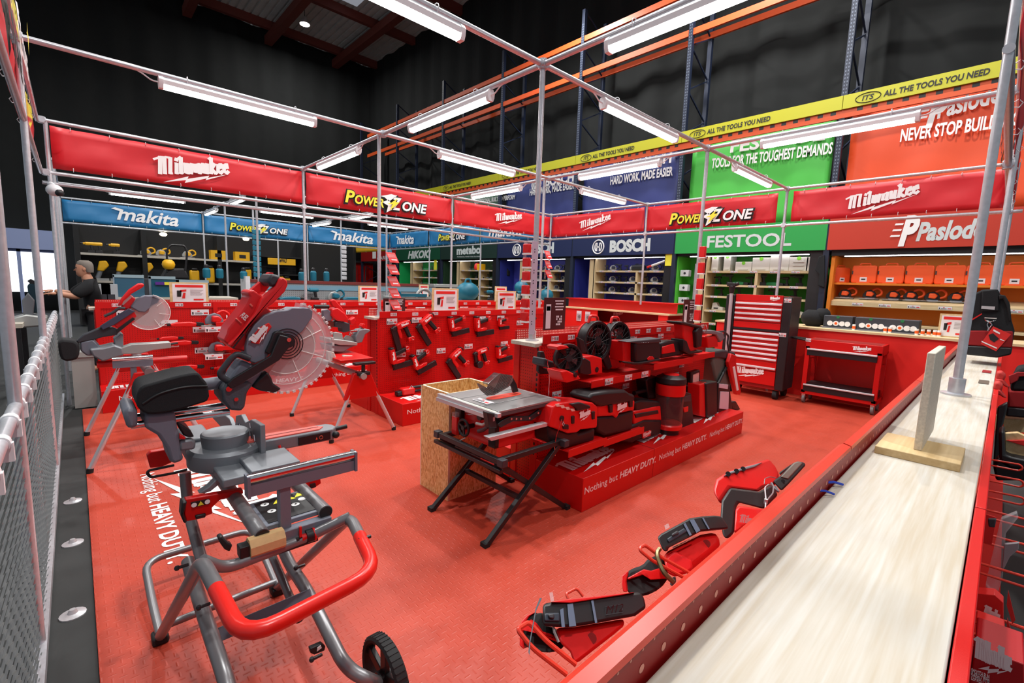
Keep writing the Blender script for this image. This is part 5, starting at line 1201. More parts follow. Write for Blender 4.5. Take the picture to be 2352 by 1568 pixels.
# bottom row
t = thing('wet_dry_vacuum', 'red topped black box vacuum with four air slots, leftmost on the island platform', 'vacuum', (2.66, 2.2, .38))
part(t, 'tank', zi((470, 1010), (655, 1070), (720, 1050), (745, 1080), (895, 1030), (885, 1150), (610, 1215), (480, 1165)), 2.06, .17, BLK, .02)
part(t, 'lid', zi((510, 840), (560, 810), (700, 790), (870, 800), (915, 840), (910, 1010), (900, 1030), (760, 1045), (730, 1070), (650, 1080), (475, 1015), (485, 960)), 2.04, .19, REDP, .024)
part(t, 'handle', zi((670, 815), (760, 800), (850, 830), (850, 855), (730, 880), (725, 855)), 2.02, .1, BLK, .008)
for a in ((680, 945), (863, 905)): part(t, 'latch', zi((a[0], a[1]-20), (a[0]+28, a[1]-25), (a[0]+26, a[1]+45), (a[0]+4, a[1]+50)), 2.03, .02, BLK, .004)
mb = MB()
for i in range(4): c = zi((530+45*i, 815+14*i), (565+45*i, 812+14*i), (575+45*i, 835+14*i), (545+45*i, 838+14*i)); mb.poly([on(x_, y_, 1, 2.035) for x_, y_ in c], (0, .004, 0))
mb.ob('air_slot', mat('pale vent', (230, 200, 186), .5), t)
mb = MB(); A, B = on(*zi((752, 940))[0], 1, 2.035), on(*zi((840, 905))[0], 1, 2.035); B.z = A.z; logo(mb, A, B, (0, 0, 1), .045, rise=.12); mb.ob('printed_logo', WPR, t)
q = on(*zi((595, 945))[0], 1, 2.03); mb = MB(); mb.cyl(q, q+Vector((0, .02, 0)), .02, n=16); mb.ob('hose_port', BLK, t)
part(t, 'hose_port', zi((605, 1000), (655, 1000), (655, 1045), (605, 1040)), 2.03, .03, BLK, .006)
mb = MB(); mb.tube([on(*zi(z)[0], 1, 2.02) for z in ((590, 950), (570, 1010), (540, 1100), (525, 1200), (530, 1280))], .003, 5); mb.tube([q+Vector((.0, -.01, -.02)), q+Vector((-.012, -.01, -.035)), q+Vector((0, -.01, -.05)), q+Vector((.012, -.01, -.035)), q+Vector((.0, -.01, -.02))], .004, 6); mb.ob('security_cable', CHR, t)
t = thing('wet_dry_vacuum', 'black and red toolbox-shaped vacuum with domed black lid, second on the platform', 'vacuum', (3.25, 2.2, .38))
part(t, 'tank', zi((905, 930), (1080, 920), (1110, 910), (1240, 870), (1225, 1050), (980, 1105), (910, 1060)), 2.08, .18, BLK, .02)
part(t, 'band', zi((910, 830), (1250, 780), (1245, 870), (1110, 900), (1085, 945), (1060, 920), (915, 930)), 2.07, .2, REDP, .014)
part(t, 'lid', zi((830, 760), (870, 720), (1000, 700), (1170, 690), (1210, 720), (1250, 730), (1250, 790), (960, 840), (850, 800)), 2.05, .2, BLK, .02)
for a in ((1020, 850), (1200, 800)): part(t, 'latch', zi((a[0], a[1]-25), (a[0]+32, a[1]-30), (a[0]+30, a[1]+40), (a[0]+6, a[1]+45)), 2.05, .02, BLK, .004)
mb = MB(); A, B = on(*zi((1090, 870))[0], 1, 2.064), on(*zi((1170, 835))[0], 1, 2.064); B.z = A.z; logo(mb, A, B, (0, 0, 1), .05, rise=.1); mb.ob('printed_logo', WPR, t)
t = thing('toolbox', 'low black toolbox with red band, between the domed vacuum and the clear cylinder', 'toolbox', (3.75, 2.2, .27))
part(t, 'box', zi((1090, 1100), (1215, 1010), (1330, 960), (1490, 960), (1480, 1085), (1330, 1110), (1225, 1165), (1100, 1150)), 2.1, .18, BLK, .014)
part(t, 'lid', zi((1250, 800), (1300, 780), (1470, 790), (1490, 830), (1480, 880), (1260, 880)), 2.12, .17, BLK, .014)
part(t, 'band', zi((1240, 880), (1480, 830), (1490, 960), (1340, 960), (1240, 1010)), 2.11, .18, REDP, .01)
part(t, 'front_panel', zi((1250, 905), (1460, 870), (1465, 900), (1260, 940)), 2.1, .02, BLK, .006)
part(t, 'badge', zi((1315, 1075), (1395, 1050), (1390, 1100), (1320, 1125)), 2.09, .012, REDP, .002)
mb = MB(); A, B = on(*zi((1322, 1108))[0], 1, 2.087), on(*zi((1388, 1085))[0], 1, 2.087); B.z = A.z; logo(mb, A, B, (0, 0, 1), .03, rise=.1); mb.ob('printed_logo', WPR, t)
t = thing('compact_vacuum', 'upright vacuum with clear dust cylinder and red top on the platform edge', 'vacuum', (4.12, 2.12, .27))
cc = on(1541, 935, 1, 2.1); zz = lambda py: on(1541, py, 1, 2.1).z
MB().lathe([(.105, zz(1006)), (.11, zz(1000)), (.1, zz(975))], (cc.x, 2.12, 0), n=28).ob('foot', BLK, t)
MB().lathe([(.13, zz(980)), (.135, zz(972)), (.12, zz(968))], (cc.x, 2.12, 0), n=28).ob('lower_ring', REDP, t)
MB().lathe([(.125, zz(970)), (.13, zz(965)), (.13, zz(912)), (.125, zz(905))], (cc.x, 2.12, 0), n=28).ob('dust_cylinder', CLRD, t)
MB().lathe([(.135, zz(906)), (.14, zz(900)), (.138, zz(882)), (.12, zz(880))], (cc.x, 2.12, 0), n=28).ob('red_collar', REDP, t)
MB().lathe([(.13, zz(882)), (.142, zz(878)), (.138, zz(868)), (.09, zz(862)), (.0, zz(861))], (cc.x, 2.12, 0), n=28).ob('head', BLK, t)
MB().lathe([(.075, zz(863)), (.07, zz(860)), (0, zz(859))], (cc.x, 2.12, 0), n=20).ob('dial', REDP, t)
part(t, 'rear_motor', zi((1350, 600), (1370, 575), (1470, 565), (1480, 640), (1440, 660), (1440, 770), (1370, 770)), 2.25, .12, BLK, .014)
mb = MB(); mb.cyl(on(*zi((1240, 715))[0], 1, 2.28), on(*zi((1380, 682))[0], 1, 2.28), .02, n=12); mb.ob('hose', BLK, t)
t = thing('charger_box', 'dark boxy charger with a red badge right of the clear cylinder', 'charger', (4.55, 2.2, .27))
part(t, 'case', zi((1655, 720), (1700, 700), (1760, 720), (1785, 1020), (1680, 1060), (1640, 1040)), 2.1, .15, BLK, .014)
part(t, 'badge', zi((1685, 850), (1730, 835), (1728, 880), (1695, 890)), 2.09, .012, REDP, .002)
part(t, 'vent', zi((1670, 750), (1750, 735), (1752, 790), (1672, 800)), 2.095, .01, DKG, .003)
t = thing('work_light', 'tall black folding light with small glowing square head behind the dark charger', 'work light', (4.9, 2.3, .27))
part(t, 'stem', zi((1740, 660), (1830, 640), (1820, 950), (1780, 960)), 2.25, .12, BLK, .012)
part(t, 'lamp_head', zi((1755, 530), (1835, 505), (1835, 640), (1755, 650)), 2.2, .06, BLK, .01)
part(t, 'lens', zi((1775, 550), (1826, 530), (1824, 610), (1772, 620)), 2.195, .008, mat('pale lamp lens', (236, 206, 196), .3), .002)
t = thing('charger_tower', 'red and black upright box with flat black right side near the platform end', 'charger', (5.05, 2.2, .27))
part(t, 'case', zi((1835, 640), (1900, 620), (1900, 940), (1830, 920)), 2.1, .14, REDP, .01)
part(t, 'speaker_front', zi((1890, 630), (1990, 610), (1990, 900), (1900, 940)), 2.08, .16, BLK, .012)
t = thing('work_light', 'flat black light bar with three white panels leaning at the platform end', 'work light', (5.4, 2.15, .27))
part(t, 'frame', zi((2000, 620), (2100, 640), (2130, 870), (2090, 945), (1985, 935), (1995, 860)), 2.12, .06, BLK, .01)
WL = mat('white lamp panel', (214, 212, 224), .35)
for q in (((2010, 630), (2088, 640), (2085, 680), (2008, 668)), ((2020, 700), (2095, 705), (2090, 865), (2010, 855)), ((1990, 890), (2065, 895), (2062, 938), (1985, 930))): part(t, 'lens', zi(*q), 2.113, .008, WL, .002)
t = thing('backpack_vacuum', 'grey-green canister vacuum with black cap beside the platform end', 'vacuum', (5.65, 2.45, .25))
part(t, 'canister', zi((1945, 400), (2000, 370), (2100, 370), (2130, 420), (2110, 660), (2060, 760), (1990, 640)), 2.35, .25, mat('grey green canister', (92, 106, 98), .5), .03)
part(t, 'cap', zi((1935, 400), (1960, 345), (2060, 325), (2150, 345), (2170, 400), (2100, 420), (2010, 400)), 2.33, .28, DKG, .02)
mb = MB(); mb.tube([on(*zi(q)[0], 1, 2.33) for q in ((2100, 430), (2050, 520), (1990, 640))], .02, 8); mb.ob('strap', BLK, t)
mb = MB(); mb.tube([on(*zi(q)[0], 1, 2.3) for q in ((1970, 165), (2050, 160), (2090, 200), (2080, 260), (2095, 340))], .012, 8, .03); mb.ob('hose', DKG, t)
t = thing('cleaning_lance', 'red and white lance hanging in front of the grey canister', 'lance', (5.9, 2.3, .3))
part(t, 'lance', zi((2095, 440), (2120, 360), (2165, 380), (2160, 430), (2205, 700), (2195, 735), (2165, 730), (2120, 560)), 2.28, .05, REDP, .01)
part(t, 'white_tube', zi((2130, 480), (2150, 475), (2185, 690), (2165, 695)), 2.275, .012, WPR, .003)
t = thing('fan_heater', 'black round-ended tool lying at the far corner of the platform', 'tool', (5.5, 2.6, .27))
part(t, 'body', zi((2110, 800), (2160, 790), (2200, 860), (2195, 880), (2130, 860)), 2.4, .1, BLK, .012)

# ================================================================ tool chest and trolley against the red counter
def zc(*ps): return [(1552+x/2.94, 500+y/2.94) for x, y in ps]
XC = 7.75
ch = thing('tool_chest', 'tall red rolling tool chest with silver drawer pulls and black corners', 'tool chest', (8.05, 2.7, 0))
yl, yr = 3.05, 2.24
zt_ = on(1700, 677, 0, XC).z; zb_ = on(1700, 880, 0, XC).z
MB().box(XC+.02, 8.3, yr, yl, .16, zt_).ob('cabinet', mat('dark red side', (150, 14, 14), .45), ch, bev=.004)
MB().box(XC-.012, XC+.06, yr-.06, yr+.06, .17, zt_-.01).ob('corner_guard', BLK, ch, bev=.01)
MB().box(XC-.012, XC+.06, yl-.05, yl+.09, .2, zt_).ob('corner_guard', BLK, ch, bev=.01)
MB().box(XC+.02, 8.3, yr-.03, yr, .16, zt_).ob('side_panel', mat('dark grey side', (40, 40, 44), .5), ch, bev=.004)
rows = [575, 609, 642, 679]; rows2 = [757, 790, 819, 845, 870, 896, 923]
ys0 = zc
def chz(zy): return on(1552+560/2.94, 500+zy/2.94, 0, XC).z
edges = [540, 606, 640, 676, 714, 735]
def drw(za, zb2, zh):
    z_1, z_0 = chz(za), chz(zb2)
    d = MB().box(XC-.008, XC+.02, yr+.065, yl-.06, z_0+.004, z_1).ob('drawer', RED, ch, bev=.003)
    hz = chz(zh); MB().box(XC-.03, XC-.006, yr+.07, yl-.065, hz-.016, hz+.016).ob('drawer_pull', mat('silver paint', (222, 222, 226), .35, .15), d, bev=.006)
for a, b, h in ((560, 596, 578), (596, 630, 613), (630, 664, 648), (664, 700, 683)): drw(a+4, b+4, h+2)
MB().box(XC-.008, XC+.02, yr+.065, yl-.06, chz(562), chz(520)).ob('lid_front', RED, ch, bev=.003)
MB().box(XC-.008, XC+.02, yr+.065, yl-.06, chz(748), chz(706)).ob('middle_strip', RED, ch, bev=.003)
MB().box(XC-.012, XC+.02, yr+.065, yl-.06, chz(762), chz(748)).ob('middle_band', BLK, ch)
for a, b, h in ((764, 796, 776), (796, 830, 812), (830, 862, 847), (862, 895, 880), (895, 926, 913), (926, 962, 946), (962, 1020, 1005)): drw(a+4, b+4, h+2)
MB().box(XC-.008, XC+.02, yr+.065, yl-.06, chz(1120), chz(1026)).ob('bottom_panel', RED, ch, bev=.003)
mb = MB(); logo(mb, (XC-.01, yl-.17, chz(1066)), (XC-.01, yl-.58, chz(1066)), (0, 0, 1), .10, rise=.10); logo(mb, (XC-.01, yr+.24, chz(548)), (XC-.01, yr+.11, chz(548)), (0, 0, 1), .04, rise=.1); mb.ob('printed_logo', WPR, ch)
for yy, xx in ((yr+.06, XC+.08), (yl-.06, XC+.08), (yr+.06, 8.22), (yl-.06, 8.22)):
    MB().cyl((xx, yy-.03, .085), (xx, yy+.03, .085), .072, n=18).ob('castor', BLKR, ch)
    MB().box(xx-.03, xx+.03, yy-.036, yy+.036, .11, .165).ob('castor_fork', BLK, ch)
p0 = on(1697, 800, 0, XC-.06)
MB().cyl((XC-.05, yl-.01, .55), (XC-.05, yl+.0, zt_+.02), .028, n=14).ob('light_pole', ALU, ch)
mb = MB(); zt2 = zt_+.02; mb.box(XC-.09, XC-.02, yl-.06, yl+.07, zt2+.11, zt2+.17); mb.cyl((XC-.05, yl, zt2), (XC-.05, yl, zt2+.12), .035, .05, n=12); mb.cyl((XC-.05, yl-.1, zt2+.16), (XC-.05, yl-.05, zt2+.14), .03, n=10); mb.ob('light_head', BLK, ch, bev=.01)
mb = MB(); labelmesh(mb, (XC-.014, yr+.0, chz(550)), (0, -1, 0), (0, 0, 1), .1, .06); labelmesh(mb, (XC-.014, yr+.02, chz(775)), (0, -1, 0), (0, 0, 1), .1, .06); mb.ob('price_label', [PAP, BPR, REDL], ch)

ca = thing('tool_trolley', 'low red two-tier tool trolley with black trays and castors before the counter', 'trolley', (8.2, 1.55, 0))
xf, xb_, yl, yr = 7.96, 8.42, 2.0, 1.08
z1 = on(1850, 778, 0, xf).z
MB().box(xf, xb_, yr, yl, z1-.14, z1).ob('top_tray', RED, ca, bev=.006)
MB().box(xf+.03, xb_-.03, yr+.03, yl-.03, z1-.002, z1+.002).ob('tray_liner', mat('dark red liner', (140, 14, 14), .6), ca)
dr = MB().box(xf-.012, xf, yr+.05, yl-.03, z1-.235, z1-.14).ob('drawer', BLK, ca, bev=.003); MB().box(xf-.03, xf-.008, yr+.05, yl-.03, z1-.155, z1-.13).ob('drawer_pull', mat('silver paint', (222, 222, 226), .35, .15), dr, bev=.006)
MB().box(xf, xb_, yr+.05, yl-.03, z1-.22, z1-.14).ob('drawer_box', BLK, ca)
for xx in (xf, xb_-.05):
    for yy in (yr, yl-.06): MB().box(xx, xx+.05, yy, yy+.06, .17, z1-.1).ob('corner_post', RED, ca, bev=.004)
MB().box(xf, xb_, yr, yl, .15, .22).ob('lower_tray', RED, ca, bev=.005)
MB().box(xf+.02, xb_-.02, yr+.03, yl-.03, .218, .31).ob('tray_liner', BLK, ca)
dr = MB().box(xf-.01, xf+.01, yr+.03, yl-.03, .2, .3).ob('drawer', BLK, ca, bev=.003); MB().box(xf-.03, xf-.006, yr+.03, yl-.03, .285, .31).ob('drawer_pull', mat('silver paint', (222, 222, 226), .35, .15), dr, bev=.006)
for yy in (yr+.03, yl-.03): MB().cyl((xf+.05, yy, z1-.3), (xb_-.02, yy, z1-.3), .012, n=8).ob('side_rail', RED, ca)
mb = MB(); mb.tube([(xf+.03, yl+.0, z1-.02), (xf+.03, yl+.2, z1-.0), (xf+.2, yl+.22, z1-.0), (xf+.25, yl, z1-.02)], .014, 8, .04); mb.ob('push_handle', BLK, ca)
mb = MB(); logo(mb, (xf-.002, yr+.33, z1-.09), (xf-.002, yr+.13, z1-.09), (0, 0, 1), .05, rise=.1); mb.ob('printed_logo', WPR, ca)
mb = MB(); labelmesh(mb, (xf-.003, yl-.03, z1-.01), (0, -1, 0), (0, 0, 1), .07, .05); mb.ob('price_label', [PAP, BPR, REDL], ca)
for xx, yy in ((xf+.05, yr+.04), (xf+.05, yl-.04), (xb_-.05, yr+.04), (xb_-.05, yl-.04)):
    MB().cyl((xx, yy-.016, .073), (xx, yy+.016, .073), .061, n=18).ob('castor', mat('grey castor tyre', (120, 116, 116), .5), ca)
    MB().poly([(xx-.04, yy-.024, .15), (xx+.04, yy-.024, .15), (xx+.015, yy-.024, .06), (xx-.015, yy-.024, .06)], (0, .048, 0)).ob('castor_fork', CHR, ca)
t = thing('bucket', 'plain red bucket on the floor behind the trolley, half hidden by the near unit', 'bucket', (8.3, .68, 0))
MB().lathe([(.13, .012), (.16, .33), (.166, .34), (.16, .35), (.15, .33), (.12, .03)], (8.3, .68, 0), n=24).ob('pail', RED, t)
MB().lathe([(.166, .28), (.17, .285), (.17, .3), (.166, .305)], (8.3, .68, 0), n=24).ob('rim_band', RED, t)

# hanging strips with red packs on the posts
def strip(label, x, y, z0, z1, n, dx, kind, w=.03):
    t = thing('clip_strip', label, 'clip strip', (x, y, z0))
    MB().box(x+dx-.015, x+dx+.015, y-.03, y-.026, z0, z1).ob('strip', CLR, t)
    for i in range(n):
        z = z1-(z1-z0)*(i+.5)/n; h = (z1-z0)/n*.42
        if kind == 'card':
            k_ = MB(); k_.poly([(x+dx-.07+.05*i/n, y-.05, z+h), (x+dx+.05+.05*i/n, y-.05, z+h), (x+dx+.09+.05*i/n, y-.09, z-h), (x+dx-.03+.05*i/n, y-.09, z-h)], (0, .006, 0)); c_ = k_.ob('pack', mat('pinkish red pack', (228, 70, 70), .4), t, bev=.002)
            k_ = MB(); k_.poly([(x+dx-.05+.05*i/n, y-.056, z+h*.7), (x+dx+.04+.05*i/n, y-.056, z+h*.7), (x+dx+.05+.05*i/n, y-.075, z), (x+dx-.04+.05*i/n, y-.075, z)], (0, .006, 0)); k_.ob('blister', CLR, c_)
            k_ = MB(); k_.poly([(x+dx-.02+.05*i/n, y-.096, z-h*.3), (x+dx+.05+.05*i/n, y-.096, z-h*.3), (x+dx+.055+.05*i/n, y-.1, z-h*.55), (x+dx-.015+.05*i/n, y-.1, z-h*.55)], (0, .003, 0)); k_.ob('pack_label', PAP, c_)
        else:
            k_ = MB(); k_.box(x+dx-.03, x+dx-.03+w, y-.1, y-.03, z-h, z+h*.6); c_ = k_.ob('pack', REDP, t, bev=.008)
            k_ = MB(); k_.box(x+dx-.032, x+dx-.028+w, y-.104, y-.03, z-h-.012, z-h); k_.ob('pack_label', WPR, c_)
    return t
p = on(884, 640, 1, 5.15); strip('column of five red blister packs hanging from the second post', 2.72, 5.13, 1.28, 1.98, 5, .05, 'card')
t = strip('column of red tape measures hanging beside the clear ruler on the middle post', 2.62, 2.6, 1.36, 1.98, 6, -.085, 'box')
MB().box(2.585, 2.65, 2.545, 2.549, 1.26, 1.98).ob('perforated_ruler', mat('pale translucent strip', (206, 196, 214), .3, alpha=.8), t)
mb = MB()
for i in range(8):
    for dz in (0, .02): z = 1.34+i*.08+dz; mb.cyl((2.61+.004*(i % 2), 2.543, z), (2.61+.004*(i % 2), 2.546, z), .005, n=6)
mb.ob('ruler_hole', BPR, t)
strip('short column of red blister packs on the post behind the middle post', 5.46, 5.15, 1.75, 2.2, 3, .06, 'card')
strip('column of red boxed packs hanging on the post left of the tool chest', 5.44, 2.55, 1.28, 2.2, 5, -.09, 'box', .05)
# ================================================================ tools hung on the inner face of the near unit
def zA(*ps): return [(1180+x/6.5875, 1330+y/6.5875) for x, y in ps]
def zB(*ps): return [(1410+x/7.127, 1160+y/7.127) for x, y in ps]
def zC(*ps): return [(1620+x/7.838, 1040+y/7.838) for x, y in ps]
SHB = mat('blue grey sheen strip', (96, 112, 134), .4)  # strips of this colour paint the sheen on the black caps
HKW = mat('red wire', (226, 66, 48), .3)
def aim(px, py, y):
    """the hung tools lean back: their faces look up and out from the rail"""
    d = ray(px, py); return on(px, py, 1, y), Vector((0, -d.y, -d.z)).normalized(), d.normalized()
def onp(x, y, P, off=0):
    d = ray(x, y); o = Vector((0, 0, CH)); p0 = P[0]+P[1]*off; return o+d*((p0-o).dot(P[1])/d.dot(P[1]))
def leanpart(t, name, px, off, th, m, bev=.006, ch=0):
    if ch: px = chaik(px, ch)
    return MB().poly([onp(x, y, PL, off) for x, y in px], PL[2]*th).ob(name, m, t, bev=bev)
def wire(t, pts, y, r=.0035, m=None, rad=.012, name='wire_hook'):
    mb = MB(); mb.tube([onp(px, py, PL, y) for px, py in pts], r, 8, rad); return mb.ob(name, m or HKW, t)
yA = .35; PL = aim(1350, 1430, .41)
t = thing('cordless_lamp', 'red cordless lamp with black battery cap, nearest of those hung along the red rail', 'lamp', (.55, .36, 1.0))
leanpart(t, 'battery_cap', zA((435, 370), (560, 345), (1830, 195), (1910, 190), (1970, 260), (2010, 430), (1840, 555), (1250, 665), (880, 725), (770, 730), (435, 705)), 0.03, .075, BLK, .006)
leanpart(t, 'cap_panel', zA((465, 510), (690, 505), (700, 640), (465, 635)), 0.033, .006, mat('dark slate plastic', (44, 54, 66), .45), .002)
leanpart(t, 'cap_catch', zA((510, 520), (610, 515), (612, 600), (540, 590)), 0.037, .008, DKG, .002)
for q in (((700, 460), (750, 435), (775, 720), (725, 722)), ((810, 375), (895, 365), (945, 705), (840, 715)), ((1170, 320), (1205, 315), (1265, 655), (1230, 660))): leanpart(t, 'cap_sheen', zA(*q), 0.0325, .006, SHB, 0)
leanpart(t, 'cap_rim', zA((560, 345), (700, 315), (1830, 195), (1640, 235), (860, 355)), 0.034, .02, REDP, .002)
mb = MB(); A, B = onp(*zA((1640, 480))[0], PL, 0.031), onp(*zA((1390, 520))[0], PL, 0.031); mb.text('M12', B, A, .014, (0, 0, 1), .0, 0, .001); mb.tube([onp(x_, y_, PL, 0.032) for x_, y_ in zA((1385, 420), (1640, 375), (1645, 500), (1395, 540))], .0006, 4, closed=True); mb.ob('embossed_mark', DKG, t)
leanpart(t, 'body', zA((630, 740), (880, 730), (1250, 670), (1670, 600), (1680, 700), (1500, 850), (950, 1280), (900, 1240), (850, 1100), (740, 1000), (690, 940)), 0.01, .10, REDP, .012)
mb = MB(); c = onp(*zA((1182, 893))[0], PL, 0.012); mb.cyl(c, c+PL[2]*.004, .0075, n=18); mb.ob('screw_hole', mat('deep red recess', (140, 14, 14), .5), t)
leanpart(t, 'grip', zA((170, 650), (250, 550), (380, 505), (435, 510), (435, 700), (620, 740), (690, 950), (760, 1030), (650, 1090), (500, 1115), (300, 1070), (150, 1000), (130, 780)), -0.02, .07, BLKR, .012, 1)
leanpart(t, 'grip_shell', zA((110, 640), (200, 540), (320, 500), (230, 560), (170, 660), (140, 800), (150, 1060), (85, 1000), (90, 850)), -0.015, .08, REDP, .006)
leanpart(t, 'grip_panel', zA((170, 735), (290, 765), (430, 790), (600, 840), (690, 960), (600, 930), (470, 880), (330, 690), (270, 650)), -0.012, .02, REDP, .004)
wire(t, [(x_, y_) for x_, y_ in zA((800, 1440), (280, 1040), (80, 790), (75, 740), (220, 650), (300, 720), (480, 920), (940, 1290))], 0.05, .0034)
wire(t, [(x_, y_) for x_, y_ in zA((820, 290), (790, 220), (930, 145), (970, 160), (1050, 260))], -0.05, .0025)
mb = MB(); mb.poly([onp(x_, y_, PL, 0.055) for x_, y_ in zA((395, 280), (425, 285), (340, 470), (250, 960), (240, 1150), (220, 1100), (235, 960), (330, 440))], PL[2]*.002); mb.ob('metal_tag', CHR, t)
mb = MB(); mb.poly([onp(x_, y_, PL, -0.01) for x_, y_ in zA((535, 200), (590, 195), (610, 330), (560, 340))], PL[2]*.002); mb.ob('plastic_tag', CLR, t)
mb = MB(); mb.tube([onp(x_, y_, PL, 0.02) for x_, y_ in zA((600, 720), (615, 800), (650, 880), (680, 950))], .002, 5); mb.ob('cord', GRYL, t)
yB_ = .36; PL = aim(1570, 1260, .42)
t = thing('cordless_lamp', 'second red cordless lamp with black battery cap along the red rail', 'lamp', (.9, .38, 1.0))
leanpart(t, 'battery_cap', zB((710, 520), (770, 465), (1240, 210), (1440, 180), (1640, 165), (1760, 180), (1880, 360), (1860, 380), (1600, 400), (1420, 420), (1290, 490), (870, 700), (870, 765), (805, 745)), 0.03, .075, BLK, .006)
leanpart(t, 'cap_panel', zB((870, 545), (1150, 370), (1200, 430), (900, 610)), 0.033, .006, mat('dark slate plastic', (44, 54, 66), .45), .002)
leanpart(t, 'cap_catch', zB((940, 470), (1040, 410), (1070, 460), (960, 510)), 0.037, .008, DKG, .002)
for q in (((1140, 310), (1170, 285), (1275, 485), (1240, 500)), ((1240, 245), (1310, 225), (1415, 410), (1350, 450)), ((1445, 210), (1470, 205), (1570, 385), (1545, 390))): leanpart(t, 'cap_sheen', zB(*q), 0.0325, .006, SHB, 0)
leanpart(t, 'chrome_edge', zB((950, 690), (1330, 505), (1340, 515), (980, 695)), 0.034, .006, CHR, 0)
leanpart(t, 'body', zB((790, 800), (980, 700), (1340, 520), (1420, 480), (1680, 435), (1770, 660), (1250, 1090), (1230, 1110), (1000, 1170), (880, 1130), (830, 960)), 0.01, .11, REDP, .012)
mb = MB()
for q, r in (((1515, 628), .0085), ((970, 848), .005), ((1165, 1030), .004)): c = onp(*zB(q)[0], PL, 0.012); mb.cyl(c, c+PL[2]*.004, r, n=16)
mb.ob('screw_hole', mat('deep red recess', (140, 14, 14), .5), t)
leanpart(t, 'lower_bevel', zB((980, 740), (1270, 890), (1300, 1050), (1230, 1110), (1000, 1170), (880, 1130), (830, 960), (820, 860)), 0.02, .02, HR, .006)
leanpart(t, 'grip', zB((210, 1120), (260, 1050), (460, 990), (560, 870), (690, 825), (830, 900), (830, 990), (890, 1200), (760, 1370), (500, 1500), (300, 1480), (210, 1410), (195, 1260)), -0.02, .07, BLKR, .012, 1)
leanpart(t, 'grip_shell', zB((130, 1150), (200, 1090), (230, 1100), (195, 1250), (220, 1420), (150, 1420), (125, 1280)), -0.01, .09, REDP, .006)
leanpart(t, 'grip_panel', zB((220, 1190), (480, 1050), (600, 1075), (750, 1030), (800, 1080), (870, 1200), (600, 1220), (470, 1140), (230, 1220)), -0.012, .02, REDP, .004)
wire(t, [(x_, y_) for x_, y_ in zB((1180, 1200), (620, 900), (430, 740), (430, 690), (500, 655), (550, 680), (760, 840), (1240, 1110))], 0.05, .0034)
mb = MB(); mb.tube([onp(x_, y_, PL, 0.055) for x_, y_ in zB((750, 715), (705, 770), (715, 870), (750, 950), (800, 1080), (900, 1190), (980, 1260))], .0045, 6, .01); mb.ob('security_chain', mat('dull brass chain', (120, 112, 80), .35, .8), t)
mb = MB(); mb.poly([onp(x_, y_, PL, 0.04) for x_, y_ in zB((910, 1290), (960, 1180), (1010, 1170), (1020, 1260), (950, 1330))], PL[2]*.02); mb.ob('chain_anchor', DKG, t, bev=.002)
mb = MB(); mb.poly([onp(x_, y_, PL, -0) for x_, y_ in zB((825, 330), (890, 295), (915, 360), (845, 400))], PL[2]*.002); mb.ob('plastic_tag', CLR, t)
yC = .40; PL = aim(1740, 1150, .46)
t = thing('job_radio', 'red faceted tool with black frame handle, farthest of those hung along the red rail', 'power tool', (1.3, .45, 1.0))
leanpart(t, 'upper_body', zC((195, 465), (420, 320), (700, 240), (1130, 100), (1260, 240), (1335, 390), (1300, 560), (1050, 620), (960, 690), (440, 620), (290, 850), (275, 940), (160, 740), (140, 640)), -0.02, .12, REDP, .014)
leanpart(t, 'dial_panel', zC((320, 420), (420, 340), (640, 270), (1030, 165), (900, 250), (620, 330)), -0.014, .02, GRYM, .003)
mb = MB(); 
for q in ((410, 375), (560, 325), (680, 285)): c = onp(*zC(q)[0], PL, -0.01); mb.cyl(c, c+PL[2]*.012, .008, n=12)
mb.ob('button', BLK, t)
leanpart(t, 'frame', zC((440, 625), (960, 690), (1060, 640), (1200, 560), (1310, 760), (1130, 940), (1060, 1010), (590, 890), (540, 990), (510, 1450), (400, 1560), (310, 1500), (270, 1120), (290, 850)), 0, .1, BLK, .01)
leanpart(t, 'front_panel', zC((600, 950), (1070, 1020), (980, 1130), (515, 1460), (540, 1010)), 0.005, .03, REDP, .006)
mb = MB(); A, B = onp(*zC((615, 1235))[0], PL, 0.007), onp(*zC((1010, 1260))[0], PL, 0.007); logo(mb, A, B, (0, 0, 1), .021, rise=-.02, lift=.0015); mb.ob('printed_logo', WPR, t)
leanpart(t, 'grip', zC((1340, 420), (1580, 180), (1670, 145), (1790, 170), (1810, 220), (1500, 560), (1380, 680), (1220, 500)), -0, .05, BLKR, .008)
leanpart(t, 'grip_top', zC((1350, 430), (1600, 170), (1680, 148), (1760, 180), (1500, 470)), 0.003, .02, mat('lighter grey rubber', (112, 104, 96), .6), .004)  # lighter grey along the top of the grip
leanpart(t, 'grip_rear', zC((1330, 350), (1560, 190), (1500, 270), (1350, 400)), -0.06, .02, BLK, .003)
mb = MB(); c = onp(*zC((1400, 505))[0], PL, 0.004); mb.cyl(c, c+PL[2]*.008, .006, n=12); mb.ob('screw', BLK, t)
mb = MB(); mb.tube([onp(x_, y_, PL, 0.02) for x_, y_ in zC((1075, 1050), (1085, 930), (1090, 820), (1070, 620), (1150, 560), (1230, 600), (1220, 720), (1120, 840), (1090, 900))], .0022, 6, .01); mb.ob('security_cable', mat('steel cable', (170, 166, 170), .4, .6), t)
mb = MB(); mb.tube([onp(x_, y_, PL, 0.015) for x_, y_ in zC((1060, 560), (1070, 460), (1170, 425), (1270, 450))], .0012, 5, .01); mb.tube([onp(x_, y_, PL, 0.015) for x_, y_ in zC((1190, 540), (1240, 640), (1330, 710), (1260, 600))], .004, 6, .01); mb.ob('tie_loop', GRYM, t)
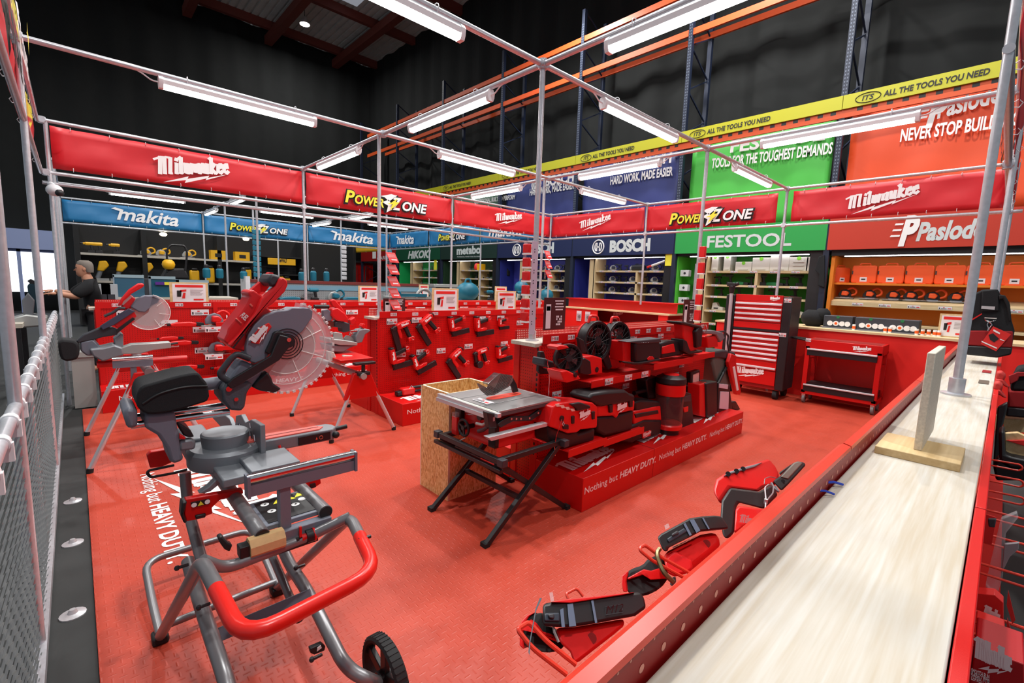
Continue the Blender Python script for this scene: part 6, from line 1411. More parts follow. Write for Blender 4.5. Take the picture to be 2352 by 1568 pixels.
mb = MB(); c = onp(*zC((1090, 870))[0], PL, 0.02); mb.cyl(c-Vector((0, 0, .007)), c+Vector((0, 0, .007)), .0055, n=10); mb.ob('ferrule', ALU, t)

# ================================================================ bags and packs on the outer side of the near unit
def zD(*ps): return [(2180+x/4.355, 640+y/4.355) for x, y in ps]
xb = 4.6
t = thing('tool_bag', 'black and red tool bag with swing tag standing at the far end of the plank', 'tool bag', (xb+.1, .06, 1.2))
part(t, 'body', zD((215, 200), (250, 150), (340, 105), (490, 105), (510, 160), (560, 170), (610, 260), (625, 420), (655, 520), (630, 690), (170, 665), (180, 520), (200, 400)), xb, .3, BLKC, .02, ax=0)
part(t, 'red_band', zD((180, 518), (355, 518), (640, 525), (632, 690), (170, 665)), xb-.008, .3, REDD, .008, ax=0)
part(t, 'base', zD((165, 668), (635, 690), (620, 760), (480, 790), (165, 760)), xb-.012, .3, BLK, .01, ax=0)
part(t, 'front_flap', zD((330, 120), (490, 105), (500, 320), (320, 330)), xb-.015, .02, BLKC, .006, ax=0)
part(t, 'reflector', zD((325, 270), (460, 278), (455, 310), (320, 300)), xb-.02, .004, mat('silver reflective tape', (190, 188, 190), .4), 0, ax=0)
part(t, 'side_handle', zD((495, 160), (560, 165), (605, 240), (625, 420), (600, 430), (575, 270), (540, 200), (500, 210)), xb-.02, .03, BLKC, .006, ax=0)
mb = MB(); trace(mb, zD((190, 425), (325, 345), (330, 355), (195, 438)), 0, xb-.012, .006); mb.ob('piping', REDP, t)
mb = MB(); c = on(*zD((417, 375))[0], 0, xb-.02); 
mb.tube([c+Vector((0, .03*math.cos(a), -.012-.025*math.sin(a))) for a in (0, .5, 1, 1.57, 2.1, 2.6, PI)], .004, 6, closed=True); mb.tube([on(x_, y_, 0, xb-.02) for x_, y_ in zD((400, 420), (378, 460), (395, 490), (385, 520))], .004, 6, .01); mb.tube([on(x_, y_, 0, xb-.02) for x_, y_ in zD((400, 430), (430, 460), (400, 500), (410, 540))], .004, 6, .01); mb.ob('metal_ring', CHR, t)
tg = part(t, 'swing_tag', zD((440, 475), (620, 555), (470, 725), (315, 650)), xb-.03, .004, REDL, 0, ax=0)
mb = MB(); trace(mb, zD((395, 560), (440, 545), (500, 600), (450, 635), (410, 610)), 0, xb-.033, .002); mb.ob('tag_picture', BLK, tg)
mb = MB()
for q in (((445, 505), (510, 540), (505, 555), (440, 522)), ((325, 620), (480, 690), (475, 700), (325, 632)), ((510, 600), (555, 618), (552, 625), (508, 608))): trace(mb, zD(*q), 0, xb-.033, .001)
mb.ob('tag_lettering', WPR, tg)
xb = 4.2
t = thing('tool_bag', 'dark tool bag with red ribbed lower half at the right edge below the swing-tag bag', 'tool bag', (xb, -.12, .9))
def zE(*ps): return [(2252+x/5.6, 840+y/5.6) for x, y in ps]
part(t, 'body', zE((380, 320), (400, 200), (480, 40), (600, 20), (700, 30), (700, 330)), xb, .25, BLKC, .015, ax=0)
part(t, 'red_lower', zE((355, 320), (700, 335), (700, 560), (350, 530)), xb-.01, .25, REDD, .01, ax=0)
part(t, 'red_strap', zE((360, 130), (480, 80), (700, 85), (690, 130), (500, 140), (480, 190), (380, 240)), xb-.015, .02, REDD, .004, ax=0)
part(t, 'base', zE((345, 530), (700, 560), (700, 680), (320, 650)), xb-.012, .25, BLK, .01, ax=0)
for i, (dx, dy, lb) in enumerate(((0, 0, 'upper red folded cap on the outer side of the plank'), (-35, 135, 'lower red folded cap on the outer side of the plank'))):
    t = thing('red_cap', lb, 'cap', (3.6-.2*i, -.08, 1.0))
    o_ = lambda *ps: zE(*[(x_+dx, y_+dy) for x_, y_ in ps])
    part(t, 'crown', o_((205, 90), (270, 75), (330, 130), (300, 200), (200, 170)), 3.6-.2*i, .1, mat('faded red cloth', (190, 46, 40), .7), .008, ax=0)
    part(t, 'flap', o_((200, 170), (290, 180), (370, 280), (330, 275), (280, 240), (190, 225)), 3.58-.2*i, .06, mat('faded red cloth', (190, 46, 40), .7), .006, ax=0)
t = thing('storage_crate', 'black-rimmed crate with timber inlay at the right edge of the picture', 'crate', (2.6, -.14, .7))
part(t, 'rim', zE((235, 850), (310, 840), (320, 1140), (400, 1170), (700, 1230), (700, 1330), (380, 1310), (240, 1200)), 2.6, .12, BLK, .01, ax=0)
part(t, 'wall', zE((160, 1290), (240, 1200), (380, 1310), (700, 1330), (700, 1480), (200, 1480)), 2.62, .1, BLK, .008, ax=0)
part(t, 'timber_inlay', zE((315, 870), (480, 860), (700, 960), (700, 1225), (400, 1165), (320, 1140)), 2.66, .03, PLY, .002, ax=0)
part(t, 'red_edge', zE((325, 960), (700, 950), (700, 1040), (560, 1030)), 2.65, .012, REDL, .002, ax=0)
t = thing('upright_support', 'black upright strut between the red caps and the timber crate', 'support', (3.2, -.09, 0))
part(t, 'strut', zE((220, 540), (350, 470), (340, 560), (270, 840), (310, 1180), (160, 1290), (190, 880)), 3.2, .05, BLK, .006, ax=0)
t = thing('timber_shelf', 'rough timber boards seen through the gap right of the plank', 'shelf', (4.4, -.2, .9))
part(t, 'board', zE((70, 680), (110, 590), (215, 640), (190, 840), (60, 840)), 4.2, .3, PLY, .002, ax=0)
part(t, 'board', zE((300, 680), (700, 700), (700, 870), (290, 840)), 4.4, .3, PLY, .002, ax=0)
# wire hooks and hung packs
for i, (x, ye, nm) in enumerate(((2.5, -.1, 'topmost'), (2.28, -.1, 'second'), (2.08, -.1, 'third'), (1.88, -.15, 'fourth'), (1.68, -.15, 'fifth'), (1.48, -.15, 'sixth'), (1.24, -.15, 'seventh'), (1.15, -.15, 'lowest'))):
    z = 1.05; mb = MB(); mb.tube([(x, -.02, z), (x, ye, z+.004), (x, ye-.008, z-.008), (x, ye, z-.02), (x, -.02, z-.022)], .0032, 8, .008)
    tag(mb.ob('peg_hook', HKW), '%s of the red wire hooks on the strip right of the plank' % nm, 'hook')
def zF(*ps): return [(2180+x/2.76, 1000+y/2.76) for x, y in ps]
t = thing('blister_pack', 'tall clear blister pack hanging on the red hooks at the right edge', 'pack', (1.5, -.1, .8))
part(t, 'blister', zF((230, 960), (290, 700), (330, 530), (430, 490), (440, 520), (360, 620), (340, 900), (300, 1030)), 1.5, .02, CLR, .002, ax=0)
part(t, 'backing_card', zF((235, 500), (300, 520), (270, 690), (215, 680)), 1.53, .004, REDL, 0, ax=0)
part(t, 'header_clip', zF((350, 690), (445, 680), (440, 720), (385, 770), (330, 880), (340, 800)), 1.49, .01, mat('clear grey card', (150, 146, 150), .3), .001, ax=0)
part(t, 'accessory', zF((245, 530), (300, 530), (290, 585), (250, 580)), 1.49, .01, DKG, .002, ax=0)
for i, (qs, lg, tagq, nm) in enumerate(((((180, 1000), (290, 1010), (345, 1060), (345, 1215), (180, 1140), (165, 1100)), ((225, 1130), (310, 1165)), ((375, 985), (420, 1170), (400, 1195), (365, 1075)), 'upper'), (((175, 1150), (350, 1215), (360, 1330), (430, 1400), (360, 1405), (165, 1310)), ((205, 1310), (275, 1355)), ((370, 1160), (430, 1380), (410, 1405), (360, 1260)), 'lower'))):
    t = thing('boxed_pack', '%s red card pack with white logo hung on the hooks at the lower right' % nm, 'pack', (1.2-.08*i, -.09, .8))
    xx = 1.25-.07*i
    part(t, 'card', zF(*qs), xx, .03, REDL, .001, ax=0)
    part(t, 'header_card', zF(*tagq), xx-.02, .006, mat('red card', (196, 40, 34), .6), 0, ax=0)
    mb = MB(); A, B = [on(*zF(q)[0], 0, xx-.002) for q in lg]; logo(mb, A, B, (0, 0, 1), .018, rise=0, lift=.001); mb.ob('printed_logo', WPR, t)
t = thing('boxed_pack', 'large dark red box with white script logo at the bottom right corner', 'box', (1.0, -.09, .7))
part(t, 'carton', zF((165, 1330), (480, 1450), (480, 1640), (120, 1640)), 1.02, .1, mat('dark red carton', (176, 14, 24), .45), .002, ax=0)
mb = MB(); A, B = [on(*zF(q)[0], 0, 1.018) for q in ((180, 1405), (380, 1480))]; logo(mb, A, B, (0, 0, 1), .032, rise=0, lift=.001); mb.ob('printed_logo', WPR, t)
mb = MB()
for i, s_ in enumerate(('SMOOTH RUN', 'RAISED RPM', 'LEAVES CUT')):
    A, B = [on(*zF(q)[0], 0, 1.018) for q in ((140, 1500+i*22), (255, 1545+i*22))]; mb.text(s_, A, B, .008, (0, 0, 1), .02, 0, .001)
mb.ob('lettering', WPR, t)
# ================================================================ brand wall on the right
XW = 11.0
YU = (-.72, 2.58, 5.82, 9.1, 12.5, 16.0, 19.6, 23.2)
rk = thing('pallet_rack', 'tall navy and orange pallet racking along the right wall with a yellow lettered beam', 'pallet rack', (11.5, 9, 0))
for y in YU:
    for xx in (XW, 12.0): MB().box(xx-.05, xx+.05, y-.05, y+.05, 0, 9.4).ob('upright', NAVY, rk)
    mb = MB()
    for i in range(9):
        z = .4+i; mb.bar((XW, y, z), (12, y, z+.5), .03, .03, (0, 1, 0)); mb.bar((12, y, z+.5), (XW, y, z+1), .03, .03, (0, 1, 0))
    mb.ob('brace', NAVY, rk)
    mb = MB()
    for i in range(90): z = 3.2+i*.065; mb.sheet([(XW-.051, y-.03, z), (XW-.051, y-.012, z), (XW-.051, y-.012, z+.03), (XW-.051, y-.03, z+.03)]); mb.sheet([(XW-.051, y+.012, z), (XW-.051, y+.03, z), (XW-.051, y+.03, z+.03), (XW-.051, y+.012, z+.03)])
    mb.ob('slot_row', mat('grey slot', (96, 106, 124), .5), rk)
for xx, z in ((XW, 8.62), (XW, 7.68), (11.95, 7.95)):
    MB().box(xx-.03, xx+.03, -4, 22.5, z-.07, z+.07).ob('orange_beam', ORB, rk)
for y in (2.05, 3.9):
    mb = MB(); mb.sheet([(XW-.035, y, 8.63), (XW-.035, y-.14, 8.63), (XW-.035, y-.14, 8.67), (XW-.035, y, 8.67)]); mb.sheet([(XW-.035, y, 8.57), (XW-.035, y-.14, 8.57), (XW-.035, y-.14, 8.61), (XW-.035, y, 8.61)]); mb.ob('beam_label', PAP, rk)
YB2 = mat('acid yellow beam', (176, 174, 22), .5)
for a, b in zip(YU, YU[1:]): MB().box(XW-.1, XW-.04, a+.005, b-.005, 5.17, 5.42).ob('yellow_beam', YB2, rk)
MB().box(XW-.1, XW-.04, -4, YU[0]-.005, 5.17, 5.42).ob('yellow_beam', YB2, rk)
for a, b in zip(YU, YU[1:]):
    MB().box(XW-.06, XW+.0, a, b, 5.02, 5.165).ob('orange_beam', ORB, rk)
    mb = MB()
    for i in range(14): y = a+.1+i*(b-a-.2)/14; mb.sheet([(XW-.062, y, 5.1), (XW-.062, y+.09, 5.1), (XW-.062, y+.09, 5.16), (XW-.062, y, 5.16)])
    mb.ob('slot_row', BLK, rk)
    mb = MB(); y1 = b-.62; mb.text('ALL THE TOOLS YOU NEED', (XW-.105, y1, 5.245), (XW-.105, y1-1.35, 5.245), .095, (0, 0, 1), .03, .1, .002)
    mb.text('ITS', (XW-.105, y1+.32, 5.25), (XW-.105, y1+.14, 5.25), .085, (0, 0, 1), .02, .2, .002)
    mb.tube([(XW-.107, y1+.23+.19*math.cos(i*PI/14), 5.292+.085*math.sin(i*PI/14)) for i in range(28)], .006, 4, closed=True)
    mb.ob('lettering', BPR, rk)

def hang(y0, y1, c, label, texts, grad=None):
    t = vinyl('hanging_banner', (11.2, y1), (11.2, y0), 3.05, 5.12, c, label, 'banner', .02)
    mb = MB()
    for s_, (ax_, ay), (bx_, by), h, bold, sh in texts:
        A, B = on(ax_, ay, 0, 11.15), on(bx_, by, 0, 11.15); mb.text(s_, A, B, h, (0, 0, 1), bold, sh, .01)
    mb.ob('lettering', WPR, t); return t
GRB = mat('bright green vinyl', (70, 178, 66), .5); ORV = mat('orange vinyl', (226, 78, 34), .5); NVV = mat('navy vinyl', (48, 58, 118), .5); MGV = mat('grey green vinyl', (92, 128, 106), .5)
pas = hang(-.7, 2.45, ORV, 'orange hanging banner reading never stop building at upper right', [('Paslode', (2152, 272), (2300, 232), .30, .03, .25), ('NEVER STOP BUILDING', (2067, 325), (2342, 286), .21, .03, 0)])
def pmark(t, a, b, z, h, X, r=(0, -1, 0)):
    """speed-lined letter P"""
    mb = MB(); U = Vector((0, 0, 1)); R_ = Vector(r); o = Vector((X, a, z)); n = R_.cross(U)*.012
    def q(ps): mb.sheet([o+R_*(u*h)+U*(v*h)+n for u, v in ps])
    for i in range(4): q([(.02+.05*(3-i), .95-.22*i), (.40-.03*i, .95-.22*i), (.42-.03*i, 1.02-.22*i), (.05+.05*(3-i), 1.02-.22*i)])
    mb.text('P', o+R_*(.3*h), o+R_*(.86*h), h*1.02, (0, 0, 1), .055, .25, .015)
    mb.ob('emblem', WPR, t)
p = on(2100, 295, 0, 11.15); pmark(pas, p.y, 0, p.z, .5, 11.15)
hang(2.72, 5.66, GRB, 'bright green hanging banner reading tools for the toughest demands', [('FESTOOL', (1677, 350), (1895, 320), .26, .03, 0), ('TOOLS FOR THE TOUGHEST DEMANDS', (1634, 386), (1911, 352), .21, .03, 0)])
def ring_mark(t, y, z, r, X):
    mb = MB(); mb.tube([(X, y+r*math.cos(i*PI/16), z+r*math.sin(i*PI/16)) for i in range(32)], r*.1, 5, closed=True)
    for s in (-1, 1):
        mb.tube([(X, y+s*r*.28+s*r*.32*math.cos(a), z+r*.62*math.sin(a)) for a in (-1.3, -.8, -.3, .3, .8, 1.3)], r*.09, 5); mb.box(X-.005, X+.005, y+s*r*.25-r*.09, y+s*r*.25+r*.09, z-r*.62, z+r*.62)
    mb.box(X-.005, X+.005, y-r*.28, y+r*.28, z-r*.1, z+r*.1); mb.ob('emblem', WPR, t)
b1 = hang(5.98, 8.98, NVV, 'navy hanging banner reading hard work made easier, right one by the green banner', [('BOSCH', (1452, 385), (1542, 372), .3, .04, 0), ('HARD WORK, MADE EASIER', (1402, 424), (1545, 402), .21, .03, 0)])
p = on(1424, 376, 0, 11.15); ring_mark(b1, p.y, p.z, .2, 11.15)
b2 = hang(9.26, 12.38, NVV, 'navy hanging banner reading hard work made easier, left one behind the middle post', [('BOSCH', (1252, 428), (1318, 417), .3, .04, 0), ('HARD WORK, MADE EASIER', (1217, 449), (1319, 433), .21, .03, 0)])
p = on(1232, 424, 0, 11.15); ring_mark(b2, p.y, p.z, .2, 11.15)
hang(12.65, 15.9, MGV, 'grey green hanging banner left of the navy banners', [('metabo', (1092, 447), (1146, 438), .26, .04, 0), ('PROFESSIONAL BUILT TO PERFORM', (1090, 468), (1183, 457), .15, .03, 0)])

def fascia(y0, y1, rgb, label, s_, a, b, h, bold=.03, sh=0, z0=2.53, z1=3.13):
    t = thing('fascia_sign', label, 'sign', (10.95, (y0+y1)/2, z0))
    MB().box(10.94, 10.99, y0, y1, z0, z1).ob('board', mat('sign '+label[:12], rgb, .5), t)
    mb = MB()
    if isinstance(s_, str): s_ = [(s_, a, b, h, bold, sh)]
    for w_, a_, b_, h_, bo, sh_ in s_: mb.text(w_, on(a_[0], a_[1], 0, 10.94), on(b_[0], b_[1], 0, 10.94), h_, (0, 0, 1), bo, sh_, .004)
    mb.ob('lettering', mat('pale grey lettering', (206, 214, 214), .5), t); return t
fs = fascia(-.72, 2.57, (190, 54, 34), 'brick red fascia sign with white nail-gun brand lettering at right', 'Paslode', (2103, 552), (2262, 544), .3, .04, .25)
p = on(2040, 562, 0, 10.93); pmark(fs, p.y, 0, p.z-.0, .47, 10.93)
fascia(2.6, 5.8, (40, 160, 74), 'green fascia sign with wide white lettering above pale cases', 'FESTOOL', (1623, 568), (1817, 563), .26, .025)
f1 = fascia(5.84, 9.08, (26, 38, 80), 'navy fascia sign with ringed emblem, right one beside the green sign', 'BOSCH', (1400, 578), (1493, 574), .29, .06)
p = on(1374, 567, 0, 10.93); ring_mark(f1, p.y, p.z, .19, 10.93)
f2 = fascia(9.12, 12.48, (26, 38, 80), 'navy fascia sign with ringed emblem, left one behind the middle post', 'BOSCH', (1206, 581), (1272, 579), .29, .06)
p = on(1187, 574, 0, 10.93); ring_mark(f2, p.y, p.z, .19, 10.93)
fascia(12.52, 15.98, (22, 50, 44), 'very dark green fascia sign with white lettering and small subtitle', [('metabo', (1049, 584), (1104, 581), .28, .05, 0), ('PROFESSIONAL POWER TOOL SOLUTIONS', (1050, 591), (1103, 590), .04, .01, 0)], 0, 0, 0)
fascia(16.02, 19.58, (8, 74, 50), 'dark green fascia sign with slanted white lettering left of the metal-tool sign', 'HiKOKI', (937, 593), (990, 591), .3, .05, .25)
fs = fascia(19.62, 23.2, (150, 20, 20), 'dark red fascia sign with a small white emblem at far left of the wall', 'GARRIC', (866, 597), (900, 594), .16, .02)
mb = MB(); mb.box(10.925, 10.935, 21.55, 21.9, 2.66, 3.0); mb.ob('emblem', WPR, fs)

STL = mat('lit shelf strip', (250, 250, 255), .5, emit=16)
def bay(label, y0, y1, side, back, yup, shelves=(2.12, 1.81, 1.51, 1.19, .88), mid=None, wood=True, ysh=None, xb=11.72):
    t = thing('shelf_bay', label, 'shelving', (11.4, (y0+y1)/2, 0))
    MB().box(xb, xb+.02, y0, y1, .05, 2.5).ob('back_panel', back, t)
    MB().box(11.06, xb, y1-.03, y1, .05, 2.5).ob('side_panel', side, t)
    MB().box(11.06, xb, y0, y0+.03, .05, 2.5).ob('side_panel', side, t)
    MB().box(11.0, 11.1, y0+.0, y0+.24, .05, 2.5).ob('front_post', BLK, t)
    MB().box(11.02, xb, y0, y1, 2.47, 2.53).ob('head_rail', BLK, t); MB().box(11.12, 11.15, y0+.3, y1-.3, 2.455, 2.47).ob('strip_light', STL, t)
    if yup: MB().box(11.1, 11.62, yup-.03, yup+.03, .05, 2.46).ob('pine_upright', PINEZ, t); MB().box(11.1, 11.14, yup-.0, yup+.18, .05, 2.46).ob('pine_upright', PINEZ, t)
    yr_ = ysh or (yup-.03 if yup else y1-.03)
    for i, z in enumerate(shelves):
        MB().box(11.12, 11.66, y0+.24, yr_, z-.045, z).ob('shelf', PINEY, t)
        n = max(2, int((yr_-y0)/.45))
        for j in range(n):
            y = yr_-(j+.5)*(yr_-y0-.3)/n; mb = MB(); labelmesh(mb, (11.118, y, z-.024), (0, -1, 0), (0, 0, 1), .16, .045); mb.ob('price_label', [PAP, BPR, REDL], t)
    if mid: MB().box(11.12, 11.6, mid-.03, mid+.03, shelves[-1], shelves[0]-.04).ob('divider', PINEZ, t)
    return t
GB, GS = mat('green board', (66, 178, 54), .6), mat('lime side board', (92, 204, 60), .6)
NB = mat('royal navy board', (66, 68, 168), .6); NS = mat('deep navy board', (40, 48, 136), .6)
bay('green shelf bay with pine shelves below the green sign', 2.62, 5.78, GS, GB, 5.05, (2.12, 1.80, 1.53, 1.19, .88), 3.9)
bay('navy shelf bay with pine shelves below the right navy sign', 5.85, 9.06, NS, NB, 8.35, mid=6.95)
bay('navy shelf bay behind the middle post, below the left navy sign', 9.15, 12.45, NS, NB, 11.3, mid=10.1)
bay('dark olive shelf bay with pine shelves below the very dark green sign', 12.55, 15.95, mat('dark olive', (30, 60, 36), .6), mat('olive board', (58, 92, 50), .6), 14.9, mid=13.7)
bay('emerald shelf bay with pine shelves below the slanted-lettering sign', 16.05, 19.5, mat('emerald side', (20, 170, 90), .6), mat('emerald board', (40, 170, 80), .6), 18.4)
# orange bay
OB_ = mat('orange board', (240, 134, 30), .6)
ob = thing('shelf_bay', 'orange shelf bay with orange tool cases below the brick red sign', 'shelving', (11.4, .9, 0))
MB().box(11.72, 11.74, -.72, 2.5, .05, 2.5).ob('back_panel', OB_, ob); MB().box(11.06, 11.72, 2.44, 2.5, .05, 2.5).ob('side_panel', OB_, ob)
MB().box(11.02, 11.7, -.72, 2.5, 2.42, 2.53).ob('head_rail', BLK, ob); MB().box(11.12, 11.15, -.6, 2.3, 2.405, 2.42).ob('strip_light', STL, ob)
MB().box(11.2, 11.72, -.72, 2.44, 1.86, 1.9).ob('shelf', OB_, ob)
MB().poly([(11.15, 2.44, 1.44), (11.15, 2.44, 1.53), (11.6, 2.44, 1.64), (11.6, 2.44, 1.55)], (0, -3.1, 0)).ob('sloping_shelf', PINEY, ob)
mb = MB()
for j in range(6): labelmesh(mb, (11.148, 2.0-.42*j, 1.485), (0, -1, 0), (0, 0, 1), .18, .05)
mb.ob('price_label', [PAP, BPR, REDL], ob)
MB().box(11.1, 11.7, -.72, 2.44, 1.1, 1.14).ob('shelf', PINEY, ob)
CASO = mat('orange case plastic', (244, 92, 36), .4)
def case_f(label):
    t = thing('tool_case', label, 'case', (0, 0, 0))
    pp(t, 'shell', [(-.2, 0), (.2, 0), (.215, .05), (.205, .33), (.19, .36), (-.19, .36), (-.205, .33), (-.215, .05)], -.06, .12, CASO, .02)
    mb = MB(); mb.tube([(-.09, 0, .355), (-.08, 0, .40), (.08, 0, .40), (.09, 0, .355)], .014, 8, .02); mb.ob('handle', CASO, t)
    pp(t, 'ridge', [(-.12, .0), (.12, .0), (.09, .035), (-.09, .035)], -.066, .012, CASO, .004)
    MB().box(-.205, -.185, -.066, .066, .18, .25).ob('latch', DKG, t)
    mb = MB(); mb.m = 0; mb.box(-.06, .06, -.066, -.062, .03, .12); mb.m = 1; mb.box(-.035, .035, -.0675, -.066, .065, .09); mb.ob('price_label', [PAP, BPR], t)
    return t
CA = Kind(case_f)
for i, (px, lb) in enumerate(((1928, 'orange tool case at the left end of the orange shelf, turned side-on'), (1983, 'orange tool case second from the left on the orange shelf'), (2044, 'orange tool case third from the left, without a ticket in its middle'), (2110, 'orange tool case fourth from the left on the orange shelf'), (2180, 'orange tool case left of the near scaffold post'), (2252, 'orange tool case right of the near scaffold post'), (2330, 'orange tool case cut by the right edge of the picture'))):
    p = on(px, 645, 0, 11.35); CA.put((11.38, p.y, 1.9), (0, 0, -PI/2+(.9 if i == 0 else 0)), lb, sc=.95 if i else .85)
RSO = circ_f(CASO, BLK, 'nail gun', 'gas_nailer')
for i, px in enumerate((1938, 1995, 2050, 2090, 2140, 2195, 2260)):
    p = on(px, 690, 0, 11.3); RSO.put((11.38, p.y, 1.59), (0, 0, -PI/2), 'orange and black nail gun on the sloping shelf, %s from the left' % ORD[i], sc=1.05)
def cbo_f(label):
    t = thing('counter_box', label, 'box', (0, 0, 0))
    MB().box(-.19, .19, -.13, .13, .02, .2).ob('case', mat('charcoal case', (58, 62, 70), .5), t, bev=.008)
    MB().box(-.2, .2, -.16, -.13, 0, .02).ob('ledge', GRY, t)
    mb = MB(); mb.cyl((0, -.134, .18), (0, -.13, .18), .022, n=12); mb.ob('green_latch', GRN, t)
    mb = MB(); mb.m = 0
    for x_ in (-.1, -.02, .06, .13): mb.cyl((x_, -.134, .08), (x_, -.131, .08), .039, n=16)
    mb.m = 1; mb.cyl((-.02, -.137, .08), (-.02, -.134, .08), .02, n=12)
    mb.ob('print', [WPR, ORA], t)
    return t
CB = Kind(cbo_f)
for i, px in enumerate((1925, 2000, 2072)):
    p = on(px, 738+i*5, 0, 8.75); CB.put((8.85, p.y, 1.125), (0, 0, -PI/2), 'charcoal case with white and orange print on the pale counter, %s of three' % ('left', 'middle', 'right')[i])
for i, px in enumerate((1962, 2035, 2046, 2108, 2122, 2136, 2150, 2160)):
    p = on(px, 745, 0, 8.7); mb = MB(); mb.m = 0; mb.cyl((8.7, p.y, 1.125), (8.7, p.y, 1.21), .022, n=10); mb.m = 1; mb.cyl((8.7, p.y, 1.145), (8.7, p.y, 1.185), .0225, n=10)
    tag(mb.ob('gas_cell', [WPR, ORA]), 'small white and orange canister on the pale counter, %s from the left' % ORD[i], 'canister')
p = on(2190, 745, 0, 8.7); showcard((8.75, p.y, 1.125), .3, .32, (-1, 0, 0), 'white show card on the pale counter beside the near post')
t = thing('backpack', 'black soft bag on the counter at the edge of the orange bay', 'bag', (9, 2.45, 1.12))
p = on(1868, 735, 0, 8.9); mb = MB(); mb.sph((8.9, p.y, 1.26), .16, (1, 1.2, .95), 12); mb.sph((8.9, p.y-.12, 1.32), .12, (1, 1, 1), 12); mb.ob('bag', BLKC, t)
t = thing('hanging_belt', 'black tool belt hanging on the black post between the green and orange bays', 'belt', (10.97, 2.62, 1.6))
part(t, 'belt', [(1872, 620), (1880, 590), (1893, 585), (1893, 660), (1878, 655), (1882, 630)], 10.9, .06, BLKC, .008, ax=0)
# tools on the pine shelves
BT = drill_f(mat('dark navy plastic', (28, 36, 62), .45), BLK, 'power tool', 'power_tool'); FT = drill_f(mat('dark green black plastic', (30, 44, 36), .45), BLK, 'power tool', 'power_tool')
SM = circ_f(mat('dark navy plastic', (28, 36, 62), .45), GRYL, 'power tool', 'power_tool'); HT = recip_f(GRN, BLK, 'power tool', 'power_tool'); MT = recip_f(mat('olive plastic', (44, 74, 52), .5), BLK, 'power tool', 'power_tool')
SN = ('top', 'second', 'third', 'fourth', 'lowest')
def fill(kinds, ys, z, lbl, where, sc=1.0):
    for i, y in enumerate(ys):
        kd = kinds[(i*7+int(z*10)) % len(kinds)]; kd.put((11.35, y, z+.002), (0, 0, -PI/2+(.5 if i % 3 == 1 else -.3)), '%s on the %s, %s from left' % (lbl, where, ORD[i]), sc=sc*(.85+.25*((i*5) % 3)/2))
def span(a, b, n): return [a-(a-b)*(i+.5)/n for i in range(n)]
for z, nm in ((2.12, 'top'), (1.81, 'second'), (1.51, 'third')):
    fill([BT, SM, BT], span(8.2, 6.2, 9), z, 'small dark tool', '%s shelf of the right navy bay' % nm, .85)
    fill([BT, SM], span(11.2, 9.6, 6), z, 'small dark tool', '%s shelf of the left navy bay' % nm, .85)
    fill([MT, FT], span(14.7, 12.9, 5), z, 'small dark tool', '%s shelf of the olive bay' % nm, .85)
    fill([HT, FT], span(18.2, 16.6, 4), z, 'small green power tool', '%s shelf of the emerald bay' % nm, .85)
for z, nm, n in ((1.80, 'second', 8), (1.53, 'third', 5), (.88, 'lowest', 3)):
    fill([FT, FT, HT], span(4.95, 3.0, n), z, 'dark green-badged tool', '%s shelf of the green bay' % nm, 1.05)
GSW = mat('pale grey case plastic', (206, 204, 194), .5)
for i, (px, w_, h, lb) in enumerate(((1640, .16, .36, 'tall narrow pale case, left one of the pair on the top green shelf'), (1668, .16, .36, 'tall narrow pale case, right one of the pair on the top green shelf'), (1706, .36, .21, 'lowest pale latched case on the top green shelf'), (1746, .37, .30, 'medium-height pale latched case right of the lowest one'), (1788, .38, .4, 'tallest pale latched case on the top green shelf'), (1832, .36, .30, 'pale case with three drawer fronts on the top green shelf'), (1868, .3, .30, 'pale case at the right end of the top green shelf'))):
    p = on(px, 625, 0, 11.2); t = thing('stacking_case', lb, 'case', (11.4, p.y, 2.12))
    MB().box(11.2, 11.55, p.y-w_/2, p.y+w_/2, 2.122, 2.12+h).ob('shell', GSW, t, bev=.01)
    mb = MB(); mb.cyl((11.195, p.y, 2.12+h-.03), (11.2, p.y, 2.12+h-.03), .04, n=14); mb.ob('green_latch', mat('lime latch', (120, 200, 50), .5), t)
    for k_ in range(3 if 'drawer' in lb else 1):
        MB().box(11.185, 11.2, p.y-w_*.28, p.y+w_*.28, 2.15+.08*k_, 2.165+.08*k_).ob('handle', GSW, t)
for px, py, lb in ((1648, 718, 'white angular tool on the fourth green shelf left of the tool chest'), (1830, 725, 'white angular tool on the fourth green shelf right of the tool chest'), (1612, 712, 'round white tool on the fourth green shelf behind the hanging red packs')):
    p = on(px, py, 0, 11.3); t = thing('track_saw', lb, 'power tool', (11.3, p.y, 1.19)); mb = MB(); mb.poly([(11.25, p.y+.14, 1.19), (11.25, p.y-.14, 1.19), (11.25, p.y-.13, 1.26), (11.25, p.y-.02, 1.28), (11.25, p.y+.04, 1.38), (11.25, p.y+.12, 1.36)], (.15, 0, 0)); mb.ob('body', GSW, t, bev=.012); MB().box(11.24, 11.25, p.y-.02, p.y+.08, 1.22, 1.25).ob('label', BPR, t)
t = thing('guide_rail', 'pale aluminium guide rail upright at the left of the green bay', 'rail', (11.3, 5.4, .9)); MB().box(11.3, 11.34, 5.33, 5.42, .9, 2.3).ob('rail', ALU, t); MB().box(11.296, 11.3, 5.36, 5.39, .9, 2.3).ob('groove', GRYM, t)
for i, z in enumerate((1.98, 1.62, 1.3)):
    t = thing('charger', 'white boxed charger on the lime side of the green bay, %s' % ('top', 'middle', 'bottom')[i], 'charger', (11.2, 5.62, z)); MB().box(11.15, 11.3, 5.5, 5.72, z, z+.16).ob('case', WHT, t, bev=.01); mb = MB(); mb.cyl((11.145, 5.6, z+.08), (11.15, 5.6, z+.08), .03, n=12); mb.ob('speaker', DKG, t)
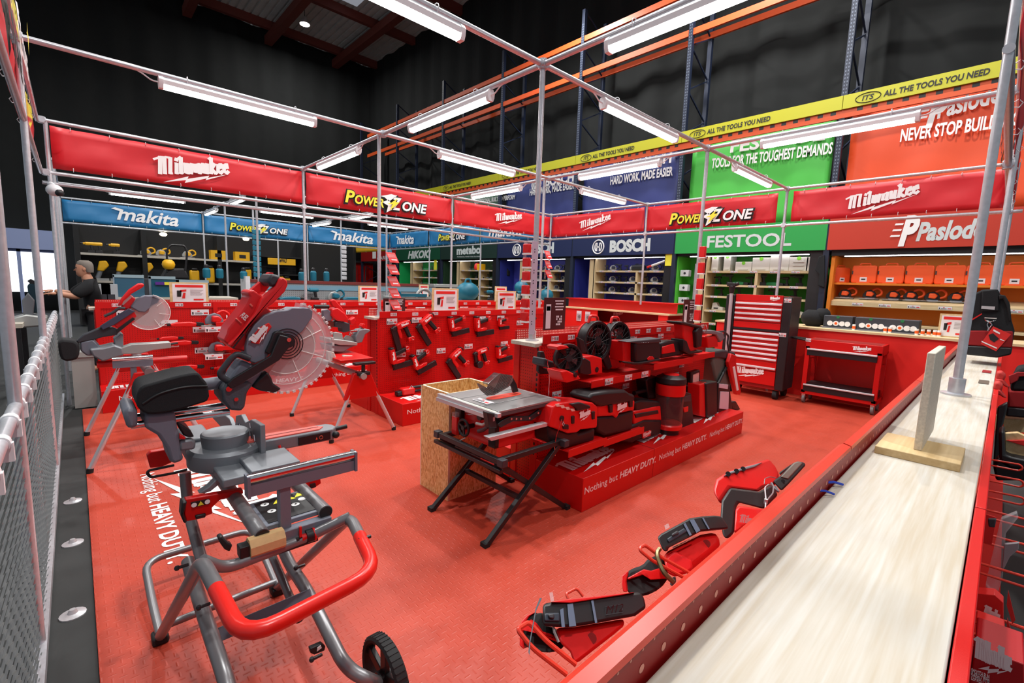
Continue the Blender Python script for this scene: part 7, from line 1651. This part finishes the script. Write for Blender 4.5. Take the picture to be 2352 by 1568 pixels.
t = thing('pole_saw', 'long white and red pole tool leaning across the top of the right navy bay', 'pole tool', (11.3, 6.3, 2.2))
p, q = on(1497, 610, 0, 11.25), on(1533, 597, 0, 11.25); mb = MB(); mb.cyl(p, q, .03, n=10); mb.ob('shaft', WPR, t)
for a, b in ((p-(q-p)*.3, p), (q, q+(q-p)*.12)): mb = MB(); mb.cyl(a, b, .03, n=10); mb.ob('end', REDP, t)
p = on(1465, 622, 0, 11.3); mb = MB(); mb.box(11.25, 11.4, p.y-.2, p.y+.2, 2.125, 2.28); mb.ob('motor', BLK, t, bev=.04)
t = thing('line_trimmer', 'dark pole-mounted tool on the royal navy panel of the right bay', 'pole tool', (11.3, 8.7, .9)); p = on(1330, 670, 0, 11.4)
mb = MB(); mb.cyl((11.4, p.y, 1.0), (11.4, p.y, 2.0), .02, n=8); mb.ob('shaft', CHR, t); mb = MB(); mb.box(11.35, 11.45, p.y-.08, p.y+.08, 1.75, 2.2); mb.ob('motor', BLK, t, bev=.03); mb = MB(); mb.box(11.34, 11.35, p.y-.05, p.y+.0, 1.85, 1.95); mb.ob('badge', REDP, t)
t = thing('tool_bag', 'dark shoulder bag with red panel on the royal navy side of the left bay', 'tool bag', (11.4, 11.9, 1.9)); p = on(1155, 627, 0, 11.4)
mb = MB(); mb.box(11.36, 11.5, p.y-.3, p.y+.28, p.z-.1, p.z+.1); mb.ob('bag', BLKC, t, bev=.04); mb = MB(); mb.box(11.345, 11.36, p.y-.24, p.y+.02, p.z-.06, p.z+.04); mb.ob('badge', REDD, t)
mb = MB(); mb.tube([(11.4, p.y-.26, p.z+.08), (11.4, p.y-.15, p.z+.35), (11.4, p.y+.05, p.z+.38), (11.4, p.y+.2, p.z+.1)], .03, 8, .1); mb.ob('strap', BLKC, t)
for i, px in enumerate((1149, 1160)):
    p = on(px, 653, 0, 11.4); t = thing('accessory_bar', '%s pale upright bar hung below the shoulder bag' % ('left', 'right')[i], 'bar', p); MB().box(11.4, 11.42, p.y-.07, p.y+.07, 1.55, 1.95).ob('bar', GSW, t)
t = thing('grinder', 'red and black tool on the top shelf of the olive bay', 'power tool', (11.3, 14, 2.12)); p = on(1097, 613, 0, 11.3)
mb = MB(); mb.lathe([(.1, 0), (.14, .05), (.12, .2), (.05, .28)], (11.3, p.y, 2.125), n=14); mb.ob('body', REDP, t); mb = MB(); mb.sph((11.3, p.y+.03, 2.45), .12, (1, 1, .8)); mb.ob('cap', BLK, t)
t = thing('yellow_box', 'small yellow box on the top shelf of the olive bay', 'box', (11.3, 13.4, 2.12)); p = on(1105, 620, 0, 11.3); MB().box(11.2, 11.4, p.y-.13, p.y+.13, 2.122, 2.35).ob('carton', YEL, t)
for i, (px, py) in enumerate(((1537, 590), (1000, 607))):
    p = on(px, py, 0, 10.98); t = thing('yellow_notice', 'small yellow upright notice on the black post, %s' % ('beside the green bay' if i == 0 else 'beside the dark olive bay'), 'notice', p); MB().box(10.975, 10.985, p.y-.1, p.y+.1, p.z-.22, p.z+.2).ob('board', YPR, t)
# ================================================================ blue zone behind the stand
GPG = peg_mat('grey pegboard', (150, 154, 156), .04, .14, (60, 62, 64))
YK = 10.5
gm = thing('display_unit', 'grey pegboard unit with teal tools behind the red back unit', 'display unit', (5.4, YK, 0))
MB().box(2.55, 8.3, YK, YK+.3, .05, 1.5).ob('back_panel', GPG, gm); MB().box(2.55, 8.3, YK-.02, YK+.32, 1.5, 1.56).ob('header_strip', mat('brick brown rail', (120, 46, 40), .5), gm)
MB().box(2.55, 8.3, YK-.012, YK, 1.36, 1.46).ob('label_strip', mat('pale blue strip', (120, 160, 180), .5), gm)
MB().box(2.5, 2.58, YK-.05, YK+.35, .05, 1.62).ob('upright', WHT, gm)
mb = MB()
for i in range(9): labelmesh(mb, (3.0+i*.6, YK-.02, 1.06), (1, 0, 0), (0, 0, 1), .3, .09)
mb.ob('price_label', [PAP, BPR, REDL], gm)
TD = drill_f(TEAL, BLK, 'power tool', 'power_tool'); TC = circ_f(TEAL, GRYL, 'power tool', 'power_tool'); TR = recip_f(TEAL, BLK, 'power tool', 'power_tool')
for i, x_ in enumerate((2.9, 3.35, 3.8, 4.25, 4.7, 5.15, 5.7, 6.2, 6.7, 7.2, 7.7)):
    [TC, TR, TD][i % 3].put((x_, YK-.12, 1.12), (0, 0, 0), 'teal power tool on the grey pegboard, %s from the left' % ORD[i], sc=1.3)
for i, (px, py, h, lb) in enumerate(((475, 640, .2, 'left of the far grey post'), (560, 640, .16, 'beside the hanging teal strip'), (693, 645, .2, 'just left of the tall near post'), (720, 645, .24, 'just right of the tall near post'), (750, 647, .24, 'third from the tall near post'), (505, 635, .2, 'near the yellow tools'))):
    p = on(px, py, 1, YK+.15); t = thing('work_light', 'small teal cylindrical lamp on the grey unit, '+lb, 'lamp', (p.x, YK+.15, 1.56))
    mb = MB(); h *= .8; mb.lathe([(.055, 0), (.065, .03), (.065, h), (.04, h+.03)], (p.x, YK+.15, 1.562), n=14); mb.ob('body', TEAL, t)
    mb = MB(); mb.lathe([(.042, 0), (.04, .05), (.02, .07)], (p.x, YK+.15, 1.592+h), n=12); mb.ob('cap', BLK, t)
for i, (px, py, w_, lb) in enumerate(((592, 640, .22, 'teal'), )):
    p = on(px, py, 1, 12.8); t = thing('clip_strip', 'tall hanging strip of teal packs on the far post', 'clip strip', (p.x, 12.8, 1.5))
    for k_ in range(9): MB().box(p.x-.09, p.x+.09, 12.78, 12.83, 1.6+k_*.13, 1.71+k_*.13).ob('pack', TEAL, t, bev=.01)
p = on(893, 640, 1, 10.6); t = thing('clip_strip', 'strip of dark teal packs behind the red hanging packs', 'clip strip', (p.x, 10.6, 1.4))
for k_ in range(7): MB().box(p.x-.06+.02*(k_ % 2), p.x+.08, 10.58, 10.64, 1.55+k_*.12, 1.65+k_*.12).ob('pack', TEAL if k_ > 4 else mat('dark teal', (16, 52, 66), .4), t, bev=.015)
p = on(790, 620, 1, 12.9); t = thing('clip_strip', 'strip of clear and white packs on the far post in front of the red wall', 'clip strip', (p.x, 12.9, 1.4))
for k_ in range(8): MB().box(p.x-.08, p.x+.06, 12.84, 12.9, 1.6+k_*.12, 1.7+k_*.12).ob('pack', mat('pale pack', (200, 200, 204), .4), t, bev=.015)
# tables with teal machines between the units
def table(label, x0, x1, y0, y1, z):
    t = thing('display_table', label, 'table', ((x0+x1)/2, (y0+y1)/2, 0)); MB().box(x0, x1, y0, y1, z-.05, z).ob('table_top', PINE, t)
    for a in (x0+.05, x1-.05):
        for b in (y0+.05, y1-.05): MB().box(a-.03, a+.03, b-.03, b+.03, 0, z-.05).ob('leg', BLK, t)
    return t
tb = table('timber display table behind the right half of the red back unit', 5.0, 10.1, 8.7, 9.4, 1.2)
def dome(px, py, y, r, z, label, m):
    p = on(px, py, 1, y); t = thing('backpack_blower', label, 'power tool', (p.x, y, z))
    mb = MB(); mb.sph((p.x, y, z+r*.75), r, (1, .8, .78), 16); mb.ob('body', m, t)
    mb = MB(); mb.tube([(p.x-r*.3, y, z+r*1.4), (p.x-r*.2, y, z+r*1.75), (p.x+r*.2, y, z+r*1.75), (p.x+r*.3, y, z+r*1.4)], r*.08, 8, r*.2); mb.ob('handle', m, t)
dome(1074, 680, 9, .3, 1.2, 'large round teal blower behind the large show card', TEAL)
MB().box(on(1198, 655, 1, 9.1).x-.2, on(1198, 655, 1, 9.1).x+.2, 9.0, 9.25, 1.2, 1.4).ob('riser', PINE, tb)
dome(1198, 655, 9.1, .22, 1.4, 'upright teal blower left of the clear ruler on the middle post', TEAL)
dome(1255, 680, 9.0, .22, 1.2, 'teal blower partly behind the middle post', TEAL)
for i, (px, kd, lb) in enumerate(((1172, TC, 'teal saw between the two right show cards and the middle post'), (1195, TD, 'dark teal drill at the foot of the middle post, behind the back unit'), (1125, TD, 'small teal tool right of the round blower'))):
    p = on(px, 680, 1, 8.9); kd.put((p.x, 8.9, 1.2), (0, 0, 0), lb, sc=1.2)
t = thing('table_saw', 'grey and teal bench saw behind the show card left of the large one', 'table saw', (4.4, 8.9, 1.1)); p = on(965, 680, 1, 8.9)
MB().box(p.x-.75, p.x+.25, 8.8, 9.2, 1.24, 1.30).ob('table_top', GRYL, t, bev=.01); MB().box(p.x-.7, p.x+.1, 8.85, 9.2, .95, 1.24).ob('housing', DKG, t, bev=.03); MB().box(p.x-.75, p.x+.1, 8.78, 8.8, 1.30, 1.36).ob('fence', TEAL, t)
mb = MB(); mb.tube([(p.x+.05+.2*math.cos(a), 8.82, 1.26+.2*math.sin(a)) for a in [i*PI/10 for i in range(11)]], .035, 10); mb.ob('guard', GRYL, t)
for xx in (-.6, .0): MB().box(p.x+xx-.03, p.x+xx+.03, 8.95, 9.05, 0, .95).ob('leg', BLK, t)
t = thing('miter_saw', 'pale grey bench machine left of the dark olive bay', 'bench machine', (6, 9.6, 1.2)); p = on(1022, 660, 1, 9.9)
MB().box(p.x-.4, p.x+.35, 9.8, 10.1, 1.5, 1.58).ob('table_top', GRYL, t, bev=.01); MB().box(p.x-.2, p.x+.2, 9.85, 10.05, 1.25, 1.5).ob('body', DKG, t, bev=.03); MB().box(p.x-.1, p.x+.1, 9.9, 10.0, 0, 1.25).ob('pedestal', BLK, t)
card = showcard((on(973, 683, 1, 9.2).x, 9.2, 1.28), .26, .28, (0, -1, 0), 'small white show card beside the grey bench saw')
# left part: cases and boxes on a table
tb2 = table('timber table with teal cases left behind the red back unit', .5, 2.3, 10.2, 10.9, 1.2)
for px0, px1, z0, h, m, lb in ((264, 332, 1.32, .26, mat('steel teal case', (52, 96, 120), .4), 'grey teal long case with white lid line, left on the far table'), (348, 404, 1.25, .32, mat('petrol case', (14, 84, 106), .4), 'petrol blue case behind the wooden-framed show card'), (412, 480, 1.22, .3, mat('petrol case', (14, 84, 106), .4), 'petrol blue case right of the wooden-framed show card')):
    a, b = on(px0, 660, 1, 10.3), on(px1, 660, 1, 10.3); t = thing('tool_case', lb, 'case', ((a.x+b.x)/2, 10.4, z0)); MB().box(a.x, b.x, 10.3, 10.7, 1.2, z0+h).ob('shell', m, t, bev=.01); MB().box(a.x, b.x, 10.29, 10.71, z0+h-.05, z0+h).ob('lid', mat('pale teal lid', (150, 176, 186), .4), t)
mb = MB(); p = on(357, 660, 1, 10.28); 
for i, m_ in enumerate((0, 1, 2)): mb.m = i; mb.box(p.x+i*.13, p.x+i*.13+.13, 10.27, 10.28, 1.42, 1.47)
tag(mb.ob('level', [mat('purple print', (90, 40, 140), .5), YPR, mat('lime print', (120, 210, 40), .5)]), 'long level striped purple, yellow and green on the far table', 'level')
for i, px in enumerate((236, 253)):
    p = on(px, 680, 1, 9.9); t = thing('boxed_charger', 'grey white box on the far table beside the person, %s one' % ('left', 'right')[i], 'box', (p.x, 9.9, 1.0)); MB().box(p.x-.1, p.x+.1, 9.9, 10.1, .9, 1.42).ob('carton', mat('pale carton', (176, 182, 186), .5), t); MB().box(p.x-.04, p.x+.06, 9.89, 9.9, 1.0, 1.26).ob('window', DKG, t)
# far mower silhouette
t = thing('lawn_mower', 'black push mower on the far unit in front of the yellow tools', 'mower', (2.6, 12.3, 1.4)); p = on(402, 640, 1, 12.4)
part(t, 'deck', [(372, 640), (385, 618), (425, 616), (436, 640)], 12.4, .5, BLK, .03)
mb = MB(); mb.tube([on(x_, y_, 1, 12.4) for x_, y_ in ((384, 625), (383, 575), (392, 562), (424, 564), (430, 580), (426, 620))], .02, 8, .05); mb.ob('push_bar', BLK, t)
MB().sph((p.x-.1, 12.4, p.z+.3), .12).ob('engine', YEL, t)
MB().box(p.x-.6, p.x+.6, 12.3, 13.0, 0, p.z-.02).ob('plinth', DKG, t)

# ================================================================ far yellow tool wall
DK = mat('black shelf board', (22, 22, 23), .7)
yw = 18.2
dw = thing('shelf_bay', 'black shelving wall with pale shelf edges and yellow tools beyond the blue banners', 'shelving', (3.4, yw, 0))
MB().box(.1, 8.4, yw+.6, yw+.64, 0, 3.0).ob('back_panel', DK, dw)
for x_ in (.12, 1.62, 3.6, 6.3, 8.3): MB().box(x_-.06, x_+.06, yw, yw+.6, .05, 2.9).ob('post', DK, dw)
for x0, x1 in ((.18, 1.56), (1.68, 3.54), (3.66, 4.7)):
    for z in (2.12, 1.33, .75): MB().box(x0, x1, yw-.02, yw+.58, z-.06, z).ob('shelf', PINE, dw)
for z in (2.35, 1.72): MB().box(4.7, 6.24, yw-.02, yw+.58, z-.05, z).ob('shelf', DK, dw)
p0, p1 = on(614, 592, 1, yw), on(678, 610, 1, yw)
t = thing('brand_sign', 'yellow sign plate with black lettering on the far black shelving', 'sign', (p0.x, yw-.1, p1.z)); MB().box(p0.x, p1.x, yw-.06, yw-.015, p1.z, p0.z).ob('board', YEL, t, bev=.01)
mb = MB(); mb.text('DeWALT', (p0.x+.35, yw-.06, p1.z+.1), (p1.x-.3, yw-.06, p1.z+.1), .14, (0, 0, 1), .04, 0, .005); mb.ob('lettering', BPR, t)
t = vinyl('banner', (8.38, 24.8), (8.38, 15.6), 2.68, 3.28, mat('amber banner vinyl', (240, 190, 40), .5), 'amber banner running away behind the right blue banners', 'banner', .02)
mb = MB(); A, B = on(716, 580, 0, 8.33), on(740, 579, 0, 8.33); mb.text('DeWALT', A, B, .3, (0, 0, 1), .05, 0, .03); mb.ob('lettering', BPR, t)
YT = drill_f(YEL, BLK, 'power tool', 'power_tool'); YS = circ_f(YEL, GRYL, 'power tool', 'power_tool')
for i, px in enumerate((207, 225, 265)):
    p = on(px, 575, 1, yw+.2); YT.put((p.x, yw+.2, 2.12), (0, 0, 0), 'yellow power tool on the upper far shelf, %s from the left' % ORD[i], sc=1.4)
for i, px in enumerate((335, 370, 430)):
    p = on(px, 575, 1, yw+.2); YS.put((p.x, yw+.2, 2.12), (0, 0, 0), 'yellow and black tool on the upper far shelf, %s right of the first black post' % ORD[i], sc=1.3)
for i, px in enumerate((232, 275, 335)):
    p = on(px, 635, 1, yw+.2); t = thing('yellow_mitre_saw', 'yellow-headed mitre saw on a silver base on the lower far shelf, %s from the left' % ORD[i], 'power tool', (p.x, yw+.2, 1.33))  # mitre saw: yellow head and grey stem on a silver base
    MB().box(p.x-.25, p.x+.2, yw, yw+.3, 1.332, 1.40).ob('plinth', GRYL, t); MB().cyl((p.x-.08, yw+.15, 1.4), (p.x+.02, yw+.15, 1.68), .06, n=10).ob('stem', GRYM, t); MB().poly([(p.x-.08, yw+.06, 1.62), (p.x+.06, yw+.06, 1.6), (p.x+.2, yw+.06, 1.78), (p.x+.14, yw+.06, 1.92), (p.x-.02, yw+.06, 1.9)], (0, .18, 0)).ob('motor', YEL, t, bev=.03)
for i, (px, py, s_) in enumerate(((445, 632, .2), (480, 625, .25), (565, 620, .25), (500, 575, .0), (555, 575, .0), (640, 640, .15), (655, 628, .12))):
    p = on(px, py, 1, yw+.1); t = thing('power_tool', 'yellow tool or box among those before the black shelving, %s from left' % ORD[i], 'power tool', p)
    if s_: MB().box(p.x-.13, p.x+.13, yw-.1, yw+.1, 1.335, 1.335+s_*2.0).ob('body', YEL, t, bev=.05); MB().box(p.x-.08, p.x+.08, yw-.12, yw+.08, 1.335+s_*2, 1.4+s_*2).ob('head', BLK, t, bev=.02)
    else: MB().box(p.x-.22, p.x+.22, yw, yw+.3, 2.122, 2.42).ob('carton', YEL, t); MB().box(p.x-.1, p.x+.1, yw-.005, yw, 2.2, 2.32).ob('label', BPR, t)
rw = thing('display_wall', 'far red tool wall with dark long-handled tools below the amber banner', 'display wall', (9.5, 24.6, 0))
MB().box(8.4, 12.3, 24.6, 24.64, .05, 2.5).ob('back_panel', RED, rw); MB().box(8.4, 12.3, 24.3, 24.6, 2.5, 2.6).ob('head_rail', BLK, rw)
for i in range(8):
    x_ = 8.8+i*.42; t = thing('garden_tool', 'dark long-handled tool hanging on the far red wall, %s from the left' % ORD[i], 'garden tool', (x_, 24.5, 1.0)); MB().cyl((x_, 24.5, 1.0), (x_+.1*(i % 3), 24.5, 2.3), .03, n=8).ob('handle', DKG if i % 2 else REDD, t); MB().box(x_-.1, x_+.1, 24.42, 24.55, .9+.2*(i % 3), 1.15+.2*(i % 3)).ob('head', BLK, t, bev=.03)

# ================================================================ left edge: bright entrance, bench saw, person
struct(MB().box(-3.2, -.42, 24.6, 24.65, .75, 2.2).ob('window_1', mat('daylit glass', (235, 242, 255), .3, emit=3.2)))
struct(MB().box(-3.4, -.3, 24.4, 24.6, 2.3, 3.0).ob('trim_11', mat('pale blue fascia', (150, 164, 206), .4)))
struct(MB().box(-3.4, -.3, 24.5, 24.6, 2.2, 2.32).ob('trim_12', mat('dark window head', (60, 70, 110), .5)))
for i, x_ in enumerate((-3.3, -1.4, -.36)): struct(MB().box(x_-.05, x_+.05, 24.5, 24.6, .0, 2.3).ob('trim_%d' % (13+i), mat('pale frame', (150, 164, 206), .4)))
t = table('grey bench with machines beyond the fence at the left edge', -1.6, -.5, 8.3, 9.3, .95)
sw = thing('mitre_saw', 'teal and grey mitre saw beyond the fence at the left edge', 'mitre saw', (-.8, 8.7, .95))
part(sw, 'motor', [(62, 655), (78, 642), (96, 660), (98, 715), (70, 720)], 8.7, .2, mat('dark teal', (16, 52, 66), .4), .02)
part(sw, 'handle', [(62, 645), (70, 640), (90, 650), (84, 656), (70, 652)], 8.7, .08, BLK, .008)
part(sw, 'base', [(10, 735), (60, 722), (108, 728), (108, 748), (20, 756)], 8.6, .4, GRYL, .02)
part(sw, 'guard', [(50, 690), (64, 672), (80, 690), (76, 725), (54, 725)], 8.66, .06, GRYM, .01)
for i, (a, z, lb) in enumerate(((-1.25, .97, 'pale boxed machine on the bench at the far left edge'), )):
    t = thing('bench_machine', lb, 'bench machine', (a, 8.8, z)); MB().box(a-.2, a+.2, 8.6, 9, .952, 1.25).ob('body', GRYL, t, bev=.03); MB().box(a-.1, a+.15, 8.62, 8.95, 1.25, 1.45).ob('head', DKG, t, bev=.04)
t = thing('floor_block', 'pale concrete block on the floor at the left end of the red back unit', 'block', (.05, 7.5, 0)); p = on(205, 900, 1, 7.4)
MB().box(-.08, .12, 7.38, 7.6, .012, .62).ob('block', mat('pale concrete', (150, 152, 148), .8), t); MB().box(-.1, .14, 7.36, 7.62, .62, .68).ob('cap', mat('pale concrete', (150, 152, 148), .8), t)

# person: skinned skeleton, facing left, arms reaching to the machine
px_, py_ = .22, 10.0
per = thing('person', 'grey-haired person in black clothes reaching left beside the fence', 'person', (px_, py_, 0))
J = {'pel': (.0, 0, .96, .15, .12), 'wai': (-.01, 0, 1.12, .15, .115), 'che': (-.03, 0, 1.32, .17, .125), 'nec': (-.055, 0, 1.50, .06, .06), 'hed': (-.10, 0, 1.62, .075, .08),
     'hl': (.0, -.1, .92, .10, .10), 'kl': (-.03, -.1, .5, .075, .075), 'al': (-.0, -.1, .09, .05, .05), 'tl': (-.16, -.1, .05, .04, .035),
     'hr': (.0, .1, .92, .10, .10), 'kr': (.0, .1, .5, .075, .075), 'ar': (.04, .1, .09, .05, .05), 'tr': (-.12, .1, .05, .04, .035),
     'sl': (-.04, -.19, 1.40, .05, .05), 'el': (-.2, -.22, 1.22, .055, .055), 'wl': (-.42, -.2, 1.27, .038, .036),
     'sr': (-.04, .19, 1.40, .05, .05), 'er': (-.22, .22, 1.24, .055, .055), 'wr': (-.46, .16, 1.3, .038, .036)}
EDG2 = [('pel', 'wai'), ('wai', 'che'), ('che', 'nec'), ('nec', 'hed'), ('pel', 'hl'), ('hl', 'kl'), ('kl', 'al'), ('al', 'tl'), ('pel', 'hr'), ('hr', 'kr'), ('kr', 'ar'), ('ar', 'tr'), ('che', 'sl'), ('sl', 'el'), ('el', 'wl'), ('che', 'sr'), ('sr', 'er'), ('er', 'wr')]
def skin(name, joints, edges, root, m, parent, sub=2):
    ks = list(joints); me = bpy.data.meshes.new(name); me.from_pydata([joints[k_][:3] for k_ in ks], [(ks.index(a), ks.index(b)) for a, b in edges], [])
    o = bpy.data.objects.new(name, me); C.objects.link(o); o.parent = parent; WM[o.name] = WM[parent.name]
    q = o.modifiers.new('skin', 'SKIN'); q.use_smooth_shade = True
    for i, k_ in enumerate(ks):
        v = me.skin_vertices[0].data[i]; v.radius = joints[k_][3:5]; v.use_root = (k_ == root)
    s_ = o.modifiers.new('sub', 'SUBSURF'); s_.levels = s_.render_levels = sub
    for p_ in ([m] if not isinstance(m, list) else m): me.materials.append(p_)
    return o
skin('body', J, EDG2, 'pel', SKIN, per)
JC = {k_: (v[0], v[1], v[2], v[3]+.014, v[4]+.014) for k_, v in J.items() if k_ in ('pel', 'wai', 'che', 'sl', 'sr')}
JC['nk'] = (-.05, 0, 1.47, .09, .09); JC['el'] = (-.24, -.22, 1.225, .075, .075); JC['er'] = (-.27, .215, 1.245, .075, .075); JC['sl'] = (-.04, -.19, 1.40, .125, .12); JC['sr'] = (-.04, .19, 1.40, .125, .12); JC['che'] = (-.03, 0, 1.32, .2, .16); JC['pel'] = (0, 0, .93, .165, .135)
skin('sweatshirt', JC, [('pel', 'wai'), ('wai', 'che'), ('che', 'nk'), ('che', 'sl'), ('sl', 'el'), ('che', 'sr'), ('sr', 'er')], 'pel', BLKC, per)
JT = {k_: (v[0], v[1], v[2], v[3]+.014, v[4]+.014) for k_, v in J.items() if k_ in ('pel', 'hl', 'kl', 'al', 'hr', 'kr', 'ar')}
skin('trousers', JT, [('pel', 'hl'), ('hl', 'kl'), ('kl', 'al'), ('pel', 'hr'), ('hr', 'kr'), ('kr', 'ar')], 'pel', mat('black trouser cloth', (26, 26, 30), .9), per)
for sy, wr in ((-1, J['wl']), (1, J['wr'])):
    wv = Vector(wr[:3]); jj = {'p0': (*wv, .036, .03), 'p1': (wv.x-.05, wv.y, wv.z, .04, .02), 'p2': (wv.x-.085, wv.y, wv.z+.0, .038, .016)}; ee = [('p0', 'p1'), ('p1', 'p2')]
    for i in range(4):
        a = f'f{i}a'; b = f'f{i}b'; L = (.07, .08, .075, .055)[i]; oy = (-.03+.02*i)
        jj[a] = (wv.x-.11, wv.y+oy, wv.z-.002, .0095, .0095); jj[b] = (wv.x-.10-L, wv.y+oy*1.1, wv.z-.02, .0085, .0085); ee += [('p2', a), (a, b)]
    jj['ta'] = (wv.x-.06, wv.y-sy*.04, wv.z-.008, .011, .011); jj['tb'] = (wv.x-.10, wv.y-sy*.055, wv.z-.025, .009, .009); ee += [('p1', 'ta'), ('ta', 'tb')]
    skin('hand', jj, ee, 'p0', SKIN, per, 2)
WP = WM[per.name]; hc_ = WP @ Vector((-.095, 0, 1.66))
hd = MB(); rings = []
for z, rx, ry, ox in ((-.13, .045, .05, -.02), (-.10, .075, .062, -.018), (-.05, .092, .073, -.006), (0, .1, .08, 0), (.05, .098, .079, .004), (.09, .08, .066, .008), (.115, .045, .04, .01)):
    rings.append([hc_+Vector((ox+rx*math.cos(i*PI/10), ry*math.sin(i*PI/10), z)) for i in range(20)])
hd.loft(rings); hd.poly([hc_+Vector((-.095, -.012, .0)), hc_+Vector((-.125, -.0, -.035)), hc_+Vector((-.095, .0, -.04))], (0, .014, 0)); hd.ob('head', SKIN, per, bev=0)
hr_ = MB(); rings = []
for z, rx, ry, ox in ((-.06, .055, .078, .055), (-.02, .07, .086, .045), (.02, .082, .088, .034), (.06, .1, .088, .014), (.1, .088, .072, .01), (.126, .05, .045, .01)):
    rings.append([hc_+Vector((ox+rx*math.cos(i*PI/10), ry*math.sin(i*PI/10), z)) for i in range(20)])
hr_.loft(rings); hr_.ob('hair', HAIR, per)
for sy in (-1, 1):
    e = MB(); e.sph(hc_+Vector((-.088, sy*.032, .008)), .011, n=8); e.ob('eye', BPR, per)
    e = MB(); e.sph(hc_+Vector((.0, sy*.082, -.01)), .03, (.7, .35, 1), 10); e.ob('ear', SKIN, per)
e = MB(); e.box(hc_.x-.097, hc_.x-.07, hc_.y-.024, hc_.y+.024, hc_.z-.072, hc_.z-.066); e.ob('mouth', mat('lip', (150, 80, 72), .5), per)
